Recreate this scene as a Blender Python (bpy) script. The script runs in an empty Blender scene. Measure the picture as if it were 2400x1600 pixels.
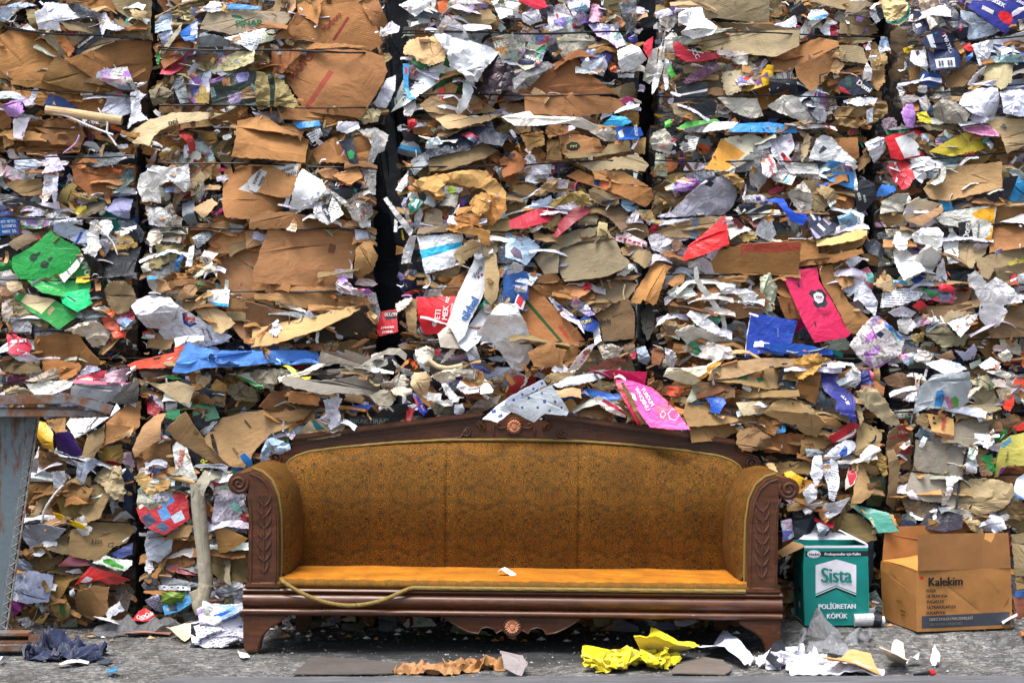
import bpy,bmesh,math,random
from mathutils import Vector,Matrix,Euler,noise
from mathutils.geometry import delaunay_2d_cdt
R=math.radians
rnd=random.Random(7)
SC=bpy.context.scene
COL=SC.collection
F,H,CAMY,WALL=4200.0,1.217,-7.0,0.69
def W(px,py,y):
 d=y-CAMY
 return Vector(((px-1200)*d/F,y,H-(py-800)*d/F))
def lin(h,k=1.0):
 h=h.lstrip('#')
 o=[]
 for i in (0,2,4):
  c=int(h[i:i+2],16)/255
  o.append(k*(c/12.92 if c<=.04045 else ((c+.055)/1.055)**2.4))
 return tuple(o)
class N:
 """small wrapper to write node trees"""
 def __init__(s,name):
  s.m=bpy.data.materials.new(name);s.m.use_nodes=True
  s.t=s.m.node_tree;s.t.nodes.clear()
  s.out=s.t.nodes.new('ShaderNodeOutputMaterial')
 def n(s,typ,**kw):
  nd=s.t.nodes.new('ShaderNode'+typ)
  for k,v in kw.items():
   if k.startswith('i_'):
    key=k[2:].replace('_',' ')
    s.link(v,nd.inputs[key])
   else:setattr(nd,k,v)
  return nd
 def link(s,v,sock):
  if hasattr(v,'is_output'):s.t.links.new(v,sock)
  elif hasattr(v,'outputs'):s.t.links.new(v.outputs[0],sock)
  else:sock.default_value=v
 def math(s,op,a,b=None,c=None):
  nd=s.t.nodes.new('ShaderNodeMath');nd.operation=op
  for i,v in enumerate((a,b,c)):
   if v is not None:s.link(v,nd.inputs[i])
  return nd.outputs[0]
 def mix(s,f,a,b,mode='MIX'):
  nd=s.t.nodes.new('ShaderNodeMix');nd.data_type='RGBA';nd.blend_type=mode
  s.link(f,nd.inputs[0])
  for v,i in ((a,6),(b,7)):
   if isinstance(v,tuple) and len(v)==3:v=(*v,1)
   s.link(v,nd.inputs[i])
  return nd.outputs[2]
 def ramp(s,f,*stops):
  nd=s.t.nodes.new('ShaderNodeValToRGB');e=nd.color_ramp.elements
  while len(e)<len(stops):e.new(.5)
  for x,(p,c) in zip(e,stops):
   x.position=p;x.color=(c,c,c,1) if not isinstance(c,tuple) else (*c,1)
  s.link(f,nd.inputs[0]);return nd.outputs[0]
 def noise(s,vec,scale,detail=4,rough=.6,dist=0):
  nd=s.n('TexNoise');s.link(vec,nd.inputs['Vector'])
  nd.inputs['Scale'].default_value=scale;nd.inputs['Detail'].default_value=detail
  nd.inputs['Roughness'].default_value=rough;nd.inputs['Distortion'].default_value=dist
  return nd.outputs['Fac']
 def bump(s,h,strength,dist=.01,nrm=None):
  nd=s.n('Bump');s.link(h,nd.inputs['Height']);nd.inputs['Strength'].default_value=strength
  nd.inputs['Distance'].default_value=dist
  if nrm is not None:s.link(nrm,nd.inputs['Normal'])
  return nd.outputs[0]
 def coords(s,uv=True):
  c=s.n('TexCoord').outputs['UV' if uv else 'Object']
  oi=s.n('ObjectInfo').outputs['Random']
  v=s.n('VectorMath',operation='ADD');s.link(c,v.inputs[0])
  cb=s.n('CombineXYZ');k=s.math('MULTIPLY',oi,37.0)
  for i in range(3):s.link(k,cb.inputs[i])
  s.link(cb,v.inputs[1]);return v.outputs[0]
 def done(s,base,rough,nrm=None,**kw):
  p=s.n('BsdfPrincipled');s.link(base if not (isinstance(base,tuple) and len(base)==3) else (*base,1),p.inputs['Base Color'])
  s.link(rough,p.inputs['Roughness'])
  if nrm is not None:s.link(nrm,p.inputs['Normal'])
  for k,v in kw.items():s.link(v,p.inputs[k.replace('_',' ')])
  s.t.links.new(p.outputs[0],s.out.inputs[0]);return s.m
def colattr(s):return s.n('Attribute',attribute_name='col').outputs['Color']
def make_mats():
 M={}
 s=N('waste_cardboard');v=s.coords();c=colattr(s)
 big=s.ramp(s.noise(v,5,5,.65),(.25,.72),(.6,1.06))
 st=s.n('Mapping');s.link(v,st.inputs['Vector']);st.inputs['Scale'].default_value=(6,120,1)
 streak=s.ramp(s.noise(st.outputs[0],1.0,3,.6),(.3,.9),(.7,1.06))
 spots=s.ramp(s.noise(v,34,3,.7),(.25,.72),(.45,1.0))
 b=s.mix(1.0,c,big,'MULTIPLY');b=s.mix(1.0,b,streak,'MULTIPLY');b=s.mix(.7,b,spots,'MULTIPLY')
 wv=s.n('TexWave',wave_type='BANDS',bands_direction='Y');s.link(v,wv.inputs['Vector']);wv.inputs['Scale'].default_value=38;wv.inputs['Distortion'].default_value=.25
 nb=s.bump(wv.outputs['Fac'],.12,.003);nb=s.bump(s.noise(v,7,5,.6,.6),.5,.03,nb)
 hs=s.n('HueSaturation');s.link(b,hs.inputs['Color']);hs.inputs['Saturation'].default_value=.93;b=hs.outputs[0]
 M['cb']=s.done(b,.85,nb,Specular_IOR_Level=.25)
 s=N('waste_paper');v=s.coords();c=colattr(s)
 d=s.ramp(s.noise(v,12,5,.7),(.2,.74),(.5,1.04))
 b=s.mix(1.0,c,d,'MULTIPLY')
 vo=s.n('TexVoronoi',feature='DISTANCE_TO_EDGE');s.link(v,vo.inputs['Vector']);vo.inputs['Scale'].default_value=17
 nb=s.bump(s.noise(v,13,5,.6,.8),.8,.035);nb=s.bump(vo.outputs['Distance'],.4,.03,nb)
 M['pp']=s.done(b,.62,nb,Specular_IOR_Level=.35)
 s=N('printed_text_paper');v=s.coords();c=colattr(s)
 sx=s.n('SeparateXYZ');s.link(v,sx.inputs[0])
 ln=s.math('LESS_THAN',s.math('FRACT',s.math('MULTIPLY',sx.outputs[1],95.0)),.5)
 mp=s.n('Mapping');s.link(v,mp.inputs['Vector']);mp.inputs['Scale'].default_value=(140,60,1)
 wd=s.math('GREATER_THAN',s.noise(mp.outputs[0],1.0,1,.5),.47)
 blk=s.math('GREATER_THAN',s.noise(v,9,2,.5),.46)
 f=s.math('MULTIPLY',s.math('MULTIPLY',ln,wd),blk)
 d=s.ramp(s.noise(v,12,5,.7),(.2,.74),(.5,1.04))
 b=s.mix(1.0,s.mix(s.math('MULTIPLY',f,.75),c,(.03,.03,.04)),d,'MULTIPLY')
 nb=s.bump(s.noise(v,12,5,.6,.8),.6,.03)
 M['tx']=s.done(b,.6,nb,Specular_IOR_Level=.35)
 s=N('printed_carton');v=s.coords();c=colattr(s)
 d=s.ramp(s.noise(v,10,5,.7),(.22,.78),(.52,1.03));b=s.mix(1.0,c,d,'MULTIPLY')
 scr=s.math('GREATER_THAN',s.noise(v,60,4,.75),.69);b=s.mix(s.math('MULTIPLY',scr,.3),b,(.6,.58,.55))
 nb=s.bump(s.noise(v,8,5,.6,.7),.5,.03)
 M['ct']=s.done(b,.42,nb,Specular_IOR_Level=.45)
 s=N('box_board');v=s.coords();c=colattr(s)
 b=s.mix(1.0,c,s.ramp(s.noise(v,5,5,.68),(.25,.68),(.65,1.05)),'MULTIPLY')
 b=s.mix(s.ramp(s.noise(v,21,6,.75),(.6,0.),(.72,.35)),b,(.12,.08,.045))
 M['bx']=s.done(b,.6,s.bump(s.noise(v,6,5,.55),.22,.02),Specular_IOR_Level=.3)
 s=N('mixed_print');v=s.coords();c=colattr(s)
 mp=s.n('Mapping');s.link(v,mp.inputs['Vector']);mp.inputs['Scale'].default_value=(19,27,1)
 vo=s.n('TexVoronoi',distance='CHEBYCHEV',feature='F1');s.link(mp.outputs[0],vo.inputs['Vector']);vo.inputs['Scale'].default_value=1;vo.inputs['Randomness'].default_value=.75
 hs=s.n('HueSaturation');s.link(vo.outputs['Color'],hs.inputs['Color']);hs.inputs['Saturation'].default_value=.75;hs.inputs['Value'].default_value=.5
 sp=s.n('SeparateXYZ');s.link(vo.outputs['Color'],sp.inputs[0])
 b=s.mix(s.math('GREATER_THAN',sp.outputs[2],.64),c,hs.outputs[0])
 b=s.mix(s.math('MULTIPLY',s.math('GREATER_THAN',s.noise(v,70,3,.6),.56),.55),b,(.05,.05,.07))
 nb=s.bump(s.noise(v,12,5,.6,.8),.65,.03)
 M['mg']=s.done(b,.4,nb,Specular_IOR_Level=.45)
 s=N('white_plastic_film');v=s.coords();c=colattr(s)
 st=s.n('Mapping');s.link(v,st.inputs['Vector']);st.inputs['Scale'].default_value=(1,.45,1)
 nb=s.bump(s.noise(st.outputs[0],20,5,.6,1.5),.5,.03)
 M['pl']=s.done(c,.42,nb,Specular_IOR_Level=.4,Subsurface_Weight=.0,Sheen_Weight=.1)
 s=N('clear_plastic_film');v=s.coords();c=colattr(s)
 nb=s.bump(s.noise(v,24,6,.62,3.5),1.0,.035)
 al=s.ramp(s.noise(v,16,4,.7,1.5),(.3,.3),(.75,.85))
 M['cp']=s.done(c,.2,nb,Specular_IOR_Level=.7,Alpha=al)
 s=N('cotton_cloth');v=s.coords();c=colattr(s)
 b=s.mix(1.0,c,s.ramp(s.noise(v,8,4,.6),(.25,.7),(.65,1.05)),'MULTIPLY')
 nb=s.bump(s.noise(v,13,4,.55,1.5),.5,.03);nb=s.bump(s.noise(v,420,2,.5),.25,.002,nb)
 M['cl']=s.done(b,.9,nb,Sheen_Weight=.25)
 s=N('black_wire');M['wire']=s.done((.012,.012,.014),.45,None,Metallic=.6)
 s=N('bale_core');v=s.n('TexCoord').outputs['Object']
 mp=s.n('Mapping');s.link(v,mp.inputs['Vector']);mp.inputs['Scale'].default_value=(9,9,26)
 vo=s.n('TexVoronoi',distance='CHEBYCHEV');s.link(mp.outputs[0],vo.inputs['Vector']);vo.inputs['Scale'].default_value=1.4
 sp=s.n('SeparateXYZ');s.link(vo.outputs['Color'],sp.inputs[0])
 b=s.mix(s.ramp(sp.outputs[0],(.3,0.),(.9,1.)),(.09,.055,.025),(.2,.19,.18))
 b=s.mix(s.ramp(sp.outputs[1],(.55,0.),(.6,1.)),b,(.02,.022,.03))
 M['core']=s.done(b,.8,s.bump(s.noise(v,30,5,.6),1.,.03))
 return M
MAT=make_mats()
def link_mesh(name,me,parent=None,loc=None):
 o=bpy.data.objects.new(name,me);COL.objects.link(o)
 if parent is not None:o.parent=parent
 if loc is not None:o.location=loc
 return o
def tag(o,label=None,cat=None,group=None,kind=None):
 if label:o['label']=label
 if cat:o['category']=cat
 if group:o['group']=group
 if kind:o['kind']=kind
 return o
def thing(name,label,cat,loc=(0,0,0),group=None):
 o=bpy.data.objects.new(name,None);COL.objects.link(o);o.location=loc;o.empty_display_size=.1
 return tag(o,label,cat,group)
def finish(me,cols,mats,midx=None,angle=28,smooth=True,uv=None):
 """per-face colours, materials, shading"""
 for m in mats:me.materials.append(m)
 if midx:me.polygons.foreach_set('material_index',midx)
 if cols is not None:
  ca=me.color_attributes.new('col','FLOAT_COLOR','CORNER')
  buf=[]
  for p,c in zip(me.polygons,cols):buf.extend((c[0],c[1],c[2],1.0)*p.loop_total)
  ca.data.foreach_set('color',buf)
 if uv is not None:
  ul=me.uv_layers.new(name='UVMap')
  buf=[]
  vi=[0]*len(me.loops);me.loops.foreach_get('vertex_index',vi)
  for i in vi:buf.extend(uv[i])
  ul.data.foreach_set('uv',buf)
 if smooth:
  me.polygons.foreach_set('use_smooth',[True]*len(me.polygons))
  me.update();me.set_sharp_from_angle(angle=R(angle))
 return me
HMS=[]
TXT={}
def text_geo(body):
 """outline of a line of writing as 2D faces, cap height 1, centred"""
 if body in TXT:return TXT[body]
 cu=bpy.data.curves.new('t','FONT');cu.body=body;cu.size=1.0;cu.resolution_u=3
 ob=bpy.data.objects.new('t',cu);COL.objects.link(ob)
 bpy.context.view_layer.update()
 me=bpy.data.meshes.new_from_object(ob.evaluated_get(bpy.context.evaluated_depsgraph_get()))
 vs=[(v.co.x,v.co.y) for v in me.vertices];fs=[tuple(p.vertices) for p in me.polygons]
 bpy.data.objects.remove(ob);bpy.data.curves.remove(cu);bpy.data.meshes.remove(me)
 if vs:
  x0=min(a for a,b in vs);x1=max(a for a,b in vs);y1=.73
  vs=[((a-(x0+x1)/2)/.73,(b-y1/2)/.73) for a,b in vs]
  fl=[]
  for f in fs:
   a=sum(vs[f[i]][0]*vs[f[(i+1) % len(f)]][1]-vs[f[(i+1) % len(f)]][0]*vs[f[i]][1] for i in range(len(f)))
   fl.append(f if a>0 else f[::-1])
  fs=fl
 TXT[body]=(vs,fs);return TXT[body]
def outline(poly,step,tear,r):
 out=[]
 n=len(poly)
 if sum(poly[i][0]*poly[(i+1) % n][1]-poly[(i+1) % n][0]*poly[i][1] for i in range(n))<0:poly=list(poly)[::-1]
 for i in range(n):
  a,b=Vector(poly[i]),Vector(poly[(i+1) % n])
  L=(b-a).length;k=max(1,int(L/step))
  d=(b-a)/max(L,1e-9);q=Vector((-d.y,d.x))
  for j in range(k):
   p=a+(b-a)*(j/k)
   if tear and j:p=p+q*r.uniform(-tear,tear)
   elif tear:p=p+Vector((r.uniform(-tear,tear),r.uniform(-tear,tear)))*.5
   out.append(p)
 return out
def sheet(name,poly,col,mat='cb',marks=(),texts=(),grid=.035,folds=(),nf=2,k=.12,tilt=(0,0),bulge=0.,na=.006,ns=7.,tear=0.,
   thick=.004,hm=0.,seed=0,uvrot=None,curl=None,parent=None,loc=None,rot=None,offs=None):
 """a sheet with creases, bulge, torn edge and thickness. poly in metres in its own plane (x right, y up); its face looks to -Y"""
 r=random.Random(seed)
 xs=[p[0] for p in poly];ys=[p[1] for p in poly]
 x0,x1,y0,y1=min(xs),max(xs),min(ys),max(ys)
 cx,cy,sw,sh=(x0+x1)/2,(y0+y1)/2,x1-x0,y1-y0
 size=max(sw,sh,.01)
 fl=[(Vector(a),Vector(nrm).normalized(),s,one) for a,nrm,s,one in folds]
 for i in range(nf):
  a=r.uniform(0,math.pi) if r.random()<.6 else r.gauss(math.pi/2,.3)
  c=Vector((cx+r.uniform(-.36,.36)*sw,cy+r.uniform(-.36,.36)*sh))
  fl.append((c,Vector((math.cos(a),math.sin(a))),r.choice((-1,1))*k*r.uniform(.35,1.2),False))
 so=r.uniform(0,90)
 if curl is None:curl=r.uniform(0,math.pi)
 ca,sa=math.cos(curl),math.sin(curl)
 if hm and HMS:
  hg=r.choice(HMS);hn=len(hg);f1,f2,f3,hs=r.random()<.5,r.random()<.5,r.random()<.5,hm*min(size,1.6*min(sw,sh))*.8
  def relief(x,y):
   u,v=min(1,max(0,(x-x0)/max(sw,1e-6))),min(1,max(0,(y-y0)/max(sh,1e-6)))
   if f1:u=1-u
   if f2:v=1-v
   if f3:u,v=v,u
   u=(.1+.8*u)*(hn-1.001);v=(.1+.8*v)*(hn-1.001);i,j=int(u),int(v);u -=i;v -=j
   return hs*((hg[i][j]*(1-u)+hg[i+1][j]*u)*(1-v)+(hg[i][j+1]*(1-u)+hg[i+1][j+1]*u)*v)
 else:relief=None
 def h(x,y):
  v=tilt[0]*(x-cx)+tilt[1]*(y-cy)
  for c,n,s,one in fl:
   d=(x-c.x)*n.x+(y-c.y)*n.y
   v+=s*(max(0,d) if one else abs(d)-.22*size)
  if relief:v+=relief(x,y)
  if bulge:
   t=((x-cx)*ca+(y-cy)*sa)/(size*.5);v+=bulge*(1-t*t)
  if na:v+=na*noise.noise(Vector((x*ns+so,y*ns,so)))+.35*na*noise.noise(Vector((x*ns*3+so,y*ns*3,so)))
  return v
 pts=outline(poly,grid*(.8 if not tear else .5),tear,r)
 vin=list(pts);faces=[list(range(len(pts)))];edges=[]
 cols=[col]
 for mc,mp in marks:
  b=len(vin);q=outline(mp,grid*1.5,0,r);vin+=q;faces.append(list(range(b,b+len(q))));cols.append(mc)
 ex=size*1.5
 for c,n,s,one in fl:
  t=Vector((-n.y,n.x));b=len(vin);vin+=[c-t*ex,c+t*ex];edges.append((b,b+1))
 gx=max(1,int(sw/grid));gy=max(1,int(sh/grid))
 for i in range(gx):
  for j in range(gy):
   vin.append(Vector((x0+(i+.5+r.uniform(-.3,.3))*sw/gx,y0+(j+.5+r.uniform(-.3,.3))*sh/gy)))
 ov,oe,of,_,_,ofs=delaunay_2d_cdt(vin,edges,faces,0,1e-6,True)
 keep=[(f,max(ids)) for f,ids in zip(of,ofs) if 0 in ids]
 used={};vs=[];uv=[]
 ua=uvrot if uvrot is not None else r.uniform(-.5,.5)
 cu,su=math.cos(ua),math.sin(ua)
 def V3(x,y,e=0.):return Vector((x-cx,-h(x,y)-e,y-cy))
 fs=[];fc=[]
 for f,m in keep:
  g=[]
  for i in f:
   if i not in used:
    used[i]=len(vs);p=ov[i];vs.append(V3(p.x,p.y));uv.append(((p.x*cu+p.y*su),(-p.x*su+p.y*cu)))
   g.append(used[i])
  fs.append(tuple(g));fc.append(cols[m])
 if not fs:return None
 nrm=[Vector() for _ in vs];ecount={}
 for f in fs:
  a,b,c=vs[f[0]],vs[f[1]],vs[f[2]];q=(b-a).cross(c-a)
  for i in f:nrm[i]+=q
  for i in range(len(f)):
   e=(f[i],f[(i+1) % len(f)]);ecount[e]=1
 nv=len(vs)
 for i in range(nv):
  q=nrm[i].normalized() if nrm[i].length>0 else Vector((0,-1,0))
  vs.append(vs[i]-q*thick);uv.append(uv[i])
 nf0=len(fs)
 for i in range(nf0):
  fs.append(tuple(j+nv for j in fs[i][::-1]));fc.append(col)
 for (a,b) in ecount:
  if (b,a) not in ecount:
   fs.append((b,a,a+nv,b+nv));fc.append(tuple(min(1,c*1.25) for c in col))
 for tc,body,tx,ty,th,ang,sx in texts:
  tv,tf=text_geo(body);ct,st=math.cos(ang),math.sin(ang)
  for q,sh in enumerate((0,-.055,.055)):
   b=len(vs)
   for (a,c) in tv:
    a=(a+sh)*th*sx;c=(c+(q==1)*.03)*th
    X,Y=tx+a*ct-c*st,ty+a*st+c*ct
    vs.append(V3(X,Y,.0055+.0004*q));uv.append((X,Y))
   for f in tf:fs.append(tuple(i+b for i in f));fc.append(tc)
 me=bpy.data.meshes.new(name);me.from_pydata(vs,[],fs)
 finish(me,fc,[MAT[mat]],uv=uv,angle=20 if mat in ('cb','ct') else 32)
 o=link_mesh(name,me,parent)
 if loc is not None:
  o.location=Vector(loc)
 else:o.location=Vector((cx,0,cy))
 if rot is not None:o.rotation_euler=rot
 return o
def tube(name,pts,rad,col,mat='pp',seg=14,parent=None,sq=1.,wob=0.,cap=True,thick=0,seed=0,twist=None):
 """tube along points; rad a number or a list; sq flattens it. twist=(lobes, turns per metre, depth) for rope"""
 r=random.Random(seed);n=len(pts);pts=[Vector(p) for p in pts]
 rad=rad if isinstance(rad,(list,tuple)) else [rad]*n
 vs=[];fs=[];uv=[];up=None;s=0.
 for i,p in enumerate(pts):
  t=(pts[min(i+1,n-1)]-pts[max(i-1,0)]).normalized()
  if up is None:up=Vector((0,-1,0)) if abs(t.y)<.9 else Vector((0,0,1))
  a=(up-t*up.dot(t)).normalized();up=a;b=t.cross(a)
  if i:s+=(p-pts[i-1]).length
  for j in range(seg):
   th=2*math.pi*j/seg;q=rad[i]
   if twist:q*=1+twist[2]*abs(math.cos(twist[0]*.5*(th-2*math.pi*twist[1]*s)))
   if wob:q*=1+wob*noise.noise(Vector((math.cos(th)*1.3+seed,math.sin(th)*1.3,s*14)))
   vs.append(p+a*math.cos(th)*q*sq+b*math.sin(th)*q);uv.append((s,th*q))
 for i in range(n-1):
  for j in range(seg):
   k=(j+1) % seg;fs.append((i*seg+j,i*seg+k,(i+1)*seg+k,(i+1)*seg+j))
 if thick:
  m=len(vs)
  for e,d in ((n-1,1),(0,-1)):
   c=pts[e];t=(pts[min(e+1,n-1)]-pts[max(e-1,0)]).normalized()*d
   b0=len(vs)
   for j in range(seg):vs.append(c+(vs[e*seg+j]-c)*.8);uv.append((0,0))
   for j in range(seg):vs.append(c+(vs[e*seg+j]-c)*.8-t*rad[e]*3);uv.append((0,0))
   for j in range(seg):
    k=(j+1) % seg
    fs.append((e*seg+j,e*seg+k,b0+k,b0+j));fs.append((b0+j,b0+k,b0+seg+k,b0+seg+j))
   fs.append(tuple(b0+seg+j for j in range(seg)))
 elif cap:
  fs.append(tuple(range(seg))[::-1]);fs.append(tuple((n-1)*seg+j for j in range(seg)))
 me=bpy.data.meshes.new(name);me.from_pydata(vs,[],fs)
 bm=bmesh.new();bm.from_mesh(me);bmesh.ops.recalc_face_normals(bm,faces=bm.faces);bm.to_mesh(me);bm.free()
 finish(me,[col]*len(me.polygons),[MAT[mat] if isinstance(mat,str) else mat],uv=uv,angle=40)
 return link_mesh(name,me,parent)
BALES={}
ROWS=[(-310,284),(288,838),(846,1468)]
COLS=[[(-260,348),(354,912),(940,1512),(1534,2066),(2104,2680)],
  [(-260,322),(328,884),(932,1508),(1516,2036),(2050,2680)],
  [(-260,318),(326,922),(928,1502),(1508,2072),(2084,2680)]]
BNAMES=[['brown cardboard bale in the top row, leftmost column','brown carton bale in the top row, left of the dark gap',
   'pale colourful waste bale in the top row, right of the dark gap','mixed cardboard bale in the top row under the torn white bag','white and navy paper bale in the top right corner'],
   ['mixed paper bale in the middle row beside the green carton','brown cardboard bale in the middle row, left of the black gap',
   'mixed grey board bale in the middle row, right of the black gap','mixed waste bale in the middle row around the pink folder','white paper bale in the middle row, rightmost column'],
   ['brown paper bale in the bottom row behind the steel frame','brown cardboard bale in the bottom row by the left sofa arm','waste bale in the bottom row hidden behind the sofa back',
   'brown board bale in the bottom row by the right sofa arm','beige board bale in the bottom row behind the two open boxes']]
BR,WH,GY,DK,CO=0,1,2,3,4
MIXES=[[(.62,.14,.1,.08,.06),(.6,.16,.1,.08,.06),(.3,.32,.16,.08,.14),(.42,.22,.12,.14,.1),(.24,.4,.12,.16,.08)],
   [(.38,.3,.12,.12,.08),(.55,.24,.12,.05,.04),(.46,.26,.14,.06,.08),(.36,.3,.12,.12,.1),(.32,.42,.1,.06,.1)],
   [(.58,.2,.12,.06,.04),(.56,.2,.12,.08,.04),(.56,.2,.12,.06,.06),(.56,.22,.1,.08,.04),(.54,.28,.12,.04,.02)]]
BROWNS=['#a8723c','#9a6835','#8c5e30','#b5824c','#a58358','#b3946a','#8a6f4a','#7c5730','#c19a68','#6e5232','#988058','#ae7638']
WHITES=['#f1f1f3','#e6e7ee','#dcdde8','#eeeae0','#d5d8e6','#f5f5f5','#e2dfe9','#cfd3df']
GREYS=['#a9a7a3','#8d8c8c','#b9b4a8','#7e8288','#9a948a','#c3c0bb']
DARKS=['#1b1e28','#24262c','#141c34','#2b2a2e','#1a2a46','#332a28']
COLOURS=['#b3202c','#1f56b4','#1e7e46','#d8b020','#cf3f7c','#5a2f86','#2b8fc4','#d8602c','#b08fc8','#8c1f30','#2a9a8a','#e04848']
VARY=lambda c,r,a=.16:tuple(max(.004,min(.9,x*r.uniform(1-a,1+a))) for x in c)
ALB=.86
def bale_at(px,py):
 r=0 if py<286 else 1 if py<842 else 2
 c=0
 for i in range(1,5):
  if px>(COLS[r][i-1][1]+COLS[r][i][0])/2:c=i
 return BALES[(r,c)]
def adopt(o,parent):
 if o is None:return
 o.parent=parent;o.location=o.location-parent.location
 return o
WIRES={(0,0):[(5,70,342,92,2),(38,208,330,226,1)],(0,1):[(358,116,900,122,2),(360,246,895,254,1)],(0,2):[(945,78,1480,76,2),(945,222,1470,224,1)],
   (0,3):[(1540,72,2065,86,1),(1540,226,2070,226,1)],(0,4):[(2120,112,2560,66,1),(2110,222,2560,188,1)],
   (1,0):[(-40,658,320,652,1),(-40,508,300,515,2),(-20,780,180,776,1),(20,372,310,366,1)],(1,1):[(330,534,880,538,1),(340,690,870,678,2),(340,380,860,392,1)],
   (1,2):[(940,552,1500,525,1),(940,682,1500,650,1),(940,806,1490,800,1),(940,396,1480,376,1)],
   (1,3):[(1520,506,2030,502,1),(1520,642,2030,644,1),(1520,376,2010,382,1)],(1,4):[(2060,378,2560,348,1),(2060,536,2560,520,1),(2060,672,2560,668,1),(2060,798,2560,792,1)],
   (2,0):[(-40,902,170,890,1),(-40,1395,300,1384,1),(30,1226,310,1222,1)],(2,1):[(340,962,900,966,1),(330,1110,600,1104,1),(330,1262,580,1258,1)],
   (2,2):[(940,1000,1490,996,1),(940,1180,1490,1176,1)],(2,3):[(1520,930,2060,906,1),(1750,1088,2060,1060,1),(1840,1212,2060,1206,1)],
   (2,4):[(2090,968,2560,962,1),(2090,1106,2560,1116,1),(2090,1250,2560,1234,1)]}
def build_bales():
 for r in range(3):
  for c in range(5):
   x0,x1=COLS[r][c];y0,y1=ROWS[r]
   a=W(x0,y1,WALL);b=W(x1,y0,WALL)
   base=Vector(((a.x+b.x)/2,WALL+.5,max(0,a.z)))
   t=thing('waste_bale',BNAMES[r][c],'waste bale',base,'pressed waste bales stacked in the wall');BALES[(r,c)]=t
   bm=bmesh.new();nx,ny,nz=22,8,22
   w,d,hgt=b.x-a.x-.02,1.0,b.z-max(0,a.z)+.004
   bmesh.ops.create_grid(bm,x_segments=1,y_segments=1,size=.5);bm.clear()
   bmesh.ops.create_cube(bm,size=1);bmesh.ops.subdivide_edges(bm,edges=bm.edges[:],cuts=19,use_grid_fill=True)
   for v in bm.verts:
    p=Vector((v.co.x*w,v.co.y*d,v.co.z*hgt))
    q=noise.noise(p*5+Vector((r*9,c*5,0)));q2=noise.noise(Vector((p.x*9,p.y*9,p.z*30+c*7+r)))
    k=(q*.03+q2*.022-.035)
    e=min(1.,max(abs(v.co.x),abs(v.co.z))*2)
    p.y+=(-k+max(0,e-.8)*.12)*(1 if v.co.y<0 else -1);p.x*=1-.04*(v.co.y*2 if False else 0)
    p.x+=k*.5*(1 if v.co.x>0 else -1)
    v.co=p
   me=bpy.data.meshes.new('pressed_core');bm.to_mesh(me);bm.free()
   finish(me,None,[MAT['core']],angle=30)
   o=link_mesh('pressed_core',me);o.location=(base.x,WALL+.56+.003*r,base.z+hgt/2-.002);adopt(o,t)
   for (ax,ay,bx,by,n) in WIRES[(r,c)]:
    for q in range(n):
     pts=[]
     for i in range(25):
      f=i/24;px=ax+(bx-ax)*f;py=ay+(by-ay)*f+2.2*math.sin(f*9+ax)+(4*math.sin(f*3.1) if q else 0)-15*q*(1-f)*.4
      e=min(f,1-f)
      pts.append(W(px,py,WALL-.105-.012*math.sin(f*21+ay)+max(0,.06-e)*2.2))
     adopt(tube('baling_wire',pts,.0033,(0,0,0),'wire',6),t)
KIND={
 'cb':('cardboard_sheet','cardboard','cb',.0045,3,.19,.011,1.4),'pp':('paper_sheet','paper','pp',.0015,6,.36,.011,1.0),
 'tx':('printed_paper','paper','tx',.0015,4,.28,.01,.8),'ct':('printed_carton','carton','ct',.003,3,.18,.008,.8),
 'mg':('magazine_page','magazine','mg',.002,5,.32,.011,1.0),'pl':('plastic_bag','plastic bag','pl',.001,7,.42,.022,1.4),
 'cp':('clear_film','plastic film','cp',.001,5,.3,.016,1.0),'cl':('cloth_rag','cloth','cl',.004,3,.3,.02,.8),
 'kp':('crumpled_paper','paper','pp',.0015,11,.65,.016,1.6),'kb':('crumpled_cardboard','cardboard','cb',.003,10,.6,.016,2.2)}
COVER={}
CELL=10
def inside(p,poly):
 c=False;n=len(poly);j=n-1
 for i in range(n):
  if (poly[i][1]>p[1]) !=(poly[j][1]>p[1]) and p[0]<(poly[j][0]-poly[i][0])*(p[1]-poly[i][1])/(poly[j][1]-poly[i][1])+poly[i][0]:c=not c
  j=i
 return c
def cover(poly,d=0.,f=0):
 x0=int(min(p[0] for p in poly)//CELL);x1=int(max(p[0] for p in poly)//CELL)+1
 y0=int(min(p[1] for p in poly)//CELL);y1=int(max(p[1] for p in poly)//CELL)+1
 for i in range(x0,x1):
  for j in range(y0,y1):
   if inside(((i+.5)*CELL,(j+.5)*CELL),poly) and COVER.get((i,j),(0,-1,0))[1]<=d:COVER[(i,j)]=(SEED[0],d,f)
TILE=[0,0];COUNT=[0]
def tile(n):TILE[0]=n % 4*600;TILE[1]=n//4*400;COUNT[0]=0
def pp(s):
 a=[float(x) for x in s.split()]
 return [(TILE[0]+a[i]*10/3.92,TILE[1]+a[i+1]*10/3.92) for i in range(0,len(a),2)]
def opts(s):
 d={}
 for w in s.split():
  i=1
  while i<len(w) and w[i].isalpha():i+=1
  d[w[:i]]=float(w[i:])
 return d
SEED=[100]
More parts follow.
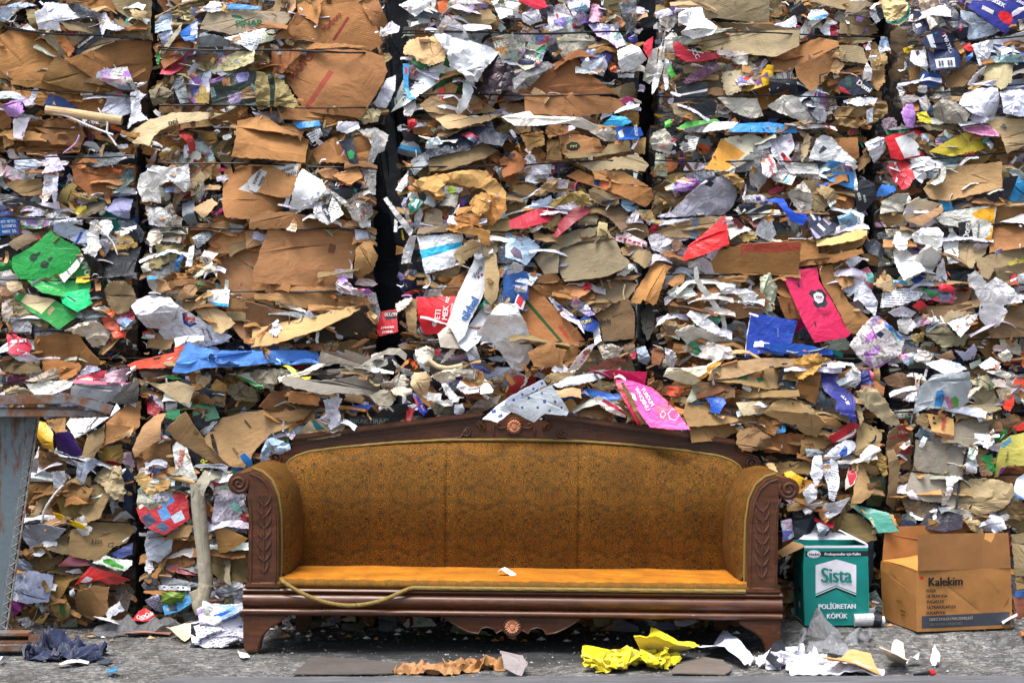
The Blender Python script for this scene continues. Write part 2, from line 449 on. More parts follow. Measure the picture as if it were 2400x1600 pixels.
def T(kind,col,poly,label=None,o='',marks=(),texts=(),name=None,cat=None,folds=(),group=None):
 nm,ct,mat,th,nf,k,na,tear=KIND[kind]
 q=opts(o);SEED[0]+=1;COUNT[0]+=1;r=random.Random(SEED[0])
 y=WALL-q.get('d',3.5+.28*COUNT[0])/100
 px=pp(poly);cover(px,WALL-y,len(texts)+len(marks))
 m=4200/(y-CAMY)
 def w2(p):v=W(p[0],p[1],y);return (v.x,v.z)
 P=[w2(p) for p in px]
 mk=[(tuple(x*ALB for x in lin(c)),[w2(p) for p in pp(s)]) for c,s in marks]
 tx=[]
 for t in texts:
  c,body,u,v,hgt,ang,sx=t
  p=w2(pp(f'{u} {v}')[0]);tx.append((tuple(x*ALB for x in lin(c)),body,p[0],p[1],hgt*10/3.92/m,R(ang),sx))
 fo=[]
 for f in folds:
  a=f.split();e=[Vector(w2(p)) for p in pp(' '.join(a[:4]))];t=e[1]-e[0]
  fo.append((e[0],Vector((-t.y,t.x)),-float(a[4]),True))
 hm=q.get('h',1.15 if 'v' in q else {'kp':1.1,'kb':1.0,'pl':.9,'cp':.9,'cl':.9,'pp':.5,'tx':.38,'mg':.5}.get(kind,.16))
 if tx:hm*=.25;na*=.5
 size=max(max(p[0] for p in P)-min(p[0] for p in P),max(p[1] for p in P)-min(p[1] for p in P))
 ob=sheet(name or nm,P,tuple(x*ALB for x in lin(col)),mat,mk,tx,grid=q.get('g',max(.9,min(3,size*100/(15 if hm>.3 or tx else 8))))/100,hm=hm,folds=fo,nf=int(q.get('n',nf)) if hm<.8 else 2,k=q.get('k',k) if hm<.8 else .15,
    tilt=(-q.get('r',r.uniform(-.3,.3)),-q.get('u',r.uniform(-.3,.5))),bulge=q.get('b',r.uniform(0,2.4))/100,na=q.get('N',na*1000)/1000,tear=q.get('t',tear)/m,thick=th,seed=SEED[0],
    curl=q.get('c',None) and R(q['c']))
 if ob is None:return
 ob.location.y=y
 if label:tag(ob,label,cat or ct,group)
 else:
  cx=sum(p[0] for p in px)/len(px);cy=sum(p[1] for p in px)/len(px);adopt(ob,bale_at(cx,cy))
 return ob
def TB(col,line,rad,label=None,o='',kind='pp',name='cardboard_tube',cat='tube',**kw):
 """roll or tube along a traced line"""
 q=opts(o);SEED[0]+=1;COUNT[0]+=1
 y=WALL-q.get('d',5+.28*COUNT[0])/100
 px=pp(line);m=4200/(y-CAMY)
 n=max(2,int(q.get('n',6)));pts=[]
 for i in range(len(px)-1):
  for j in range(n):
   f=j/n;pts.append(W(px[i][0]+(px[i+1][0]-px[i][0])*f,px[i][1]+(px[i+1][1]-px[i][1])*f,y))
 pts.append(W(*px[-1],y))
 for it in range(3):
  pts=[pts[0]]+[(pts[i-1]+pts[i]*2+pts[i+1])/4 for i in range(1,len(pts)-1)]+[pts[-1]]
 rr=rad*10/3.92/m
 c=sum((Vector(p) for p in pts),Vector())/len(pts)
 ob=tube(name,[p-c for p in pts],rr,tuple(x*ALB for x in lin(col)),kind,seed=SEED[0],wob=q.get('w',.12),sq=q.get('q',1),**kw)
 ob.location=c
 if label:tag(ob,label,cat)
 else:
  p=px[len(px)//2];adopt(ob,bale_at(*p))
 return ob
def sofa_materials():
 def wood(name,c1,c2):
  s=N(name);v=s.n('TexCoord').outputs['Object']
  mp=s.n('Mapping');s.link(v,mp.inputs['Vector']);mp.inputs['Scale'].default_value=(2.2,14,14)
  g=s.noise(mp.outputs[0],3.2,6,.62,1.2)
  b=s.mix(s.ramp(g,(.32,0.),(.7,1.)),c1,c2)
  dust=s.ramp(s.noise(v,26,5,.7),(.55,0.),(.85,.3));b=s.mix(dust,b,(.17,.1,.07))
  mq=s.n('Mapping');s.link(v,mq.inputs['Vector']);mq.inputs['Scale'].default_value=(7,60,90)
  scr=s.math('GREATER_THAN',s.noise(mq.outputs[0],1.6,3,.75),.735);b=s.mix(s.math('MULTIPLY',scr,.7),b,(.42,.33,.28))
  nb=s.bump(g,.12,.004)
  return s.done(b,s.ramp(s.noise(v,9,4,.6),(.3,.22),(.7,.48)),nb,Coat_Weight=.12,Coat_Roughness=.25,Specular_IOR_Level=.35)
 W1=wood('dark_varnished_wood',(.036,.0115,.0045),(.105,.034,.013))
 s=N('worn_pale_wood');v=s.n('TexCoord').outputs['Object']
 WP=s.done(s.mix(s.noise(v,60,4),(.42,.15,.07),(.6,.27,.15)),.5)
 def fabric(name,worn):
  s=N(name);uvn=s.n('TexCoord').outputs['UV']
  sp=s.n('SeparateXYZ');
  wn=s.n('TexNoise');s.link(uvn,wn.inputs['Vector']);wn.inputs['Scale'].default_value=14
  P,Q=.40,.285
  wq=s.n('VectorMath',operation='SCALE');wo=s.n('VectorMath',operation='SUBTRACT');s.link(wn.outputs['Color'],wo.inputs[0]);wo.inputs[1].default_value=(.5,.5,.5);s.link(wo,wq.inputs[0]);wq.inputs['Scale'].default_value=.03
  ws=s.n('VectorMath',operation='SCALE');s.link(uvn,ws.inputs[0]);ws.inputs['Scale'].default_value=1.45;wa=s.n('VectorMath',operation='ADD');s.link(ws,wa.inputs[0]);s.link(wq,wa.inputs[1]);s.link(wa.outputs[0],sp.inputs[0])
  a=s.math('PINGPONG',s.math('ADD',sp.outputs[0],10*P),P/2)
  vv=s.math('MULTIPLY',s.math('FRACT',s.math('DIVIDE',s.math('ADD',sp.outputs[1],3.03),Q)),Q)
  cb=s.n('CombineXYZ');s.link(a,cb.inputs[0]);s.link(vv,cb.inputs[1])
  n1=s.noise(cb,19,2.5,.55,2.2)
  l1=s.math('ABSOLUTE',s.math('SUBTRACT',s.math('FRACT',s.math('MULTIPLY',n1,14.0)),.5))
  line=s.math('GREATER_THAN',l1,.26)
  n2=s.noise(cb,62,2,.6,1.0)
  line2=s.math('LESS_THAN',s.math('ABSOLUTE',s.math('SUBTRACT',n2,.5)),.022)
  leaf=s.math('GREATER_THAN',s.noise(cb,22,3,.6,.8),.53)
  base_dark=s.math('MAXIMUM',line,s.math('MULTIPLY',line2,leaf))
  incirc=None;sl=None
  for (cx,cy,rr,sg,pitch) in ((.034,.25,.026,1,.012),(.112,.178,.024,-1,.011),(.055,.075,.03,-1,.0125),(.158,.055,.022,1,.011),(.165,.24,.02,1,.01),(.05,.155,.016,1,.009)):
   dx=s.math('SUBTRACT',a,cx);dy=s.math('SUBTRACT',vv,cy)
   r_=s.math('SQRT',s.math('ADD',s.math('MULTIPLY',dx,dx),s.math('MULTIPLY',dy,dy)))
   th=s.math('DIVIDE',s.math('ARCTAN2',dy,dx),2*math.pi*sg)
   f=s.math('ABSOLUTE',s.math('SUBTRACT',s.math('FRACT',s.math('SUBTRACT',s.math('DIVIDE',r_,pitch),th)),.5))
   on=s.math('LESS_THAN',r_,rr);ln=s.math('MULTIPLY',on,s.math('GREATER_THAN',f,.36))
   incirc=on if incirc is None else s.math('MAXIMUM',incirc,on)
   sl=ln if sl is None else s.math('MAXIMUM',sl,ln)
  dark=s.math('MAXIMUM',s.math('MULTIPLY',s.math('SUBTRACT',1.0,s.math('MULTIPLY',incirc,.55)),base_dark),sl)
  big=s.noise(uvn,5,4,.6)
  gold=s.mix(s.ramp(big,(.3,0.),(.7,1.)),(.15,.058,.006),(.25,.104,.011))
  ground=s.mix(s.math('MULTIPLY',leaf,.5),gold,(.10,.058,.012))
  ground=s.mix(s.math('MULTIPLY',incirc,.3),ground,gold)
  mp=s.n('Mapping');s.link(uvn,mp.inputs['Vector']);mp.inputs['Scale'].default_value=(60,700,1)
  thr=s.ramp(s.noise(mp.outputs[0],1,2,.6),(.3,.72),(.7,1.15))
  amt=.8
  if worn:
   w=s.ramp(s.noise(uvn,11,5,.7),(.42,0.),(.58,.9))
   edge=s.ramp(sp.outputs[1],(.0,0.),(.01,0.))
   fr=s.math('LESS_THAN',s.math('ADD',sp.outputs[1],s.math('MULTIPLY',s.noise(uvn,20,3),.045)),worn*1.6)
   amt=s.math('MAXIMUM',s.math('MULTIPLY',w,.6),s.math('MULTIPLY',fr,.75))
   ground=s.mix(s.math('MULTIPLY',fr,1.0),s.mix(s.ramp(big,(.3,0.),(.75,1.)),(.27,.092,.007),(.56,.205,.015)),ground)
   b=s.mix(s.math('MULTIPLY',dark,amt),ground,(.075,.045,.012))
  else:
   wear=s.ramp(s.noise(uvn,4.5,5,.65),(.3,.75),(.55,1.))
   b=s.mix(s.math('MULTIPLY',s.math('MULTIPLY',dark,.95),wear),ground,(.014,.011,.006))
  b=s.mix(1.0,b,thr,'MULTIPLY')
  nb=s.bump(dark,-.25,.003);nb=s.bump(s.noise(uvn,500,2),.2,.002,nb);nb=s.bump(s.noise(uvn,7,3),.3,.02,nb)
  return s.done(b,.82,nb,Specular_IOR_Level=.12)
 FA=fabric('golden_damask',0);FS=fabric('worn_gold_upholstery',.055)
 s=N('gold_cord');v=s.n('TexCoord').outputs['UV']
 FC=s.done(s.mix(s.noise(v,90,3),(.10,.065,.012),(.25,.165,.035)),.8)
 return W1,WP,FA,FS,FC
def build_sofa():
 WOOD,PALE,FAB,SEAT,CORD=sofa_materials()
 root=thing('sofa','old carved wooden sofa with golden damask upholstery standing before the bales','sofa',(0,0,.004))
 root.rotation_euler=(0,.0105,0);C=math.cos(.0105);S_=math.sin(.0105)
 def loc(p):
  p=Vector(p)-root.location;return Vector((p.x*C-p.z*S_,p.y,p.x*S_+p.z*C))
 def lp(px,py,y):return loc(W(px,py,y))
 def put(o,label=None):o.parent=root;tag(o,label);return o
 def mesh(name,vs,fs,mat,uv=None,angle=35,recalc=True,bevel=0,par=None):
  me=bpy.data.meshes.new(name);me.from_pydata([tuple(v) for v in vs],[],fs)
  if recalc:
   bm=bmesh.new();bm.from_mesh(me)
   if bevel:
    es=[e for e in bm.edges if len(e.link_faces)==2 and e.calc_face_angle(0)>1.0]
    bmesh.ops.bevel(bm,geom=es,offset=bevel,segments=2,affect='EDGES',clamp_overlap=True)
   bmesh.ops.recalc_face_normals(bm,faces=bm.faces);bm.to_mesh(me);bm.free()
  finish(me,None,[mat],uv=uv,angle=angle)
  o=link_mesh(name,me);o.parent=par or root;return o
 def prism(name,out,y0,y1,mat,bevel=.006,par=None):
  n=len(out);vs=[(x,y0,z) for x,z in out]+[(x,y1,z) for x,z in out]
  fs=[tuple(range(n)),tuple(range(2*n-1,n-1,-1))]+[(i,i+n,(i+1) % n+n,(i+1) % n) for i in range(n)]
  return mesh(name,vs,fs,mat,bevel=bevel,par=par)
 def rtube(name,pts,r,mat,seg=10,par=None,**kw):
  o=tube(name,pts,r,(0,0,0),mat,seg,**kw);o.parent=par or root;return o
 def spiral(cx,cz,r0,turns,y,sgn,a0,tail=()):
  pts=[]
  n=int(26*turns)
  for i in range(n+1):
   f=i/n;a=a0+sgn*f*turns*2*math.pi;q=r0*(.16+.84*f);pts.append(Vector((cx+q*math.cos(a),y,cz+q*math.sin(a))))
  return pts+[Vector((x,y,z)) for x,z in tail]
 prof=[(.56,.137),(-.012,.137),(-.022,.142),(-.025,.150),(-.022,.158),(-.012,.163),(-.004,.166),(-.012,.172),(-.02,.182),(-.022,.196),(-.018,.208),(-.008,.217),(.001,.221),(-.008,.225),(-.013,.232),(-.010,.239),(0,.243),(.56,.243)]
 xs=[-1.052,1.052];vs=[];fs=[];n=len(prof)
 for x in xs:vs+=[(x,y,z) for y,z in prof]
 fs=[(i,(i+1) % n,(i+1) % n+n,i+n) for i in range(n)]+[tuple(range(n)),tuple(range(2*n-1,n-1,-1))]
 mesh('base_rail',vs,fs,WOOD,angle=50)
 vs=[];fs=[];uv=[]
 nx=90;sec=[(-.001,.244,0),(-.008,.252,.01),(-.008,.262,.02),(.001,.272,.032),(.02,.279,.055),(.08,.283,.12),(.2,.282,.24),(.34,.279,.38),(.5,.274,.54),(.6,.27,.64)]
 for i in range(nx+1):
  x=-.985+1.97*i/nx
  for (y,z,t) in sec:
   dz=.008*noise.noise(Vector((x*3,y*4,0)))+.003*noise.noise(Vector((x*9,y*9,4)))-.006*math.cos(x*1.6)*min(1,y*5) if y>.03 else .0015*noise.noise(Vector((x*7,0,1)))
   vs.append((x,y,z+dz));uv.append((x,t))
 m=len(sec)
 for i in range(nx):
  for j in range(m-1):fs.append((i*m+j,(i+1)*m+j,(i+1)*m+j+1,i*m+j+1))
 mesh('seat',vs,fs,SEAT,uv=uv,recalc=False,angle=80)
 def top(x):
  x=abs(x);k=[(0,.796),(.28,.792),(.5,.779),(.72,.757),(.86,.737),(.915,.718),(.95,.694),(.972,.655),(.984,.6)]
  for (a,b),(c,d) in zip(k,k[1:]):
   if x<=c:return b+(d-b)*(x-a)/(c-a)
  return .6
 def BY(z):t=(z-.255)/.54;return .475+.01*t-.062*math.sin(math.pi*min(1,t*.98)**1.25)+.03*max(0,t-.5)
 xs=sorted(set([round(-.984+1.968*i/150,4) for i in range(151)]+[s*(.275+d) for s in (-1,1) for d in (-.012,-.005,0,.005,.012)]))
 vs=[];fs=[];uv=[];nt=34
 for x in xs:
  zt=top(x)
  for j in range(nt+1):
   t=j/nt;z=.255+(zt-.255)*(1-(1-t)**1.25)
   e=max(0,(z-(zt-.07))/.07)
   y=BY(z)+.06*e**2.6
   ex=max(0,(abs(x)-.92)/.064);y+=.05*ex**2
   y+=.010*math.exp(-((abs(x)-.275)/.008)**2)-.004*math.sin((abs(x) % .55)*6)
   vs.append((x,y,z));uv.append((x,z+.008))
 m=nt+1
 for i in range(len(xs)-1):
  for j in range(nt):fs.append((i*m+j,(i+1)*m+j,(i+1)*m+j+1,i*m+j+1))
 mesh('back_cushion',vs,fs,FAB,uv=uv,recalc=False,angle=80)
 for s in (-1,1):
  rtube('seam_piping',[Vector((s*.275,BY(z)+.0085+.06*max(0,(z-(top(.275)-.07))/.07)**2.6,z)) for z in [.27+.5*i/20 for i in range(21)]],.0028,CORD,6)
 rtube('back_cord',[Vector((x,.535,top(x)+.004)) for x in [-.975+1.95*i/120 for i in range(121)]],.0055,CORD,8,twist=(2,70,.25))
 half=[(0,.905),(.028,.903),(.044,.896),(.066,.884),(.084,.88),(.1,.889),(.118,.88),(.134,.88),(.14,.906),(.93,.798),(.938,.772),(.965,.757),(1.0,.75),(1.03,.74),(1.045,.712),(1.037,.684),(1.012,.668),(.965,.668),(.94,.62),(.92,.45)]
 out=[(-x,z) for x,z in half[::-1]][:-1]+half
 crest=prism('crest_rail',out[::-1],.56,.605,WOOD,.004)
 for s in (-1,1):
  for (o0,o1,d0,z0) in ((-.012,.018,-.026,0),(-.03,-.014,-.012,0)):
   A=[(s*.128,.906),(s*.938,.797)];q=[(A[0][0],A[0][1]+o0),(A[1][0],A[1][1]+o0),(A[1][0],A[1][1]+o1-.006),(A[0][0],A[0][1]+o1-.006)]
   if s<0:q=q[::-1]
   prism('crest_moulding',q,.56+d0,.602 if d0<-.02 else .5595,WOOD,.007)
  rtube('volute',spiral(s*1.008,.709,.031,1.7,.557,s,math.pi/2 if s>0 else math.pi/2,()),.0065,WOOD,8)
  rtube('crest_edge',[Vector((s*x,.558,z)) for x,z in ((.932,.775),(.945,.762),(.972,.75),(1.0,.744),(1.024,.734),(1.037,.712),(1.03,.688),(1.01,.676),(.97,.675))],.005,WOOD,8)
  rtube('carved_scroll',spiral(s*.203,.828,.02,1.4,.557,-s,-math.pi/2+.4,((s*.225,.806),(s*.26,.8),(s*.31,.799))),.0055,WOOD,8)
  o=rtube('carved_leaf',[Vector((s*x,.556,z)) for x,z in ((.155,.876),(.14,.868),(.128,.857),(.124,.845),(.13,.836))],[.009,.011,.009,.007,.003],WOOD,8)
  rtube('carved_leaf',[Vector((s*x,.556,z)) for x,z in ((.165,.868),(.15,.858),(.142,.846),(.146,.835))],[.007,.008,.006,.003],WOOD,8)
  rtube('carved_leaf',[Vector((s*x,.557,z)) for x,z in ((.035,.85),(.06,.846),(.075,.856),(.07,.868),(.058,.866))],[.004,.006,.006,.005,.003],WOOD,8)
  rtube('carved_leaf',[Vector((s*x,.557,z)) for x,z in ((.084,.862),(.088,.84),(.083,.815))],[.003,.006,.003],WOOD,8)
 def rosette(cx,cz,y,r,par=None):
  vs=[(cx,y-.014,cz)];fs=[];ns=48
  for q,h,lob in ((.3,-.014,0),(.36,-.008,.0),(.75,-.015,.05),(.97,-.006,.06),(1.0,0,.0)):
   for j in range(ns):
    a=2*math.pi*j/ns;w=r*q*(1+lob*math.cos(16*a));hh=h*(1-.35*lob/.06*(math.cos(16*a)<-.2))
    vs.append((cx+w*math.cos(a),y+hh,cz+w*math.sin(a)))
  for j in range(ns):fs.append((0,1+j,1+(j+1) % ns))
  for k in range(4):
   for j in range(ns):
    a,b=1+k*ns+j,1+k*ns+(j+1) % ns;fs.append((a,b,b+ns,a+ns))
  o=mesh('rosette',vs,fs,PALE,angle=25)
  rtube('rosette_ring',[Vector((cx+r*1.12*math.cos(2*math.pi*j/40),y-.002,cz+r*1.12*math.sin(2*math.pi*j/40))) for j in range(41)],.005,WOOD,8)
 rosette(0,.855,.56,.03);
 for s in (-1,1):
  cx,cz,rv=1.073,.648,.043
  scroll=[(cx+rv*math.cos(a),cz+rv*math.sin(a)) for a in [math.radians(110-i*20) for i in range(16)]]
  post=[(.915,.243),(.915,.40),(.918,.52),(.93,.60),(.955,.655),(.99,.685),(1.03,.698)]+scroll+[(1.04,.585),(1.034,.55),(1.032,.243)]
  post=[(s*x,z) for x,z in post]
  if s>0:post=post[::-1]
  pst=prism('arm_post',post,-.006,.055,WOOD,.006)
  def pt(*l,y=-.0075):return [Vector((s*x,y,z)) for x,z in l]
  rtube('volute',spiral(s*cx,cz,.037,1.8,-.007,-s,math.pi/2-s*.3),.0062,WOOD,8,par=pst)
  rtube('post_moulding',pt((.926,.262),(.926,.40),(.929,.52),(.941,.598),(.965,.648),(.995,.674),(1.03,.687)),.004,WOOD,8,par=pst)
  rtube('post_moulding',pt((1.022,.262),(1.022,.5),(1.024,.55),(1.03,.585),(1.045,.612)),.004,WOOD,8,par=pst)
  rtube('post_moulding',pt((.926,.258),(1.022,.258)),.004,WOOD,8,par=pst)
  x0=.972
  rtube('carved_stem',pt((x0,.30),(x0,.40),(x0+.003,.5),(x0+.008,.585)),.0035,WOOD,6,par=pst)
  for i,z in enumerate((.30,.345,.385,.43,.475,.52,.56)):
   for q in (-1,1):
    w=.028 if i !=0 else .02
    rtube('carved_leaf',pt((x0,z),(x0+q*w*.5,z+.012),(x0+q*w*.9,z+.032),(x0+q*w*.8,z+.05)),[.002,.0055,.005,.0015],WOOD,6,par=pst)
  prism('post_block',[(s*a,b) for a,b in ((.905,.243),(1.045,.243),(1.045,.256),(.905,.256))][::s],-.016,.07,WOOD,.004)
  sec=[(.888,.262,0),(.874,.32,1),(.868,.42,1),(.872,.52,1),(.886,.595,1),(.918,.655,.8),(.962,.69,.4),(1.01,.703,.1),(1.05,.703,.05),(1.09,.685,0),(1.108,.65,0),(1.094,.617,0),(1.062,.602,0),(1.038,.58,0),(1.03,.5,0),(1.03,.3,0),(1.03,.15,0)]
  P=[]
  for i in range(len(sec)-1):
   for j in range(4):f=j/4;P.append([a+(b-a)*f for a,b in zip(sec[i],sec[i+1])])
  P.append(list(sec[-1]))
  for it in range(2):P=[P[0]]+[[(a+2*b+c)/4 for a,b,c in zip(P[i-1],P[i],P[i+1])] for i in range(1,len(P)-1)]+[P[-1]]
  vs=[];fs=[];uv=[];L=[0.]
  for i in range(1,len(P)):L.append(L[-1]+math.hypot(P[i][0]-P[i-1][0],P[i][1]-P[i-1][1]))
  ny=16
  for j in range(ny+1):
   y=.05+.53*j/ny;e=min(1,(j/ny)/.22);b=math.sin(e*math.pi/2)
   for i,(x,z,w) in enumerate(P):
    xx=x+(1-b)*.042*min(1,w) if w>0 else x-(1-b)*.004
    zz=z-(1-b)*.012*(1 if z>.65 else 0)
    vs.append((s*xx,y,zz));uv.append((.5*s+y,L[i]))
  m=len(P)
  for j in range(ny):
   for i in range(m-1):
    q=(j*m+i,j*m+i+1,(j+1)*m+i+1,(j+1)*m+i);fs.append(q if s>0 else q[::-1])
  mesh('arm_upholstery',vs,fs,FAB,uv=uv,recalc=False,angle=80)
  rtube('arm_cord',[Vector((s*x,.05,z)) for x,z in ((.911,.262),(.911,.4),(.914,.52),(.926,.602),(.952,.66),(.99,.692),(1.03,.704))],.005,CORD,8,twist=(2,70,.25))
  o1=[(.88,.137),(.888,.122),(.905,.108),(.945,.085),(.972,.058),(.984,.03),(.988,0),(1.042,0),(1.046,.02),(1.05,.06),(1.05,.1),(1.05,.137)]
  dz=.019*s if s<0 else .0
  lo=-1.04*math.sin(.0105)*s*-1
  drop=(s*1.02*.0105)
  L1=[(s*x,z if z>.1 else drop+(z/.1)*(.1-drop)) for x,z in o1]
  prism('front_leg',L1 if s<0 else L1[::-1],-.012,.07,WOOD,.006)
  o2=[(.83,.137),(.835,.08),(.85,.0),(.905,.0),(.91,.08),(.91,.137)]
  L2=[(s*x,z if z>.1 else drop+(z/.1)*(.1-drop)) for x,z in o2]
  prism('rear_leg',L2 if s<0 else L2[::-1],.5,.56,WOOD,.006)
 ha=[(0,.052),(.012,.054),(.022,.07),(.04,.083),(.062,.07),(.072,.086),(.098,.094),(.12,.088),(.132,.068),(.17,.074),(.2,.088),(.235,.108),(.262,.128),(.285,.14)]
 out=[(-x,z) for x,z in ha[::-1]][:-1]+ha
 prism('apron',out,.0,.03,WOOD,.003)
 rtube('apron_edge',[Vector((x,-.001,z+.004)) for x,z in out],.0035,WOOD,6)
 rosette(0,.1,-.002,.03)
 a=[lp(658,1356,-.012),lp(668,1366,-.03),lp(700,1386,-.036),lp(730,1400,-.038),lp(762,1411,-.038),lp(795,1417,-.038),(lp(822,1419,-.038)),lp(858,1416,-.038),lp(900,1406,-.037),lp(938,1388,-.03),lp(958,1379,-.018),lp(972,1377,-.013)]
 b=[Vector((-.36+(.912+.36)*i/30,-.0125,.2485)) for i in range(1,31)]
 pts=[]
 for i in range(len(a)-1):
  for j in range(5):pts.append(a[i]+(a[i+1]-a[i])*j/5)
 pts.append(a[-1])
 for it in range(3):pts=[pts[0]]+[(pts[i-1]+pts[i]*2+pts[i+1])/4 for i in range(1,len(pts)-1)]+[pts[-1]]
 full=[]
 for p,q in zip(pts+b,(pts+b)[1:]):
  k=max(1,int((q-p).length/.004))
  full+=[p+(q-p)*j/k for j in range(k)]
 o=rtube('trim_cord',full,.0072,CORD,10,twist=(2,62,.3));tag(o,'gold twisted trim cord hanging loose at its left end')
 return root
def drop_cloths(specs,frames=46):
 """specs: (key, width, depth, shrink x, shrink y, stiffness, seed, n). Each sheet is bunched up, let fall on a floor, and its settled shape kept"""
 objs=[];me=bpy.data.meshes.new('floor');me.from_pydata([(-30,-9,0),(60,-9,0),(60,9,0),(-30,9,0)],[],[(0,1,2,3)])
 fl=bpy.data.objects.new('floor',me);COL.objects.link(fl);fl.modifiers.new('c','COLLISION');fl.collision.thickness_outer=.004;fl.collision.cloth_friction=30
 for q,(key,w,d,sx,sy,st,seed,n,*fq) in enumerate(specs):
  fq=fq[0] if fq else 1.
  r=random.Random(seed);m=max(6,int(n*d/w));vs=[];fs=[];uv=[]
  for i in range(n+1):
   for j in range(m+1):
    u,v=i/n-.5,j/m-.5
    a=noise.noise(Vector((u*4*fq+seed,v*4*fq,1.)));b=noise.noise(Vector((u*4*fq+seed,v*4*fq,7.)))
    c=noise.noise(Vector((u*5*fq+seed,v*5*fq,3.)))+.6*fq*noise.noise(Vector((u*11+seed,v*11,5.)))
    ex=w*(1-sx);ey=d*(1-sy)
    vs.append((u*w*sx+a*ex*.2+q*1.5,v*d*sy+b*ey*.2,.07+c*.42*(ex+ey)*.5));uv.append((u*w,v*d))
  for i in range(n):
   for j in range(m):k=i*(m+1)+j;fs.append((k,k+m+1,k+m+2,k+1))
  me=bpy.data.meshes.new('c');me.from_pydata(vs,[],fs);o=bpy.data.objects.new('c',me);COL.objects.link(o)
  c=o.modifiers.new('cloth','CLOTH');s=c.settings;s.quality=6;s.mass=.5;s.tension_stiffness=s.compression_stiffness=22;s.shear_stiffness=12;s.bending_stiffness=st;s.air_damping=3
  k=c.collision_settings;k.use_self_collision=True;k.self_distance_min=.006;k.distance_min=.006;k.collision_quality=2
  c.point_cache.frame_start=1;c.point_cache.frame_end=frames;objs.append((key,o,q,uv,fs))
 for f in range(1,frames+1):SC.frame_set(f)
 dg=bpy.context.evaluated_depsgraph_get();out={}
 for key,o,q,uv,fs in objs:
  m=o.evaluated_get(dg).to_mesh();out[key]=([(v.co.x-q*1.5,v.co.y,v.co.z) for v in m.vertices],fs,uv);o.evaluated_get(dg).to_mesh_clear()
 for key,o,q,uv,fs in objs:bpy.data.objects.remove(o)
 bpy.data.objects.remove(fl);SC.frame_set(1);return out
DROPPED={}
def relief_maps():
 """the upper surface of each settled sheet as a grid of heights: the creases that other crushed sheets take"""
 for key in ('yellow','navy','white','white2','blue','soft','soft2','soft3','bag'):
  vs,fs,uv=DROPPED[key];n=34;x0,x1=min(v[0] for v in vs),max(v[0] for v in vs);y0,y1=min(v[1] for v in vs),max(v[1] for v in vs)
  g=[[None]*n for _ in range(n)];k=1/max(x1-x0,y1-y0)
  for f in fs:
   A,B,C_,D=(vs[i] for i in f)
   for i in range(4):
    for j in range(4):
     u,v=i/3,j/3;P=[(A[q]*(1-u)+B[q]*u)*(1-v)+(D[q]*(1-u)+C_[q]*u)*v for q in range(3)]
     a,b=min(n-1,int((P[0]-x0)/(x1-x0)*n)),min(n-1,int((P[1]-y0)/(y1-y0)*n))
     if g[a][b] is None or P[2]*k>g[a][b]:g[a][b]=P[2]*k
  for it in range(12):
   for a in range(n):
    for b in range(n):
     if g[a][b] is None:
      w=[g[c][d] for c,d in ((a+1,b),(a-1,b),(a,b+1),(a,b-1)) if 0<=c<n and 0<=d<n and g[c][d] is not None]
      if w:g[a][b]=sum(w)/len(w)
  m=sum(z or 0 for r_ in g for z in r_)/n/n;HMS.append([[(z or 0)-m for z in r_] for r_ in g])
def dropped(key,name,label,cat,kind,col,px0,px1,py,hscale=1.,rot=0.,thick=.003,y0=None):
 vs,fs,uv=DROPPED[key]
 if kind in ('pl','cp'):
  nb=[set() for _ in vs]
  for f in fs:
   for i in range(4):nb[f[i]].add(f[i-1]);nb[f[i-1]].add(f[i])
  for it in range(3):vs=[tuple((vs[i][c]+sum(vs[j][c] for j in nb[i])/len(nb[i]))/2 for c in range(3)) for i in range(len(vs))]
 a,b=(gp(px0,py),gp(px1,py)) if y0 is None else (W(px0,py,y0),W(px1,py,y0))
 ca,sa=math.cos(rot),math.sin(rot);P=[(x*ca-y*sa,x*sa+y*ca,z) for x,y,z in vs]
 x0=min(p[0] for p in P);x1=max(p[0] for p in P);y0=min(p[1] for p in P);k=(b.x-a.x)/(x1-x0);zb=min(p[2] for p in P)
 cx,cy=(a.x+b.x)/2,a.y
 Q=[((p[0]-(x0+x1)/2)*k,(p[1]-y0)*k,(p[2]-zb)*k*hscale) for p in P]
 Q=[(x,y,z+(gz(cx+x,cy+y)+.003 if y0 is None else a.z)) for x,y,z in Q]
 me=bpy.data.meshes.new(name);me.from_pydata(Q,[],fs);n=len(Q)
 me.update();nr=[v.normal.copy() for v in me.vertices]
 V=Q+[tuple(Vector(q)-m*thick) for q,m in zip(Q,nr)];E={}
 for f in fs:
  for i in range(4):E[(f[i],f[(i+1) % 4])]=1
 F_=list(fs)+[tuple(i+n for i in f[::-1]) for f in fs]+[(b_,a_,a_+n,b_+n) for (a_,b_) in E if (b_,a_) not in E]
 me2=bpy.data.meshes.new(name);me2.from_pydata(V,[],F_);bpy.data.meshes.remove(me)
 finish(me2,[tuple(x*ALB for x in lin(col))]*len(F_),[MAT[kind]],uv=uv+uv,angle=60 if kind in ('cl','pl','cp') else 26)
 o=link_mesh(name,me2);o.location=(cx,cy,0);return tag(o,label,cat)
def wall_items():wall_top();wall_middle();wall_bottom()
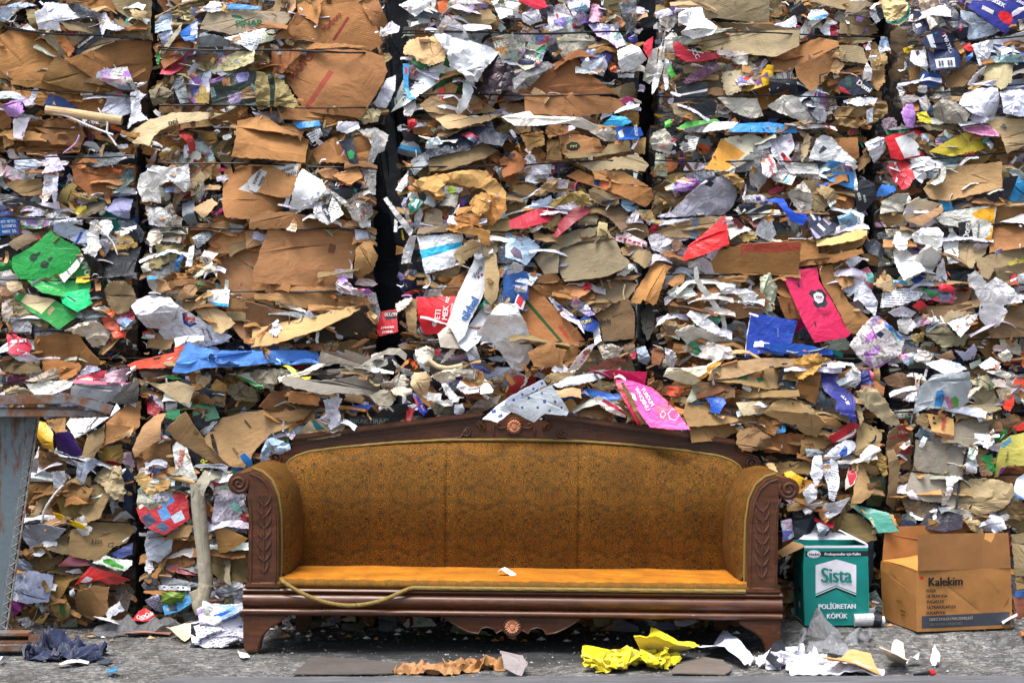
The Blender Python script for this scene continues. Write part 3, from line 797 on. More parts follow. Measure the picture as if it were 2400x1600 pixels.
def wall_top():
 tile(0)
 T('cb','#b07a3c','0 34 8 28 33 30 64 57 53 53 40 75 15 75 6 70 0 63','large flattened brown box pressed under the tilted black strip, top left of the wall','u.1 k.05 b2 d3',folds=('9 43 36 72 .12',))
 T('cb','#b5813f','-20 36 2 34 8 60 16 76 -4 70 -20 66',None,'d2.6')
 T('cb','#9c6a34','64 57 112 36 137 37 138 60 132 84 102 83','brown box side to the right of the tilted black strip','u.05 k.05 b1 d3.2')
 T('cb','#8a6534','53 53 64 57 102 82 77 86 40 76','dull brown triangular box flap below the tilted black strip','d4.6 u-.05 k.04 n1')
 T('cb','#94692f','14 76 40 76 102 82 101 89 60 86 15 80',None,'d4 u-.3')
 T('cb','#a8743c','8 85 30 83 101 90 93 103 70 100 41 98 14 94',None,'d3.2 u.15')
 T('cb','#a69476','34 30 60 33 112 36 64 57 52 47',None,'d3.6 u.1 n1')
 T('cb','#b06a30','52 33 58 31 70 46 66 54 58 45',None,'d4.2')
 T('ct','#262a33','65 44 84 32 97 25 105 30 86 40 67 54','black printed strip lying slanted across the brown box, with white web address','d5.2 u.1 n1',texts=[('#c9c9c9','www.kamo',80,39,3.0,215,1)])
 T('cb','#7a684c','58 22 90 22 131 25 136 35 100 33 66 30',None,'d4 u.35')
 T('pl','#c6c8d0','34 13 46 6 62 4 68 12 88 15 72 18 56 22 58 30 37 28 35 20','pale grey plastic sheet bunched above the tilted black strip','d5.5 u.3')
 T('kp','#e4e4ea','38 14 42 3 54 2 50 8 44 12',None,'d7')
 T('ct','#24272e','70 2 94 14 88 18 67 11','small black card on top of the pale plastic, top left','d7.5 u.2',marks=[('#3d4149','76 6 86 10 84 13 74 9')])
 T('pl','#dcdbe8','86 14 97 11 103 22 116 27 108 30 98 27 95 36 92 27 90 19','lavender white plastic scrap draped beside the black card','d6.5 u.2')
 T('cb','#97835f','102 0 138 -4 138 37 130 33 124 22 108 10','buff corrugated board with a torn flap, top of the leftmost bale','d4.2 u.05 k.1')
 T('kb','#b79c70','120 9 136 11 132 20 124 18',None,'d6 u.4')
 T('cb','#8a7a5c','94 13 124 24 120 27 104 23',None,'d6.4 u.4')
 T('cb','#8d8058','23 8 32 8 34 15 38 18 28 24',None,'d5.6')
 T('pp','#eceef4','17 28 26 22 33 28 24 30',None,'d6 u.5')
 T('pl','#b9c8dc','2 8 22 2 34 5 18 10 8 20 0 20',None,'d4')
 T('cb','#a67e54','-4 0 30 -4 20 5 0 11',None,'d3.6',marks=[('#3f78b8','4 7 7 4 10 5 10 9 5 10')])
 T('cb','#8f5f2c','70 -3 102 -3 108 10 90 12 72 3',None,'d3')
 T('mg','#b5b3b0','82 68 100 64 118 62 128 84 112 83 96 76','grey newspaper corner with a dark mark, on the top left brown box','d5 u.05',marks=[('#5b564e','109 70 113 70 115 77 122 78 121 81 114 81')])
 T('ct','#1d3a74','41 98 47 86 58 90 71 99 60 101','small navy blue card above the long cardboard roll','d4.6 u.05 n0',marks=[('#d0b070','49 96 50 93 52 97')])
 T('pp','#a9afc0','93 103 100 90 122 91 120 104 112 108',None,'d4.4 n3')
 T('kp','#e2e2ec','120 86 126 83 135 87 129 92 130 103 137 110 126 113 118 119 121 104','crumpled white receipt paper hanging at the edge of the top left bale','d7')
 TB('#d0b080','42 101 66 104 112 111',4.2,'long tan cardboard roll lying across the top left seam','d8 w.03','cb',thick=.002)
 T('pl','#b98acb','5 99 12 95 18 92 22 97 24 104 17 109 8 107','purple plastic bag knotted at the left edge, beside the cardboard roll','d8 b4 v1')
 T('pl','#ead9f0','18 92 20 88 29 91 32 96 24 98',None,'d8.5')
 T('pl','#ece6ee','13 110 28 108 25 118 22 129 13 127 12 121','small white plastic bag hanging below the purple one','d8 b3')
 TB('#e9e6ea','48 104 60 106 78 114 90 119 104 124',1.0,None,'d9','pl',name='plastic_strip')
 TB('#e9e6ea','97 106 99 114 98 122 103 128 107 134',.9,None,'d9','pl',name='plastic_strip')
 T('cb','#8a5f34','4 124 24 112 54 108 74 114 78 124 74 140 58 143 22 140 3 134','rumpled brown paper sack under the cardboard roll','d4 k.2 n6 u.1 v1')
 T('cb','#a8743f','-6 92 8 98 12 112 2 120 -8 114',None,'d4')
 T('cb','#b98848','3 122 16 118 13 133 4 136',None,'d6')
 TB('#b89ad0','73 124 70 132 58 141',.8,None,'d8','pl',name='plastic_strip')
 T('cp','#a9b4bc','74 143 96 140 118 141 110 152 88 154 76 150','sheet of clear wrapping film pressed flat, left side of the wall','d5 u.3')
 T('pl','#ccd4e4','13 146 34 147 42 152 30 158 14 155',None,'d6')
 T('pl','#d5cbe6','38 141 50 139 56 146 62 157 40 160 44 150','lavender plastic bag torn in strips, left side of the wall','d7 v1')
 T('cb','#8c5a30','72 152 100 150 124 151 124 178 98 181 70 174',None,'d4 u.1')
 tile(0)
 T('cb','#a4947a','184 27 190 12 194 10 262 11 268 17 258 27 240 29 214 33','grey buff box panel printed PINAR in green, top of the second column','d6 u.15 k.05',texts=[('#1e6a48','PINAR',230,22.3,5.6,2,1.15)],marks=[('#1e6a48','213 14 222 15.5 226 19 214 17')])
 T('tx','#e9eef6','206 35 222 31 246 25 236 46 232 48 222 42','white printed sheet with a curled corner below the PINAR panel','d8.5 u.25 b2 k.1')
 T('pl','#e2e2e6','185 11 194 1 210 3 208 10 196 12',None,'d7 u.3')
 T('ct','#2b80d0','209 9 212 4 240 7 240 10','flat blue plastic edge above the PINAR panel','d6.6 u.3 n0')
 T('ct','#276bc4','166 32 184 15 182 30 180 38 171 39','blue shiny bag beside the pale board slat, second column','d5.6')
 T('pl','#cfd4ea','176 24 182 20 182 36 175 38',None,'d6.4')
 T('pp','#b7cce0','143 21 158 7 159 28 143 31','pale blue card standing upright in the top seam','d4 n1 u.1')
 T('pp','#a9b0cc','147 33 158 26 160 32 150 44',None,'d4')
 T('cb','#d6caaa','145 47 150 42 168 22 166 30 149 49','pale board slat sticking up slanted in the top row','d7 n0')
 T('kb','#8a7a50','158 14 170 2 190 0 186 9 180 12 166 16',None,'d4.4 u.2')
 T('mg','#a09058','166 18 176 8 188 8 182 14 174 20',None,'d5')
 T('pp','#8e959c','178 36 188 31 196 34 206 36 222 43 200 44 180 44',None,'d5 u.4')
 T('mg','#c44353','150 54 168 46 196 45 196 53 172 58 158 70 148 69','torn newspaper with a red banner in the second bale of the top row','d5 u.1',)
 T('mg','#cfc592','172 58 197 46 236 46 236 60 214 66 196 66 176 68','yellowed newspaper page with small pictures, second bale of the top row','d4.7 u.1',marks=[('#2c7a8a','197 45 212 45 211 49 197 50')])
 T('pp','#737a80','156 75 169 70 175 95 168 97',None,'d5')
 T('kb','#7b7058','138 84 150 78 160 86 152 96 142 98','curled grey brown board tongue in the seam, top row','d5.5 b4')
 T('mg','#a38c4c','164 82 170 70 195 66 194 97 178 95','yellow brown magazine page beside the dark green one','d5.4')
 T('mg','#2d3c30','194 75 216 68 235 66 262 70 262 97 196 97','dark green magazine cover wrapped round the second top bale','d5.8 u-.05 k.1',marks=[('#b27a52','205 74 212 72 213 80 206 80'),('#8f7048','222 84 236 76 240 90 220 92')])
 T('cb','#d2bd90','115 123 136 111 160 104 190 103 206 104 190 110 160 115 149 120 142 126 139 134 121 131 127 126','pale bent board flap with black letters curving over the seam','d9 b3 u.25 k.1',texts=[('#2a2622','nei',160,112.5,5.4,14,1)])
 T('kb','#d3c090','121 132 127 127 140 127 141 134',None,'d8 u-.4')
 tile(1)
 T('cb','#a8713a','62 0 96 -2 116 34 117 40 106 47 44 38 16 36 26 28 40 17 57 22','big brown carton lettered in red with a red bar, top of the second column','d4 u.05 k.05 b2',texts=[('#8c2f22','Marlboro',70,21,5.4,47,.8)],marks=[('#8c2f22','84.5 16 86.5 18 73 39 70.5 38')])
 T('cb','#b47c3e','37 4 44 0 62 0 57 24 38 11','loose brown flap folded over the carton lettered in red','d7 u.2 n1')
 T('cb','#9a6836','26 29 38 12 57 24 50 37 36 35',None,'d5.5 u.1')
 T('cb','#a36e3c','97 0 112 0 121 20 121 34 116 34 100 12',None,'d3.8 r.2')
 T('cb','#a8743c','14 37 46 39 100 46 106 48 60 46 12 44',None,'d5.4 u.5')
 T('cb','#ab7440','14 46 44 45 100 48 118 54 122 68 117 80 98 110 20 100 18 98 42 98 40 92 26 72 14 62','wide bowed brown box bound by wires, lettered in big red capitals with a red bar','d4 u.05 b4 k.05',marks=[('#a2452c','68 66 73 68 47 104 42 103')],texts=[('#a2452c','TTIDOTO',37,64,8.2,49,.8)])
 T('cb','#a5683a','14 47 44 45 42 50 32 60 24 68 14 62',None,'d6 u.1 b2')
 T('cb','#b07a42','20 99 40 98 98 101 96 105 90 110 50 112 24 110',None,'d5 u.2')
 T('kb','#9b8a58','0 66 14 70 20 70 30 80 41 98 36 101 16 98 6 100 0 99','curling olive paper sack with a dark stripe, left of the bowed box','d9 b3',marks=[('#2e3a30','11 70 17 70 19 82 17 98 13 98 14 84')])
 T('kp','#d2d2da','115 30 124 19 132 24 131 30 116 34','torn white plastic at the top right of the second column','d7')
 T('pp','#cfcfda','108 96 112 90 120 72 128 68 128 84 120 100 112 99','grey white sheet hanging at the edge of the black gap','d6')
 T('ct','#2c8ad0','33 113 58 111 60 116 40 119','blue cylinder end poking out of the seam, second column','d7 u.5')
 T('pl','#e3e3ec','76 112 94 112 96 118 84 123 74 120',None,'d7.5')
 T('kp','#ddd9d2','94 120 110 117 122 124 118 138 110 142 104 128','torn white film flapping beside the black gap','d8')
 T('kb','#c4b488','95 108 104 100 115 101 112 112 98 114',None,'d8')
 T('ct','#1f232c','58 116 64 112 70 118 66 126 60 124',None,'d7')
 T('tx','#dcdfe4','47 124 58 115 62 124 52 132',None,'d6.5')
 T('cb','#a8743a','-16 112 8 104 24 118 48 128 46 150 30 149 -20 146 -16 128','brown carton wrapped with printed white tape, middle left of the wall','d7.5 k.12 b2',marks=[('#cfcac0','0 112 8 104 38 124 34 126')])
 T('cb','#b58044','-16 118 -2 108 6 105 24 117 44 126 20 122',None,'d8.5 u.6')
 T('cb','#9b6834','50 138 64 130 74 126 90 146 84 151 56 149','brown box corner beside the dark card with a green emblem','d7',folds=('72 126 76 149 .6',))
 T('cb','#a8733c','84 130 98 124 107 128 106 144 100 150 92 148',None,'d6.8 k.25')
 T('ct','#1d2430','76 130 89 127 95 152 90 156','dark narrow card with a green emblem, middle left of the wall','d9.5 u.05 n0',marks=[('#1f8a4c','84 140 88 138 91 141 90 146 86 147')])
 T('cp','#bdc0c2','104 116 112 122 116 134 108 150 102 150 107 132',None,'d9')
 T('pp','#eef0f2','131 4 142 0 162 0 160 6 150 14 146 16','fan of white sheets at the top of the third column','d7 u.3')
 T('ct','#1f2630','147 17 156 8 178 14 177 19','dark plastic tray at the top of the third column','d6',)
 T('cp','#e2e2e8','163 33 174 14 182 18 190 24 196 36 180 36',None,'d10')
 T('cb','#8f7a54','185 17 214 8 222 20 198 32 188 26','grey brown box end below the white board, third column top','d5.6 u.1 n1')
 T('pp','#f1f0ee','178 0 214 0 212 3 190 4 180 4',None,'d6 u.5')
 T('pp','#eceae6','216 0 236 0 236 16 224 20 220 8','white board corner with a torn edge, third column top','d8 b2')
 T('kb','#d8b07a','135 44 140 36 156 34 166 35 174 48 174 58 162 61 148 57 146 52 136 50','ball of crumpled tan wrapping paper, third column top','d9 k.7 v1')
 T('pl','#cfd2d6','164 33 178 33 196 37 216 43 224 46 219 54 210 66 204 78 196 78 190 70 178 62 176 50 168 40','large clear plastic bag stretched across the third column, top row','d10 b5 v1')
 T('pl','#dadcde','190 72 198 78 200 84 194 100 186 106 183 102 190 88','twisted tail of the clear plastic bag hanging down','d11 b2')
 T('ct','#1f6e34','144 53 150 58 160 62 152 64 143 58',None,'d7')
 T('ct','#17692e','170 68 186 70 190 84 176 84 164 84','green box corner behind the bag tail, third column top','d6')
 T('ct','#207a38','174 50 178 58 178 62 172 60',None,'d8')
 T('ct','#3a9ad2','135 59 141 59 140 78 142 86 148 92 140 92 136 80','light blue carton spine at the left edge of the third column','d6.5 n1',marks=[('#c83040','137 62 139 62 139 69 137 69')])
 T('mg','#d89ab4','141 61 148 62 150 80 146 90 142 80',None,'d6')
 T('pp','#cfcde4','140 56 152 62 168 66 169 75 156 70','folded white sheet below the ball of tan paper','d7')
 T('cb','#a0875c','150 75 162 73 162 88 152 89',None,'d6.3')
 T('cb','#a3793f','160 86 178 76 186 80 182 88 160 90',None,'d7',)
 T('ct','#d43a3a','168 82 172 80 174 90 169 94 166 88',None,'d8',marks=[('#e8e8e8','166 86 174 86 174 88 166 88')])
 T('cb','#b4946a','150 98 160 90 178 87 198 86 212 94 222 102 196 106 176 106 158 104','flat buff box panel behind the bag tail, lower left of the third top bale','d5.5 u.1')
 T('ct','#2a1a24','200 80 212 62 224 53 234 62 240 74 234 84 214 88 204 86','dark maroon plastic bag with a faint swirl, third column top','d7 b4 v1',marks=[('#4c2f3c','214 72 224 66 226 70 216 75')])
 T('tx','#c9c7b4','216 34 236 31 240 52 226 56 220 46','yellowed newspaper sheet in the third column, upper','d6')
 T('kp','#e2ddd8','136 96 146 92 148 100 142 108 136 106',None,'d6')
 T('ct','#c4262c','139 108 146 110 148 116 140 120',None,'d7')
 T('kb','#c9a878','158 104 176 104 200 108 226 104 214 112 190 118 176 120 168 112','frayed tan board layers along the seam, third column','d7 u.4')
 T('pl','#20293c','154 140 180 124 206 110 214 104 220 122 232 124 226 136 208 132 186 140 156 146','navy blue plastic sack squeezed between bales, third column','d7 k.4')
 T('pl','#d5e0e6','155 136 158 128 168 126 172 132 160 138',None,'d8')
 T('mg','#b83a50','186 122 196 121 206 128 200 132',None,'d8')
 T('cb','#8d7650','158 148 206 128 214 134 222 138 210 146 180 156 160 158','grey brown board sheet below the navy sack, third column','d7.5 u.15 n1')
 T('pp','#8d9498','142 146 156 138 160 150 146 162 142 156',None,'d6')
 tile(2)
 T('mg','#e9e3e6','32 6 48 4 56 18 48 26 34 30 33 18','white leaflet with red and blue print near the top of the third column','d6',marks=[('#c23644','40 12 42 12 44 20 42 20')])
 T('mg','#ded2e6','49 0 72 0 70 18 62 24 56 16','crinkled white wrapper with purple and red print, third column top','d6.5')
 T('mg','#c28ca8','70 20 74 2 80 4 86 20 74 22',None,'d6')
 T('ct','#c9233c','6 2 18 -2 30 0 33 6 26 9 20 9',None,'d7')
 T('pp','#efeeec','-8 0 6 0 6 14 -2 16',None,'d9')
 T('kp','#d5d5de','9 12 24 10 28 20 16 24 10 20',None,'d7')
 T('cb','#8d835c','82 0 100 0 100 26 90 20 84 8',None,'d5')
 T('cp','#a5b0b8','98 4 114 0 115 20 110 32 104 26',None,'d6')
 T('mg','#b0b0a0','0 32 12 31 12 50 0 66 -6 50',None,'d6')
 T('mg','#b4b59a','2 58 20 32 35 31 32 44 26 60 12 66','newspaper page with green and red pictures, third column','d6.6',marks=[('#2f9068','20 48 30 40 32 46 26 56'),('#c03c48','22 34 34 33 34 39 24 42')])
 T('ct','#39405a','5 58 11 48 28 58 12 66','dark headline block of a torn newspaper, third column','d7.4',texts=[('#e8e8e8','RIN NEVI',18,54.5,2.6,-25,1)])
 T('ct','#1b1e2a','34 48 40 38 44 48 45 54 38 55','small black tag with a white monogram, third column top','d7.8 n0',texts=[('#e8e8e8','mti',39.5,49,3.4,4,.9)])
 T('pp','#a19d8e','41 40 52 30 72 33 80 38 60 48 46 54','grey board piece next to the small black tag','d6 n1 u.15')
 T('mg','#dedbe8','70 22 96 21 98 27 105 42 96 46 88 38 78 34','white crinkled wrapper with small red signs, third column top right','d7.5')
 T('mg','#d5dcec','60 46 76 37 86 50 88 60 84 70 74 68 64 58','pale picture card with a blue corner, third column','d7')
 T('ct','#473a86','78 38 94 47 88 60 82 48','purple triangular card scrap, third column','d8 n0')
 T('pp','#e7f0f6','63 60 70 52 72 66 66 67',None,'d8.5')
 T('ct','#463f8e','106 36 112 32 116 38 112 42',None,'d7')
 T('pp','#e3e3e3','96 48 110 41 116 44 124 55 112 64 100 68 97 60','white paper cup cut open and flattened, third column top right','d8 b4')
 T('pp','#d9d9dd','96 62 100 68 112 68 112 72 98 71',None,'d7.5')
 T('ct','#c9283a','121 40 130 33 128 48 125 54 120 46','red carton scrap in the gap at the right edge of the third column','d6')
 T('ct','#d4502a','90 63 95 60 96 66 91 67',None,'d7.5')
 T('cb','#845228','12 83 44 54 60 50 64 62 84 78 98 88 60 87 14 86','large brown triangular box flap, lower part of the third top bale','d7 u.05 n1 k.05',folds=('26 86 48 60 .1',))
 T('cb','#9c6a3c','11 88 60 87 90 90 100 92 106 100 92 104 60 108 12 106','long brown rounded box edge below the wire, third top bale','d7 u.1 b4')
 T('cp','#c8c8cc','0 74 16 60 32 56 40 60 30 66 14 72 2 84','strip of milky film slanting over the newspaper, third column','d8.5')
 T('cb','#7a6a4c','90 82 112 76 114 84 106 96 98 90',None,'d6')
 T('pl','#c9ccd4','101 89 110 94 119 100 118 102 108 102',None,'d9')
 T('kb','#a47a3c','96 104 110 101 117 104 116 118 108 112',None,'d7')
 T('pp','#eee7dc','-10 110 16 103 20 108 60 110 80 118 72 122 50 116 20 118 2 118','long strip of off white paper along the seam, third column','d9 u.4')
 T('ct','#2aa2d8','82 116 92 107 104 108 110 113 100 117 90 116','crumpled sky blue bag on the seam, right of the third column','d10 k.4 v1')
 T('ct','#1d63c4','95 117 118 117 121 124 114 128 97 129','blue carton with white drawing and letters, right of the third column','d10.5',texts=[('#e8eef6','KOLU',114,120,3,-82,.9)],marks=[('#e6ecf4','97 122 101 119 103 126 99 127')])
 T('pp','#c7bcae','70 122 95 116 97 128 100 130 84 130',None,'d9 b3')
 T('kb','#b58a4c','8 124 28 121 30 133 14 139 12 132','bundle of tan paper straws tied with string, third column seam','d9.5')
 T('kb','#96683a','30 120 36 114 52 116 64 122 52 122 40 126 34 128',None,'d10')
 T('cb','#b87f4a','43 124 52 122 80 128 84 140 60 142 46 141','flattened tan carton with a dark oval badge, third column seam','d10 u.1 n1',marks=[('#20382c','50 133 54 130.5 60 131 63 135 60 138.5 54 139 50 137')],texts=[('#b59a70','jolul',56.5,135,2.6,180,1)])
 T('cb','#9c875c','46 142 82 141 88 133 108 128 110 138 80 144 52 147','long buff box below the carton with the oval badge','d9 u.3')
 T('cb','#8b6a3c','32 128 43 128 46 148 32 147',None,'d8')
 T('cb','#9c5d2a','-12 146 2 138 14 148 8 158 -8 164','small orange brown box corner, third column','d9 n1')
 T('pp','#dcdce2','14 151 36 150 36 160 12 162',None,'d8')
 T('cb','#a8834c','110 130 123 126 122 142 112 140',None,'d8')
 T('kb','#a3906c','60 150 90 146 116 142 126 152 122 158 100 156 74 158',None,'d8 u.4')
 T('pp','#eeece8','136 44 142 18 140 34 139 60 134 80 128 88 129 74 134 56','ragged white paper edge hanging down in the gap by the fourth column','d6')
 T('pp','#c9c4be','121 66 128 46 134 44 132 72 126 78 120 74',None,'d4')
 T('kp','#dedad4','135 14 150 6 152 20 144 30 136 26',None,'d6')
 T('ct','#6c4a98','144 8 150 5 149 14 146 16',None,'d7')
 T('cb','#a2906c','151 0 212 0 236 0 236 23 208 20 184 18 152 26','wide buff corrugated panel with wood like streaks, top of the fourth column','d4.5 u.05 k.05',folds=('151 20 236 22 -.2',))
 T('cb','#b3a079','151 36 190 28 262 30 262 44 240 54 200 50 152 38','wide buff board below the torn white bag, fourth column','d5 u.15 k.05')
 T('cb','#7d6a4c','180 20 236 24 262 28 262 31 186 28',None,'d6 u-.5')
 T('pl','#e9e9ea','152 14 160 9 174 7 176 18 182 22 187 28 182 35 166 38 154 32 160 26 152 22','torn white plastic bag caught on the top of the fourth column','d11 b6 k.45 v1')
 T('kp','#e6e2dc','140 36 148 28 152 34 148 44 142 46',None,'d7')
 T('ct','#b01a30','147 42 152 38 160 46 168 48 190 49 190 54 176 57 160 58 150 52','crumpled red carton with white lettering, fourth column','d7.5',texts=[('#f0e8e8','-CC',168,50,4.4,-58,1)],marks=[('#e6e0e0','160 45 176 49 175 50 161 47')])
 T('cp','#8e5a86','156 76 166 68 184 56 192 60 186 66 172 74 160 78','strip of see through mauve film, fourth column','d8.5')
 T('cb','#847350','156 62 170 56 184 58 170 68 158 68',None,'d6')
 T('ct','#3f9a3a','142 64 146 60 148 66 151 70 146 73 143 68',None,'d8')
 T('pp','#ececf0','140 54 144 56 144 66 144 80 141 84 139 70',None,'d7')
 T('cb','#6e6044','170 74 196 62 200 80 196 90 180 88 168 82',None,'d5 u-.1')
 T('kb','#b9aa88','192 66 214 64 210 84 198 90 194 82',None,'d6.5')
 T('pp','#ebe6da','202 54 218 50 216 60 208 59',None,'d8')
 T('mg','#d8c8c4','204 74 222 64 230 61 230 70 222 78 208 80','white wrapper with orange red letters, fourth column','d7.8',marks=[('#d8482c','210 73 224 67 225 70 212 76')])
 T('ct','#e0b418','228 70 234 60 240 60 240 76 230 80','bright yellow plastic scrap at the middle of the fourth top bale','d8.5')
 T('ct','#caa628','208 82 228 74 230 80 216 84',None,'d8')
 T('ct','#23272f','150 76 180 76 178 92 148 96','black box with a white outlined edge, fourth column','d7 n0',marks=[('#e6e6e4','150 76 152 87 180 82 180 76.5 181.5 76.5 181.5 84 151 88.5 149 76')])
 T('cb','#8c7c60','146 96 178 89 188 92 190 108 160 112 148 106','worn grey brown box half open, lower left of the fourth top bale','d6')
 T('ct','#20252f','160 99 184 92 188 96 186 106 168 108',None,'d7')
 T('cb','#9c7440','156 108 164 95 174 98 164 110',None,'d8')
 T('pp','#dcd5c5','188 90 226 90 232 106 220 109 204 104 196 98','cream crumpled cloth like paper, lower fourth top bale','d7 k.3 n6 v1')
 T('ct','#4fa640','151 118 160 112 188 109 191 111 172 115 154 120','bright green plastic rim along the seam, fourth column','d9.5')
 T('ct','#58c23c','140 112 146 110 146 117 140 118',None,'d10')
 T('pp','#dad8de','156 116 186 112 206 114 200 120 178 122 160 120',None,'d8.5 u.4')
 T('ct','#2f8edc','198 122 206 114 236 112 262 116 262 122 236 122','long sky blue plastic layer along the seam, fourth column','d9 u.3 k.05')
 T('cb','#d9d4b8','182 148 192 128 220 122 236 128 230 140 214 150 198 158 176 156','cream and orange envelope lying slanted, fourth column middle row','d9 u.1 n1',marks=[('#e29a1c','177 150 193 127 214 141 196 158 176 156')],texts=[('#c03c3c','OZI',209,129.5,2.2,-18,1)])
 T('tx','#c9c9c6','154 136 160 124 172 126 168 138 158 140',None,'d8.5')
 T('pl','#b8b2a4','130 122 140 118 150 130 144 142 130 138 126 130','dirty beige film beside the fourth column, middle row','d7')
 T('ct','#c03a48','136 134 150 127 151 129 138 136',None,'d9')
 T('cp','#b5b5b8','196 152 218 142 236 134 240 150 214 158 198 158',None,'d10')
 tile(3)
 T('cb','#8a7350','64 32 66 18 80 15 92 15 102 24 104 26 96 32','brown box flap with a crease standing up, fourth column top','d7 u-.1 n1',folds=('74 16 76 32 .2',))
 T('cb','#8d7c62','68 14 76 2 98 2 100 8 92 15 80 15',None,'d6')
 T('cb','#9c8560','36 2 64 -2 76 0 74 8 70 9 54 6',None,'d7 u.4')
 T('mg','#dfdcee','36 16 40 9 50 9 56 14 52 18 38 20','blue and white packet with a purple mark, fourth column top','d7.5',marks=[('#2e8ed8','36 17 54 14 54 17 36 21')])
 T('pp','#dcdde6','48 28 54 19 64 20 64 34 52 32',None,'d6.6',marks=[('#8c1e34','57 24 64 22 64 34 57 34')])
 T('mg','#c2c1b4','28 30 34 20 40 24 38 32 30 36',None,'d6.4')
 T('cb','#9c8a66','64 34 88 34 98 36 92 39 80 40 64 42',None,'d7.6 u-.2')
 T('cb','#b8a27a','64 43 78 42 88 44 92 59 66 57','pale buff flap hanging down at the right of the fourth top bale','d8 u.1 n0')
 T('cb','#a8733c','3 60 4 56 24 43 46 35 62 40 63 45 36 56 24 62 22 66 8 70','brown carton with a small printed pictogram, fourth top bale','d7 u.15 n1',marks=[('#3a4038','40 51 49 47.5 49.5 48.5 41 52')])
 T('cb','#b07a44','24 62 63 46 60 62 48 78 38 86 26 72','brown carton front with printed goblet sign, fourth top bale','d7.4 u.05 n1',marks=[('#4a4038','46 70 54 67 54 68 47.5 70.6 47.5 77 54 74 54 75 46 78.4'),('#3c5058','50 71 54 70 54 74 51 74')])
 T('kb','#c39a68','56 66 62 53 64 56 70 60 64 69',None,'d8.4')
 T('mg','#e9e0e6','88 42 94 40 94 46 90 47',None,'d8',marks=[('#d44ca0','87 41 91 40 90 44 87.5 44')])
 T('mg','#e6dfe6','100 46 104 34 110 34 112 47 106 48','white label with small red marks on the edge of the fourth column','d7')
 T('pp','#dfe2ea','91 56 95 48 108 46 106 50 96 57',None,'d8')
 T('kb','#cfa768','96 56 108 48 110 58 104 60 98 62','crumpled golden paper at the right edge of the fourth top bale','d8.2')
 T('kb','#a37c48','93 72 98 62 108 58 106 76 100 84 96 80',None,'d7')
 T('pl','#d4d4d8','86 70 90 58 95 64 94 74 88 76',None,'d8')
 T('cb','#8a6034','64 66 88 60 88 70 80 70 66 72',None,'d5.5')
 T('ct','#21283a','64 76 77 67 80 68 98 80 94 86 78 88 66 84','dark navy carton lettered Demi with a red corner, fourth column','d9 n0 u.1',texts=[('#d5d5d2','Demi',88,79.5,5.2,-36,.95)],marks=[('#b02028','65 79 70 81 76 87 68 87'),('#274c3c','70 72 76 71 77 80 72 79')])
 T('ct','#1f222a','2 88 0 72 14 66 22 65 26 76 28 86 22 88 18 82 8 86','black plastic panel folded over the fourth column','d8')
 T('ct','#252d42','24 72 34 74 38 86 46 96 53 106 50 114 44 112 32 98 26 88','dark navy bent carton strip, lower fourth top bale','d8.4')
 T('pp','#c9c6be','0 97 14 88 26 90 34 102 46 113 36 114 10 104','grey white board triangle held by the dark strip','d8.8 n1 b2')
 T('mg','#d7d5e2','38 90 44 84 52 88 54 98 50 101 42 94',None,'d8',marks=[('#c8283c','42 86 44 86 44 93 42 92'),('#28489c','45 86 51 85 50 91 45 92')])
 T('cp','#8c8078','52 92 62 90 64 100 58 106 52 102',None,'d9')
 T('kb','#8f7247','60 104 64 98 74 98 90 98 102 90 110 92 110 104 100 112 80 118 64 114','large crumpled brown sack, lower right of the fourth top bale','d8.5 n10 k.45 v1')
 T('pl','#e2e2ea','70 92 90 88 102 90 98 96 82 98 70 94',None,'d10')
 T('pp','#c9ccd4','90 102 97 99 96 112 91 114',None,'d10.4')
 T('pp','#eae6e2','26 112 44 114 62 116 64 120 54 117 30 118','white paper edge along the seam under the dark strip','d10 u.4')
 T('ct','#2c8a8a','18 114 26 112 28 116 20 117',None,'d10')
 T('kb','#d8c088','100 2 108 -2 126 0 130 10 128 20 120 24 110 22 104 12','gold foil bag with teal edging, top of the fourth column','d9 v1',marks=[('#2a8f84','106 20 118 20 126 14 128 4 129.5 4 129 16 120 22.5 107 22.5')])
 T('ct','#20303c','98 8 104 8 107 16 102 18',None,'d9.5')
 T('cp','#c0c4ca','93 11 97 9 102 20 98 23 94 16',None,'d9.5')
 T('cb','#6e5a40','112 30 118 26 128 28 128 44 118 50 112 44',None,'d1')
 T('cb','#80684a','110 66 122 52 128 58 124 72 114 76',None,'d1.5')
 T('tx','#cfcfd4','118 80 122 77 126 84 120 92',None,'d4')
 T('ct','#1c2748','132 28 134 10 140 10 148 24 142 32 136 34','navy carton corner with a white sticker, top right bale','d7',marks=[('#e4e4e4','135 23 140 21 141 24 136 26')])
 T('pp','#e4d8d0','144 16 150 13 154 24 148 28',None,'d8')
 T('kb','#bfa890','138 0 156 0 158 6 148 16 140 10',None,'d5')
 T('ct','#1b2036','156 4 166 0 172 10 182 26 182 34 176 38 170 28 160 16','crumpled navy sack, top right bale','d8 k.35 v1',texts=[('#e8e8ee','ci',162,5,3,30,1)],marks=[('#c83050','174 26 176 25 176 30 174 30')])
 T('ct','#1a2240','138 38 150 30 164 22 172 30 172 46 148 46 142 44','navy carton lettered YAYCI in white, top right bale','d8.5',texts=[('#d5d8e2','YVAYICI',165,40,4.6,-68,.8)],marks=[('#b8bcc4','144 34 150 32 153 45 148 45'),('#d83048','160 29 162 30 164 28 164 29 162.5 32')])
 T('ct','#26345e','147 47 174 43 180 62 148 66','navy carton end with a white printed label, top right bale','d9 n0',marks=[('#dadcdf','152.5 55 171 53 171.5 62 154 63.5')],texts=[('#4a5060','II II',162,58.4,5,4,1.6)])
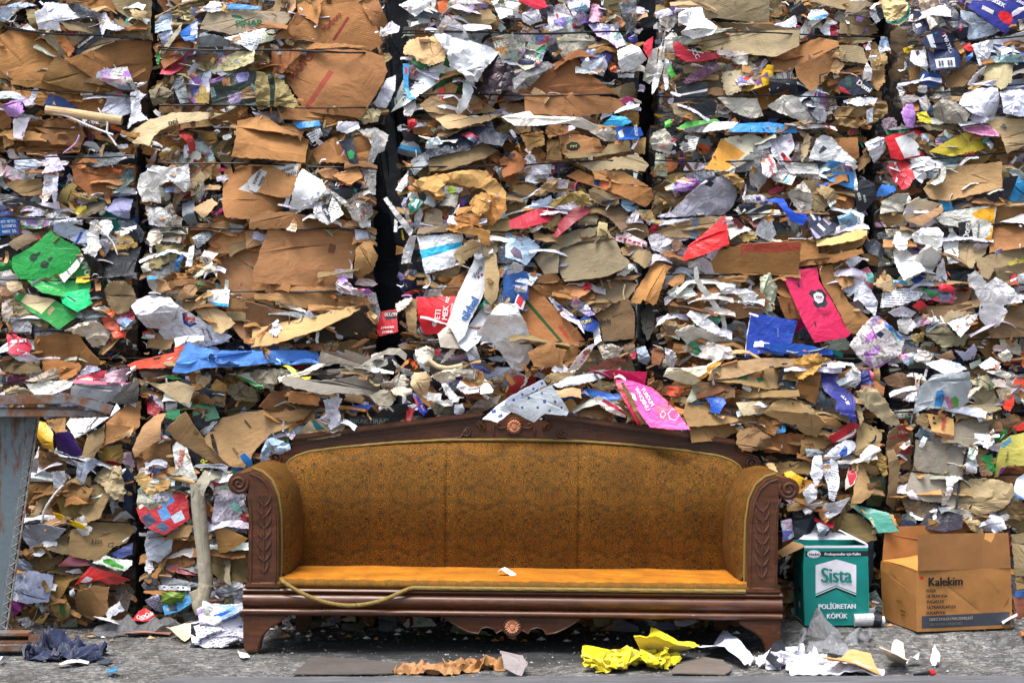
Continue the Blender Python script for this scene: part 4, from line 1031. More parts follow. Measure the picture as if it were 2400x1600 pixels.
 T('pp','#e9eaf0','130 56 132 46 146 45 147 66 140 62 134 60','white folded carton side left of the navy label, top right bale','d8.6 n2',marks=[('#55585e','136 48 139 45 140 49 137 52')])
 T('ct','#2a2f86','181 8 186 2 236 0 236 18 230 18 218 32 204 24 190 14','dark blue carton lettered in white with a red disc, top right corner','d7 n1',texts=[('#e6e6ee','SISEK',211,3.4,4.2,-27,1),('#e6e6ee','SWIS',232,2.4,3,-25,1)],marks=[('#e01c24','210 14 213 11 218 11 223 14 224.5 19 222 22.5 217 22 212 19'),('#d4d0c4','196 6 206.5 11 205 14.5 194.5 9.5')])
 T('pp','#bccbdd','176 10 188 12 214 28 206 32 184 38 176 24','pale blue ribbed board, top right corner','d6 n1 k.06')
 T('ct','#2e2c72','232 18 240 12 240 24 234 22',None,'d7.6')
 T('pp','#e8ecf4','206 36 234 30 250 32 250 42 228 44 216 41 206 41','white plastic sheet folded below the blue carton, top right','d8')
 T('pp','#eef0f6','186 42 206 36 206 46 200 58 192 62 190 52','white crumpled sheet beside the blue plastic, top right bale','d7.6 v1')
 T('ct','#d82c2c','178 42 185 39 189 49 182 47',None,'d9')
 T('ct','#4a86d8','180 54 188 48 186 54 182 58',None,'d9')
 T('ct','#1c4aa4','202 50 204 40 224 44 236 50 250 52 250 58 222 58 204 56','royal blue plastic folded flat with a white motif, top right bale','d8.4',marks=[('#dfe6f2','212 44 218 41 223 46 220 48 217 45 213 47')])
 T('mg','#8fb4b8','202 52 220 51 234 52 232 58 202 58',None,'d9')
 T('kb','#b3a67e','197 66 202 58 216 56 226 60 222 76 212 84 202 76','crumpled khaki paper lump, top right bale','d10 k.45 v1')
 T('cl','#1d1f28','222 68 228 58 244 58 244 66 230 70',None,'d9')
 T('ct','#244f98','138 76 140 66 160 68 158 82 148 80','blue box corner with a torn brown edge, right top bale','d7.5',marks=[('#c8b698','160 68 164 70 164 78 157 82 160 74')])
 T('cb','#84602f','130 62 140 60 140 72 136 84 130 86',None,'d6')
 T('cb','#8a6a40','164 70 186 60 192 62 184 76 178 80 164 82',None,'d6 u-.1')
 T('pp','#d9d5d2','136 80 146 79 146 86 138 86',None,'d8')
 T('pp','#e6e6ee','180 80 190 68 198 62 196 72 190 76 184 80',None,'d8.5')
 T('pp','#c8cade','182 80 200 76 222 74 250 70 250 82 214 82',None,'d7')
 T('pp','#dfe0ee','174 96 180 86 190 82 208 82 210 96 208 106 196 109 184 106 178 100','bulging white plastic sack tied in the middle, right edge of the top right bale','d9 b6 k.1')
 T('pp','#d6d9ec','210 86 230 82 250 84 250 108 228 109 212 106','second half of the tied white sack at the right frame edge','d9 b5 k.1')
 T('cp','#e0dedc','148 90 166 82 169 92 162 94 152 92',None,'d9')
 T('kb','#b07838','130 90 134 86 139 94 138 102 132 104','dried orange brown leaf like paper scrap, right seam','d8')
 T('pl','#a878c0','121 104 126 96 132 96 135 106 134 118 126 118 122 112','violet plastic bag on the seam at the right','d9.5 b3 v1')
 T('pp','#efeae8','137 92 145 87 150 96 147 102 142 101',None,'d9')
 T('pl','#d4cc38','136 104 144 103 150 112 146 115 138 112','small yellow plastic bag on the seam at the right','d10 b2')
 T('kp','#a39c90','150 98 158 92 172 96 184 106 180 114 162 114 152 108','dirty grey cushion of paper on the right seam','d10 b4 k.2 v1')
 T('pl','#cbbfd8','184 108 192 102 202 110 196 114 188 112',None,'d11')
 T('kb','#8c7c60','140 116 160 114 178 114 168 120 146 120',None,'d9 u.3')
 T('pp','#e0a4c8','179 116 196 114 206 116 211 126 196 125 180 120','thin pink tray on the seam, right edge','d11 n0',marks=[('#b06890','181 117.5 196 115.5 205 117.5 209 124.5 196 123.5 183 120')])
 T('cb','#b0966a','200 113 208 109 236 110 250 112 250 132 236 134 218 142 212 126','tan paper sack end printed with a small dark crest, right edge','d9.5 b3 k.15',texts=[('#36505c','Jle',215,117,4,-38,1)])
 T('ct','#1f7d48','108 120 118 117 130 119 124 123 110 124','green carton top on the seam, right column','d8.5')
 T('ct','#d8242e','105 127 114 124 136 119 152 123 152 132 144 142 120 148 112 146','bright red flattened carton with a white panel, right column','d8 u.1 k.08',marks=[('#d3d3d4','115 128 134 121 142 134 138 143 124 146')])
 T('pp','#bcd4ec','139 124 147 122 147 130 142 134',None,'d9')
 T('ct','#c4b030','146 140 164 130 184 120 194 124 200 136 190 140 168 144','yellow plastic wrapper with small red print, right column','d9 u.15',texts=[('#b02c2c','EGE',185,141.5,4,10,1),('#b02c2c','MK',186,128,2.4,80,1)])
 T('mg','#7a5c48','152 128 162 120 178 122 166 130 154 134',None,'d8')
 T('pp','#e6e6ec','88 132 100 126 108 128 106 140 98 150 92 142','white crumpled sheet at the left of the red flattened carton','d7.5 v1')
 T('pp','#98a0a8','194 124 201 124 207 134 203 138',None,'d9.5')
 T('ct','#d23038','110 152 118 148 128 146 134 164 116 168','lower part of a red carton with a white curve, right column','d8.4',marks=[('#ece6e6','116 148 118 148 121 160 118 168 116.5 168 118.6 158')])
 T('tx','#dcdcdc','128 146 146 144 160 150 154 158 138 158',None,'d8')
 T('mg','#d8d4a0','150 143 174 144 190 142 180 150 166 158',None,'d8')
 T('pp','#cdcdda','0 126 22 122 24 136 18 144 22 152 10 152 2 140','lilac white sheet in the fourth column, middle row','d7 n3')
 T('pp','#c9cbcc','37 146 44 128 50 124 58 126 72 142 80 150 76 154 56 150','white plastic triangle with a folded notch, fourth column middle row','d9 u.2 n1',marks=[('#3a3e42','50 134 54 137 47 142 53 146 60 143 70 148 60 148 50 145 46 140')])
 T('cb','#8f5e2c','54 128 82 126 83 144 78 150 66 138 58 130','plain brown box front beside the white triangle, fourth column','d8 n0')
 T('mg','#39343c','23 140 25 128 30 134 27 142',None,'d8.5')
 T('kb','#a3916e','26 144 32 130 36 122 40 126 36 140 30 150',None,'d8')
 T('pp','#f0eef0','-6 148 4 142 8 158 0 164 -6 160','white carton with red words Venus at the middle of the fourth column','d10 n0',texts=[('#c4283c','Venus',2,147,4,-60,.9),('#c4283c','Venus',3,157,3.4,-60,.9)])
 T('cb','#8c8a84','22 148 36 141 38 147 30 150',None,'d9')
 T('pp','#dfdcd8','14 151 30 149 46 149 46 160 20 160',None,'d8.6')
 T('mg','#3f8ecc','45 148 56 148 76 152 80 160 60 160 48 158','blue printed carton end, fourth column middle row','d8.8')
 T('cb','#7a5c38','82 146 90 140 95 146 88 154 82 158',None,'d7')
def wall_middle():
 tile(4)
 T('cb','#8a6e48','4 12 14 8 40 8 40 22 24 24 8 16',None,'d5 k.2')
 T('cb','#95592a','66 -4 105 -4 105 22 84 24 70 12','brown box side with horizontal scuffs and a pale thread, left column','d5.6 n1 u.05')
 T('ct','#244c44','105 -4 120 -2 124 8 112 20 104 22',None,'d5')
 T('cp','#aab8c4','97 18 112 15 126 17 126 22 108 24',None,'d7')
 T('pl','#dcdce8','40 4 48 -6 54 2 52 14 44 28 40 32 38 22',None,'d9')
 T('pl','#d3d0e4','50 8 55 6 54 22 52 32 50 26',None,'d9')
 T('ct','#1a1d24','-4 22 8 22 28 28 46 34 54 36 54 40 40 36 20 30 -4 30','long black carton layer under the lavender bag, left edge','d7')
 T('pp','#7f83a8','-4 24 2 24 8 34 4 38 -4 36',None,'d7.4')
 T('kb','#9a8448','56 20 66 12 72 11 70 18 72 24 62 30 54 28','torn khaki paper with a yellow patch behind it, left column','d7')
 T('kb','#8c7a50','70 20 88 22 90 28 76 30',None,'d7.4')
 T('ct','#a89a28','69 33 80 32 81 40 76 43 70 40',None,'d7')
 T('cb','#b08a48','62 28 66 31 76 42 73 43 64 34',None,'d7.4')
 T('kb','#6d6350','76 30 98 28 96 36 82 42 80 36',None,'d6')
 T('pp','#8b8cb0','97 36 104 26 110 24 122 26 121 36 119 45 108 42','dull lilac paper sheet folded in the seam of the left columns','d7 k.3')
 T('kp','#e6e3de','125 16 128 4 140 -4 174 -2 176 12 172 18 160 8 146 14 147 30 140 28 130 28','torn white paper bundle spilling between the two left columns','d9 k.4 v1')
 T('pp','#dcdce0','152 4 160 0 174 -6 176 14 170 20 158 10',None,'d10')
 T('mg','#c8b8c4','150 16 166 14 166 20 152 20',None,'d8')
 T('cb','#9c8a68','176 10 184 0 190 6 182 22 176 24','grey board strip with dark letters kor, beside the second middle bale','d7',texts=[('#2c2a28','kor',181,15,5,55,.9)])
 T('cp','#9a9ea0','180 24 188 10 190 18 184 30',None,'d8')
 T('cb','#d5b180','178 35 194 25 200 30 188 45','small pale square board scrap stuck out of the second column','d11 n0 u.2')
 T('kp','#b5b4b4','132 32 150 34 160 44 152 52 138 50',None,'d7')
 T('kp','#8a8378','150 34 158 30 164 44 160 54 150 52',None,'d8')
 T('pp','#747c84','166 30 178 26 182 48 178 54 170 46',None,'d7')
 T('ct','#2b67b8','-4 48 6 42 16 44 17 58 0 60 -4 60','blue leaflet with upside down white words at the left frame edge','d9 n0',texts=[('#dfe8f2','GUR OLI',8,47,2.6,186,1),('#dfe8f2','TURKIYE',9,51,2.6,186,.9),('#dfe8f2','SS 2006',9,56,2.8,186,1)])
 T('ct','#3c62b4','-4 40 10 37 12 40 -4 44',None,'d9.4',marks=[('#b83060','-4 44 8 40 12 40 -4 46')])
 T('mg','#cfe2d4','17 46 30 43 44 45 46 50 36 53 20 53','white wrapper with green and blue print above the green carton','d8',marks=[('#2e7c40','18 50 30 51 44 48 45 51 30 53 20 53')])
 T('mg','#8a6a3c','16 38 34 34 52 38 44 42 20 42',None,'d7 u.4')
 T('kp','#c9cdd0','42 40 56 38 66 44 50 50 44 52',None,'d7')
 T('pp','#b8c4d8','50 50 60 47 83 56 80 70 70 66 56 60 49 55','pale blue leaflet lettered First with a dark blue edge, beside the green carton','d8.5 n1',marks=[('#2a3a9c','46 53 50 47 52 48 50 56'),('#3552b8','74 56 76.5 57 71.5 68 69.5 66')],texts=[('#2a3a9c','Tirst',66,45.8,3.0,6,1)])
 T('pp','#e1e5ee','56 46 74 43 77 46 70 50 54 49',None,'d8',)
 T('kp','#ece8e2','84 46 90 44 92 54 90 60 93 70 88 80 74 74 82 70 80 58','torn white paper tongue hanging over the black plastic, left column','d11 k.35')
 T('kp','#dcd8d8','90 46 100 43 104 52 100 60 90 58',None,'d10')
 T('pp','#efeae2','104 56 118 54 120 57 112 60',None,'d10 u.4')
 T('kb','#c8a868','106 61 118 58 124 66 116 70 108 66',None,'d9')
 T('kb','#a5843c','100 68 112 68 126 66 126 70 112 73 104 73',None,'d9.4')
 T('pp','#b5b2c0','92 64 100 63 104 70 98 76 92 76',None,'d10')
 T('cp','#5b6874','108 45 124 46 132 56 130 66 120 60 112 54',None,'d8')
 TB('#e5e1da','88 50 96 57 104 66 108 77',.7,None,'d12','pp',name='paper_cord')
 T('cb','#86735a','10 68 20 60 40 54 46 56 30 66 18 74','torn grey brown board behind the top corner of the green carton','d7')
 T('ct','#15181f','-4 64 10 61 14 66 20 74 14 80 0 82 -4 80',None,'d5.5')
 T('ct','#17933c','12 80 30 70 46 55 52 60 60 64 72 70 80 78 84 86 82 98 60 101 20 100 12 90','large bright green carton with round black marks, laid open at the left','d9 u.1 k.06 n1 b1',marks=[('#14351f','29 78 31 76.5 34 76.5 35.5 79 35 82 32 84 29 83 27.8 80.5'),('#14351f','39 84 42 82.5 45 84 46 87 44 90 40.5 90 37.8 88'),('#14351f','34 76 38 74 38 77 35 79'),('#14351f','44 81 49 79 49 82 46 84')],
  texts=[('#b9dcc0','Wo',79,88,9,-60,.8)],folds=('28 90 48 62 .05',))
 T('ct','#d4d2ce','54 96 62 92 72 80 76 76 78 79 72 90 60 103','white label strip across the green carton','d10 n0',texts=[('#3a3a3a','yilik',73,81,2.6,-58,1),('#3a3a3a','BOY N',65,95,2,-52,1)])
 T('ct','#1aa344','26 101 60 101 83 100 84 110 78 116 60 116 40 112 32 106',None,'d9.4 u.3 n1')
 T('ct','#12c878','55 116 60 112 82 108 84 119 86 122 73 130 58 122','light green tab with a slot on the green carton','d10.4 n0 u.3',marks=[('#123c24','62 116 63 115 71.5 119.5 70.5 120.8')])
 T('ct','#158a34','10 116 18 112 50 118 70 130 72 134 56 146 44 138 26 128','green carton bottom flap pointing to lower right','d9.2 n1',marks=[('#d5bf92','18 120 27 109 51 119 39 131.5'),('#a28460','44 130 48 124 51.5 126 47 133')])
 T('cb','#cdb68c','5 102 20 102 22 108 12 112 8 108',None,'d9')
 T('ct','#157a30','-4 86 10 82 13 90 -4 94',None,'d8.6')
 T('ct','#11803a','94 100 100 98 101 104 92 110 90 104',None,'d7')
 T('ct','#12151c','86 78 100 74 130 70 126 84 124 96 98 99 92 96 90 84','black plastic crate side beside the green carton','d8.4 n1')
 T('ct','#14161c','75 72 90 82 95 88 96 100 94 110 96 116 88 123 81 112 85 106 84 92','black cloth like strip hanging between the green carton and the crate side','d10.6')
 T('cp','#a9b4c0','98 98 122 96 122 99 108 100',None,'d9.5',marks=[('#f0f0f0','112 97.5 115 97.5 115 99 112 99')])
 T('kb','#a08660','94 112 104 102 118 102 124 108 126 120 118 130 108 132 100 124','round tan paper cup wall with a taped seam, below the black crate side','d8.5 b4 k.2')
 TB('#dfe2e6','98 99 104 106 112 114 112 120',1.0,None,'d11','pl',name='plastic_strip')
 T('pp','#e0e0e0','86 126 96 124 101 128 94 131',None,'d9')
 T('mg','#cc6470','104 134 122 127 124 136 117 144 108 140','red and white patterned packet below the crate side','d10',marks=[('#b83048','105 135 122 128 122.5 129.5 106 137'),('#b83048','107 138 123 131 123.5 133 109 140'),('#b83048','111 142 122 135 122 137 114 143')])
 T('ct','#bc4a2c','92 134 100 131 107 140 116 145 108 148 96 144',None,'d9')
 T('ct','#c8602c','98 130 102 126 106 130 104 135',None,'d10')
 T('pl','#8c8a88','74 124 86 128 92 136 86 140 74 138',None,'d8')
 T('ct','#5e6064','70 134 88 136 84 146 68 146',None,'d7')
 T('kb','#6f5a44','30 136 52 128 76 132 66 144 42 144',None,'d6')
 T('kb','#8f8464','12 118 28 128 46 140 44 146 28 140 12 132','crumpled grey brown paper below the green carton, left edge','d8.5')
 T('kp','#c8beb0','2 122 10 118 13 130 8 140 2 138',None,'d9')
 T('pp','#9c9ca0','10 134 24 134 31 142 30 150 8 150',None,'d7')
 T('pl','#8c92a0','30 140 56 144 62 150 50 152 32 152',None,'d7')
 T('kp','#dccfb8','60 147 76 140 90 138 98 144 101 150 96 160 84 162 78 152','cream paper bowl torn open, left of the blue cloth','d9 k.35')
 T('cb','#9a6a34','33 152 60 149 74 151 80 160 94 176 90 182 34 178 32 160','brown box in the lower left of the middle row, one side split','d7.6 n1')
 T('ct','#c42040','6 150 12 147 16 152 26 155 30 162 26 170 10 168','red plastic scrap with white letters at the left frame edge','d9.5 k.25',texts=[('#eee0e4','oa art',18,155.5,4.4,5,1)])
 T('ct','#d84a30','102 147 116 148 116 153 106 154',None,'d10')
 T('pp','#e6e6e8','134 144 122 124 128 118 144 111 152 112 166 124 162 134 148 146','white sack with a curved red and blue logo, torn open (upper part)','d8.6')
 T('pp','#d3d4dc','152 132 164 124 178 132 200 146 214 152 206 158 180 164 152 158 144 148','white sack printed with a red and blue arc, lower left of the second middle bale','d9 k.12',marks=[('#27408c','168 131 171 130 171 137 175 141 180 139 182 141 175 144 169 140.5'),('#d8402c','171 130 173 131 173 134 177 136 180 134.5 180.5 138 175 140.5 171 137')],texts=[('#3a3f58','VERSEN',193,150,2.6,-62,1),('#3a3f58','HINZ',188,148,2.2,-62,1)])
 T('cb','#c9a876','178 128 192 124 204 128 217 140 204 150 198 148 190 138','pale torn board lying over the logo sack','d11 n1 u.2')
 T('cb','#a28052','166 118 178 116 192 112 190 122 172 130 168 126',None,'d9.5')
 T('pp','#f0f3f6','190 110 211 109 211 125 189 123','small white card with a light blue lower band, second column','d11.5 n0 u.1',marks=[('#2a9cd8','189 120 211 122.5 211 126 188 124')])
 T('kb','#b5895a','143 100 147 98 158 104 178 106 172 110 160 112 150 114 143 112','broken brown box opening toward the viewer, second middle bale','d10.5')
 T('kb','#94652f','156 92 164 94 178 98 184 104 166 106 160 102',None,'d10')
 T('cb','#b08658','160 118 170 106 184 101 182 110 180 114 166 119','bent brown board flap in front of the opened box, second middle bale','d12 u-.1')
 T('kb','#b4864a','168 96 178 88 190 84 186 90 176 94',None,'d11')
 T('kp','#d8cfae','178 98 192 85 198 84 200 98 194 90 182 99',None,'d12')
 T('pp','#e3ded2','184 84 188 73 200 76 194 86',None,'d10',texts=[('#2a2a2a','13',190,82,4,30,.8)])
 T('pp','#e4e7ea','170 88 174 70 179 68 177 88','narrow white card strip standing in the second middle bale','d9 n0')
 T('tx','#bfc4c8','178 62 186 56 200 55 190 66 182 72',None,'d7')
 T('kp','#d8cbb8','136 56 146 54 150 60 148 66 140 70 134 66','torn white paper edge curling out of the second middle bale','d9')
 T('kb','#8f8258','138 86 150 70 162 66 170 68 162 80 146 90 130 90','matted olive paper mash, left part of the second middle bale','d8.5 k.7 n12 v1')
 T('kb','#b09a6c','144 66 156 70 156 82 144 80',None,'d9')
 T('kp','#e2dccf','130 88 138 82 140 92 132 94',None,'d9')
 T('pp','#bdbab4','134 96 142 92 158 94 150 100 142 112 136 106',None,'d8')
 T('pp','#4a8acc','160 90 168 76 170 78 164 92',None,'d8')
 T('kp','#b5aca0','160 40 168 44 166 52 158 50',None,'d9')
 T('kb','#7c6a4c','150 60 162 50 172 54 170 64 156 68',None,'d6')
 T('cb','#7d5c32','182 50 212 46 236 46 236 52 190 54',None,'d8 u.2')
 T('cb','#b3793f','186 76 204 60 222 55 236 54 236 68 222 72 200 80 190 84 180 82','long light brown board slope at the left of the big flat panel','d5.4 u.1 n0')
 T('cb','#a5754a','195 80 222 72 262 65 262 120 208 118 196 92','broad brown panel darkened by wet stains, second middle bale','d5.8 n1 u.05 k.05')
 T('cb','#9c7048','205 114 240 113 262 113 262 160 228 158 212 140',None,'d5.6')
 T('cb','#a06c38','204 -4 262 -8 262 34 236 46 210 44 206 30','glossy tape wrapped brown bale end, left of the address labels','d5 b3',marks=[('#c9c4bc','196 6 200 6 198 22 206 24 206 30 197 28 194 18'),('#c9c4bc','220 18 240 0 240 22 232 21')],texts=[('#3a3a3c','UN KON',196.5,14,3,85,.9),('#3a3a3c','REND',201,24,3,5,1)])
 tile(5)
 T('cb','#b57f48','-8 8 8 -6 42 -6 38 8 34 22 30 26 8 22 -6 18','brown parcel with white printed address tape on two sides','d9 u.1 n1',marks=[('#d5d2cc','-8 10 2 -2 10 1 4 16 -2 22 -8 20'),('#d5d2cc','12 -6 40 -6 38 6 30 3')],texts=[('#333338','TREND',5,10,2.6,65,.9),('#333338','TREND',34,3,3,195,.9),('#333338','KONFEKS',1,6,2.6,65,.9),('#333338','EKSIYON',30,-1,2.6,195,.8)])
 T('pl','#eceef0','42 -2 52 4 62 10 66 18 58 26 44 34 32 40 30 38 34 24 38 8','large bright white plastic sack pressed in the second column','d10 b4 k.15')
 T('pl','#dfe0e2','60 18 72 16 75 19 64 22 54 30 44 36 36 40',None,'d11')
 T('cb','#a9784a','56 0 72 -4 80 6 74 10 62 6',None,'d8.6 u.3')
 T('cb','#b98348','70 4 94 -4 98 6 88 13 84 13','small orange brown flap above the dark carton, second middle bale','d11 n1')
 T('ct','#1d2230','66 14 74 8 84 12 98 8 96 16 78 24','dark carton with white letter fragments, second middle bale','d9',texts=[('#dcdce0','17',76,13,4,-20,1)])
 T('tx','#e8e8e6','54 32 60 29 64 40 68 44 70 48 66 50 58 46 53 38',None,'d11.5')
 T('tx','#efeee8','66 36 70 23 74 28 81 40 70 48 68 42','folded white printed leaflet like a paper boat, second middle bale','d12 n1')
 T('ct','#41465a','60 28 64 32 69 44 67 46 62 36',None,'d12.4',texts=[('#d8d8e0','JAMS',65,38,2.2,-62,1)])
 T('pl','#e8e6e2','66 18 72 20 82 27 86 32 82 33 74 26',None,'d12')
 T('cp','#b8b4b0','82 32 90 22 104 16 108 40 100 48 90 46','clear printed film with red letters at the edge of the black gap','d10',texts=[('#b8303c','KAR',99,40,3.4,70,1)])
 T('pp','#e9e7e0','92 25 97 22 98 26 94 34 92 30',None,'d11')
 T('pp','#d5d5d8','93 46 105 45 106 52 97 53',None,'d9')
 T('cp','#d5d2ca','96 -2 111 0 110 18 104 18 100 10',None,'d10')
 T('cb','#8a5f34','-4 38 30 38 92 48 92 53 40 54 -4 54','long torn brown box edge above the big flat panel','d8 u.2 t3 n1')
 T('pp','#eae8e4','16 44 22 47 39 50 38 57 30 55 22 50','white torn paper tongue on the top edge of the big flat panel','d9.5',marks=[('#a88a64','33 50 39 50 38 56 32 55')])
 T('cb','#b07a48','12 55 60 53 90 56 93 64 90 78 84 100 70 106 54 107 0 103 0 92 6 72','big flat brown cardboard panel with a small square hole, centre of the second column','d7.4 u.03 k.03 n1',marks=[('#7c5230','67 66 73 68 71.5 76 65.5 75'),('#8a6238','18 104 22 104 21 109 16 109')],folds=())
 T('cb','#b5885a','-10 56 12 55 6 68 -8 72',None,'d7')
 T('cb','#a9743f','0 103 54 107 84 104 88 110 60 110 0 112 -4 108',None,'d7.8 u.35 n0')
 T('cb','#b98850','0 113 70 110 77 116 73 128 60 131 48 127 20 120 0 118','pale brown board strip under the wire, second middle bale','d8 n0 u.1')
 T('cb','#b08048','0 118 18 120 16 124 0 119',None,'d9')
 T('pp','#e4d8c4','18 119 22 119 46 128 46 130 40 129 18 123',None,'d9')
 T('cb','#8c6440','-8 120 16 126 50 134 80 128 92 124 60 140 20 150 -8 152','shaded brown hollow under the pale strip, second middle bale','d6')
 T('cb','#9f7240','76 114 104 116 112 130 106 138 92 126 74 128',None,'d7')
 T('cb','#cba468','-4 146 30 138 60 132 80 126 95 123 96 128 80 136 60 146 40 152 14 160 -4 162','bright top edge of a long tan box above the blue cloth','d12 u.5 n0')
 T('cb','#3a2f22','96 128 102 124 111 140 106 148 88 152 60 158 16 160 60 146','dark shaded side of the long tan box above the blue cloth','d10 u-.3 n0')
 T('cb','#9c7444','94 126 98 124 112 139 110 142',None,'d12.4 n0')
 T('kp','#eeeeec','13 142 18 140 28 140 28 142 23 146 20 152 15 153 12 148','small white torn paper stuck on the tan box edge','d13')
 T('pp','#cfd2e0','90 53 102 55 104 62 98 68 92 66',None,'d8')
 T('cb','#a37a44','92 72 100 65 106 66 113 78 108 92 96 99 90 96','brown rounded box end at the right edge of the second middle bale','d9 b3 n1')
 T('mg','#c4b4bc','73 104 78 96 82 98 90 108 104 109 108 112 98 116 88 114 78 113','crinkled snack wrapper with dark red print by the big flat panel','d12 k.4 v1',marks=[('#8c2438','92 106 101 108 102 111 94 110')])
 T('cp','#a8a8ac','100 110 110 112 115 130 112 142 108 130',None,'d10')
 T('ct','#c8202c','115 129 129 127 131 148 114 152 110 146','red carton with white upside down print deep in the black gap','d3 n0',texts=[('#e8d4d4','667330',124,132,3.6,182,.8),('#f0dede','BAHARAT',121,144,2.2,184,.9),('#f0dede','SINIRSIZ',121,148,2.2,184,.9)],marks=[('#2a2224','118 130 129 129 129 136 119 137')])
 T('pp','#eceae8','136 5 140 0 139 14 134 20 128 18','white label strip at the left edge of the third middle bale','d8')
 T('cb','#b9773a','138 14 146 10 152 20 144 24',None,'d7')
 T('kb','#c99a52','146 9 160 5 190 0 212 0 222 10 230 20 229 34 222 36 218 24 206 16 190 14 176 10 170 16 174 22 166 24 158 18 150 16','arching band of tan wrapping paper in the third middle bale','d11 k.25')
 T('kb','#b9863f','150 14 158 12 170 18 172 28 164 26',None,'d10.4')
 T('kb','#d09a4c','200 24 208 20 216 22 214 36 206 42 200 40 196 30','wavy orange tan wrapping paper hanging in folds, third middle bale','d12.6 b3 k.35 n7 v1')
 T('kb','#c8873c','214 22 230 26 230 36 222 46 212 54 206 52 206 42',None,'d12 k.4 n7')
 T('kb','#c48038','176 52 180 44 194 40 206 42 208 52 196 50 184 54','fan of orange paper folds at the bottom of the wrapping paper','d12.4 b3')
 T('kb','#c0893f','174 54 196 50 204 54 215 56 215 70 208 68 204 60 188 58',None,'d13')
 T('ct','#a4c81e','176 15 181 14 184 20 178 21',None,'d9')
 T('pp','#9a9a90','168 32 173 20 187 20 184 34','grey board piece with a pencil mark, third middle bale','d8 n0')
 T('pp','#aab4bc','154 30 158 23 167 29 163 34',None,'d8.4 n0')
 T('ct','#2a7c6c','140 32 146 24 154 28 150 36 142 40','white wrapper with a teal sign, left side of the third middle bale','d8.6',marks=[('#e0ece6','143 31 148 28 149 29.6 144 33'),('#e0ece6','147 26 150 27 147 35 145 34')])
 T('pp','#e5e5e2','138 20 148 20 150 25 142 28',None,'d8')
 T('pp','#dce2e8','136 34 142 44 146 50 143 54 138 46',None,'d8.4')
 T('cp','#cdd2d6','146 42 152 34 154 40 150 52 146 56',None,'d9')
 T('cb','#8f7f66','154 50 155 38 160 33 171 37 172 50',None,'d8 k.2')
 T('pp','#bfbfbf','117 26 120 24 134 42 145 55 142 61 132 48','grey bent strip sticking out across the black gap','d12 n0')
 T('pp','#dcdcdc','127 44 130 46 130 57 127 57',None,'d10')
 T('pp','#e0ddf0','182 34 194 36 200 41 186 42',None,'d9')
 T('pp','#d8d2ce','180 42 187 30 187 36',None,'d9.6')
 T('ct','#23283a','188 24 198 22 200 34 190 34',None,'d7')
 T('cb','#877660','150 52 176 50 176 56 148 59',None,'d9 u.3')
 T('pp','#eef4f8','148 60 190 58 190 65 182 88 156 95 153 84','white box panel with a bright light blue band, third middle bale','d10 n0 u.05',marks=[('#2fb2e2','150 74 160 71 190 65 190.5 69 176 74 152 81.5')])
 T('pp','#e5e6e8','142 61 148 60 142 84 133 86 136 72','white bent card edge left of the light blue band box','d9',folds=('145 60 139 86 .5',))
 T('kb','#bfa374','182 78 188 70 198 64 208 66 206 74 196 80 188 88',None,'d11')
 T('cb','#93602c','170 112 182 98 198 88 204 92 196 108 188 120 176 118','brown box corner behind the white slanted carton, third middle bale','d7')
 T('kb','#8c7450','154 92 178 90 190 86 184 98 176 106 168 100',None,'d8')
 T('kb','#4a6a4c','156 98 164 100 164 108 158 108',None,'d9')
 T('pp','#d3ccc0','162 114 170 104 176 106 172 116',None,'d9')
 T('ct','#d81c28','147 116 160 116 186 115 184 124 178 136 172 150 154 150 149 136','bright red carton with white letters ETI MEK, third middle bale','d9.6 n0 u.05',texts=[('#f2dada','ETI',167,132,5.2,84,.95),('#f2dada','MEK',174,130.5,5.2,84,.95),('#f2dada','KIZ',176,118.5,3,78,.9),('#f2dada','KIZARMIS',180,126,1.7,78,.9)],marks=[('#f0d0d0','162 139 164 137 166 139 166 142 164 143.5 162 142')])
 T('ct','#dfe1e4','180 146 176 140 186 112 204 74 216 62 222 70 216 92 208 116 196 140 192 152 186 158','long white carton slanted upward, lettered tikbal in blue','d10.6 n0',texts=[('#2f62a8','tikbal',196,127,8.2,60,.95),('#4a4a50','Visco',203,93,4.6,58,.9)],marks=[('#7a3a6c','203 97 205 96 206 98 204 100'),('#7a3a6c','206 95 208 94 209 96 207 98')])
 T('ct','#d6dade','186 160 196 142 210 122 222 118 224 128 212 146 204 158 194 166',None,'d10.2 n0',texts=[('#5a86bc','SL',206,146,5,60,1)])
 T('mg','#b9c3cc','222 70 236 60 250 62 240 80 232 86 222 84',None,'d9')
 T('cb','#b59a6c','210 96 210 84 214 76 220 76 224 96 222 116 216 124 210 116','torn corrugated strip with ribs hanging over the white carton','d12.6 n0 u.1')
 T('cb','#8c7a5e','208 72 222 64 222 74 214 80 208 78',None,'d12')
 T('tx','#d5dae2','224 106 236 84 246 88 240 104 230 118 222 122',None,'d10.4')
 T('mg','#3a66b4','230 112 236 104 250 104 250 118 236 126 228 122','dark blue photo panel of the white carton, third middle bale','d11')
 T('ct','#b5aa9c','167 150 176 142 184 142 196 148 202 158 196 164 170 162','round grey carton base at the foot of the white slanted carton','d12')
 T('pp','#eff0f2','200 154 218 128 224 122 238 122 248 140 256 168 246 184 236 184 224 166',None,'d12 n2')
 T('kp','#cfc8bc','128 122 142 116 144 118 138 126 130 130',None,'d9')
 T('cb','#8f734c','136 116 148 118 148 150 140 148',None,'d8')
 tile(6)
 T('pp','#d9dce2','12 0 36 0 32 8 22 12 12 10',None,'d8')
 T('cb','#86673c','0 14 20 12 26 18 20 26 2 20',None,'d8')
 T('kb','#a98a5c','20 22 30 12 40 8 58 10 58 16 46 20 36 20 26 24','tied bundle of brown paper, upper third middle bale','d11')
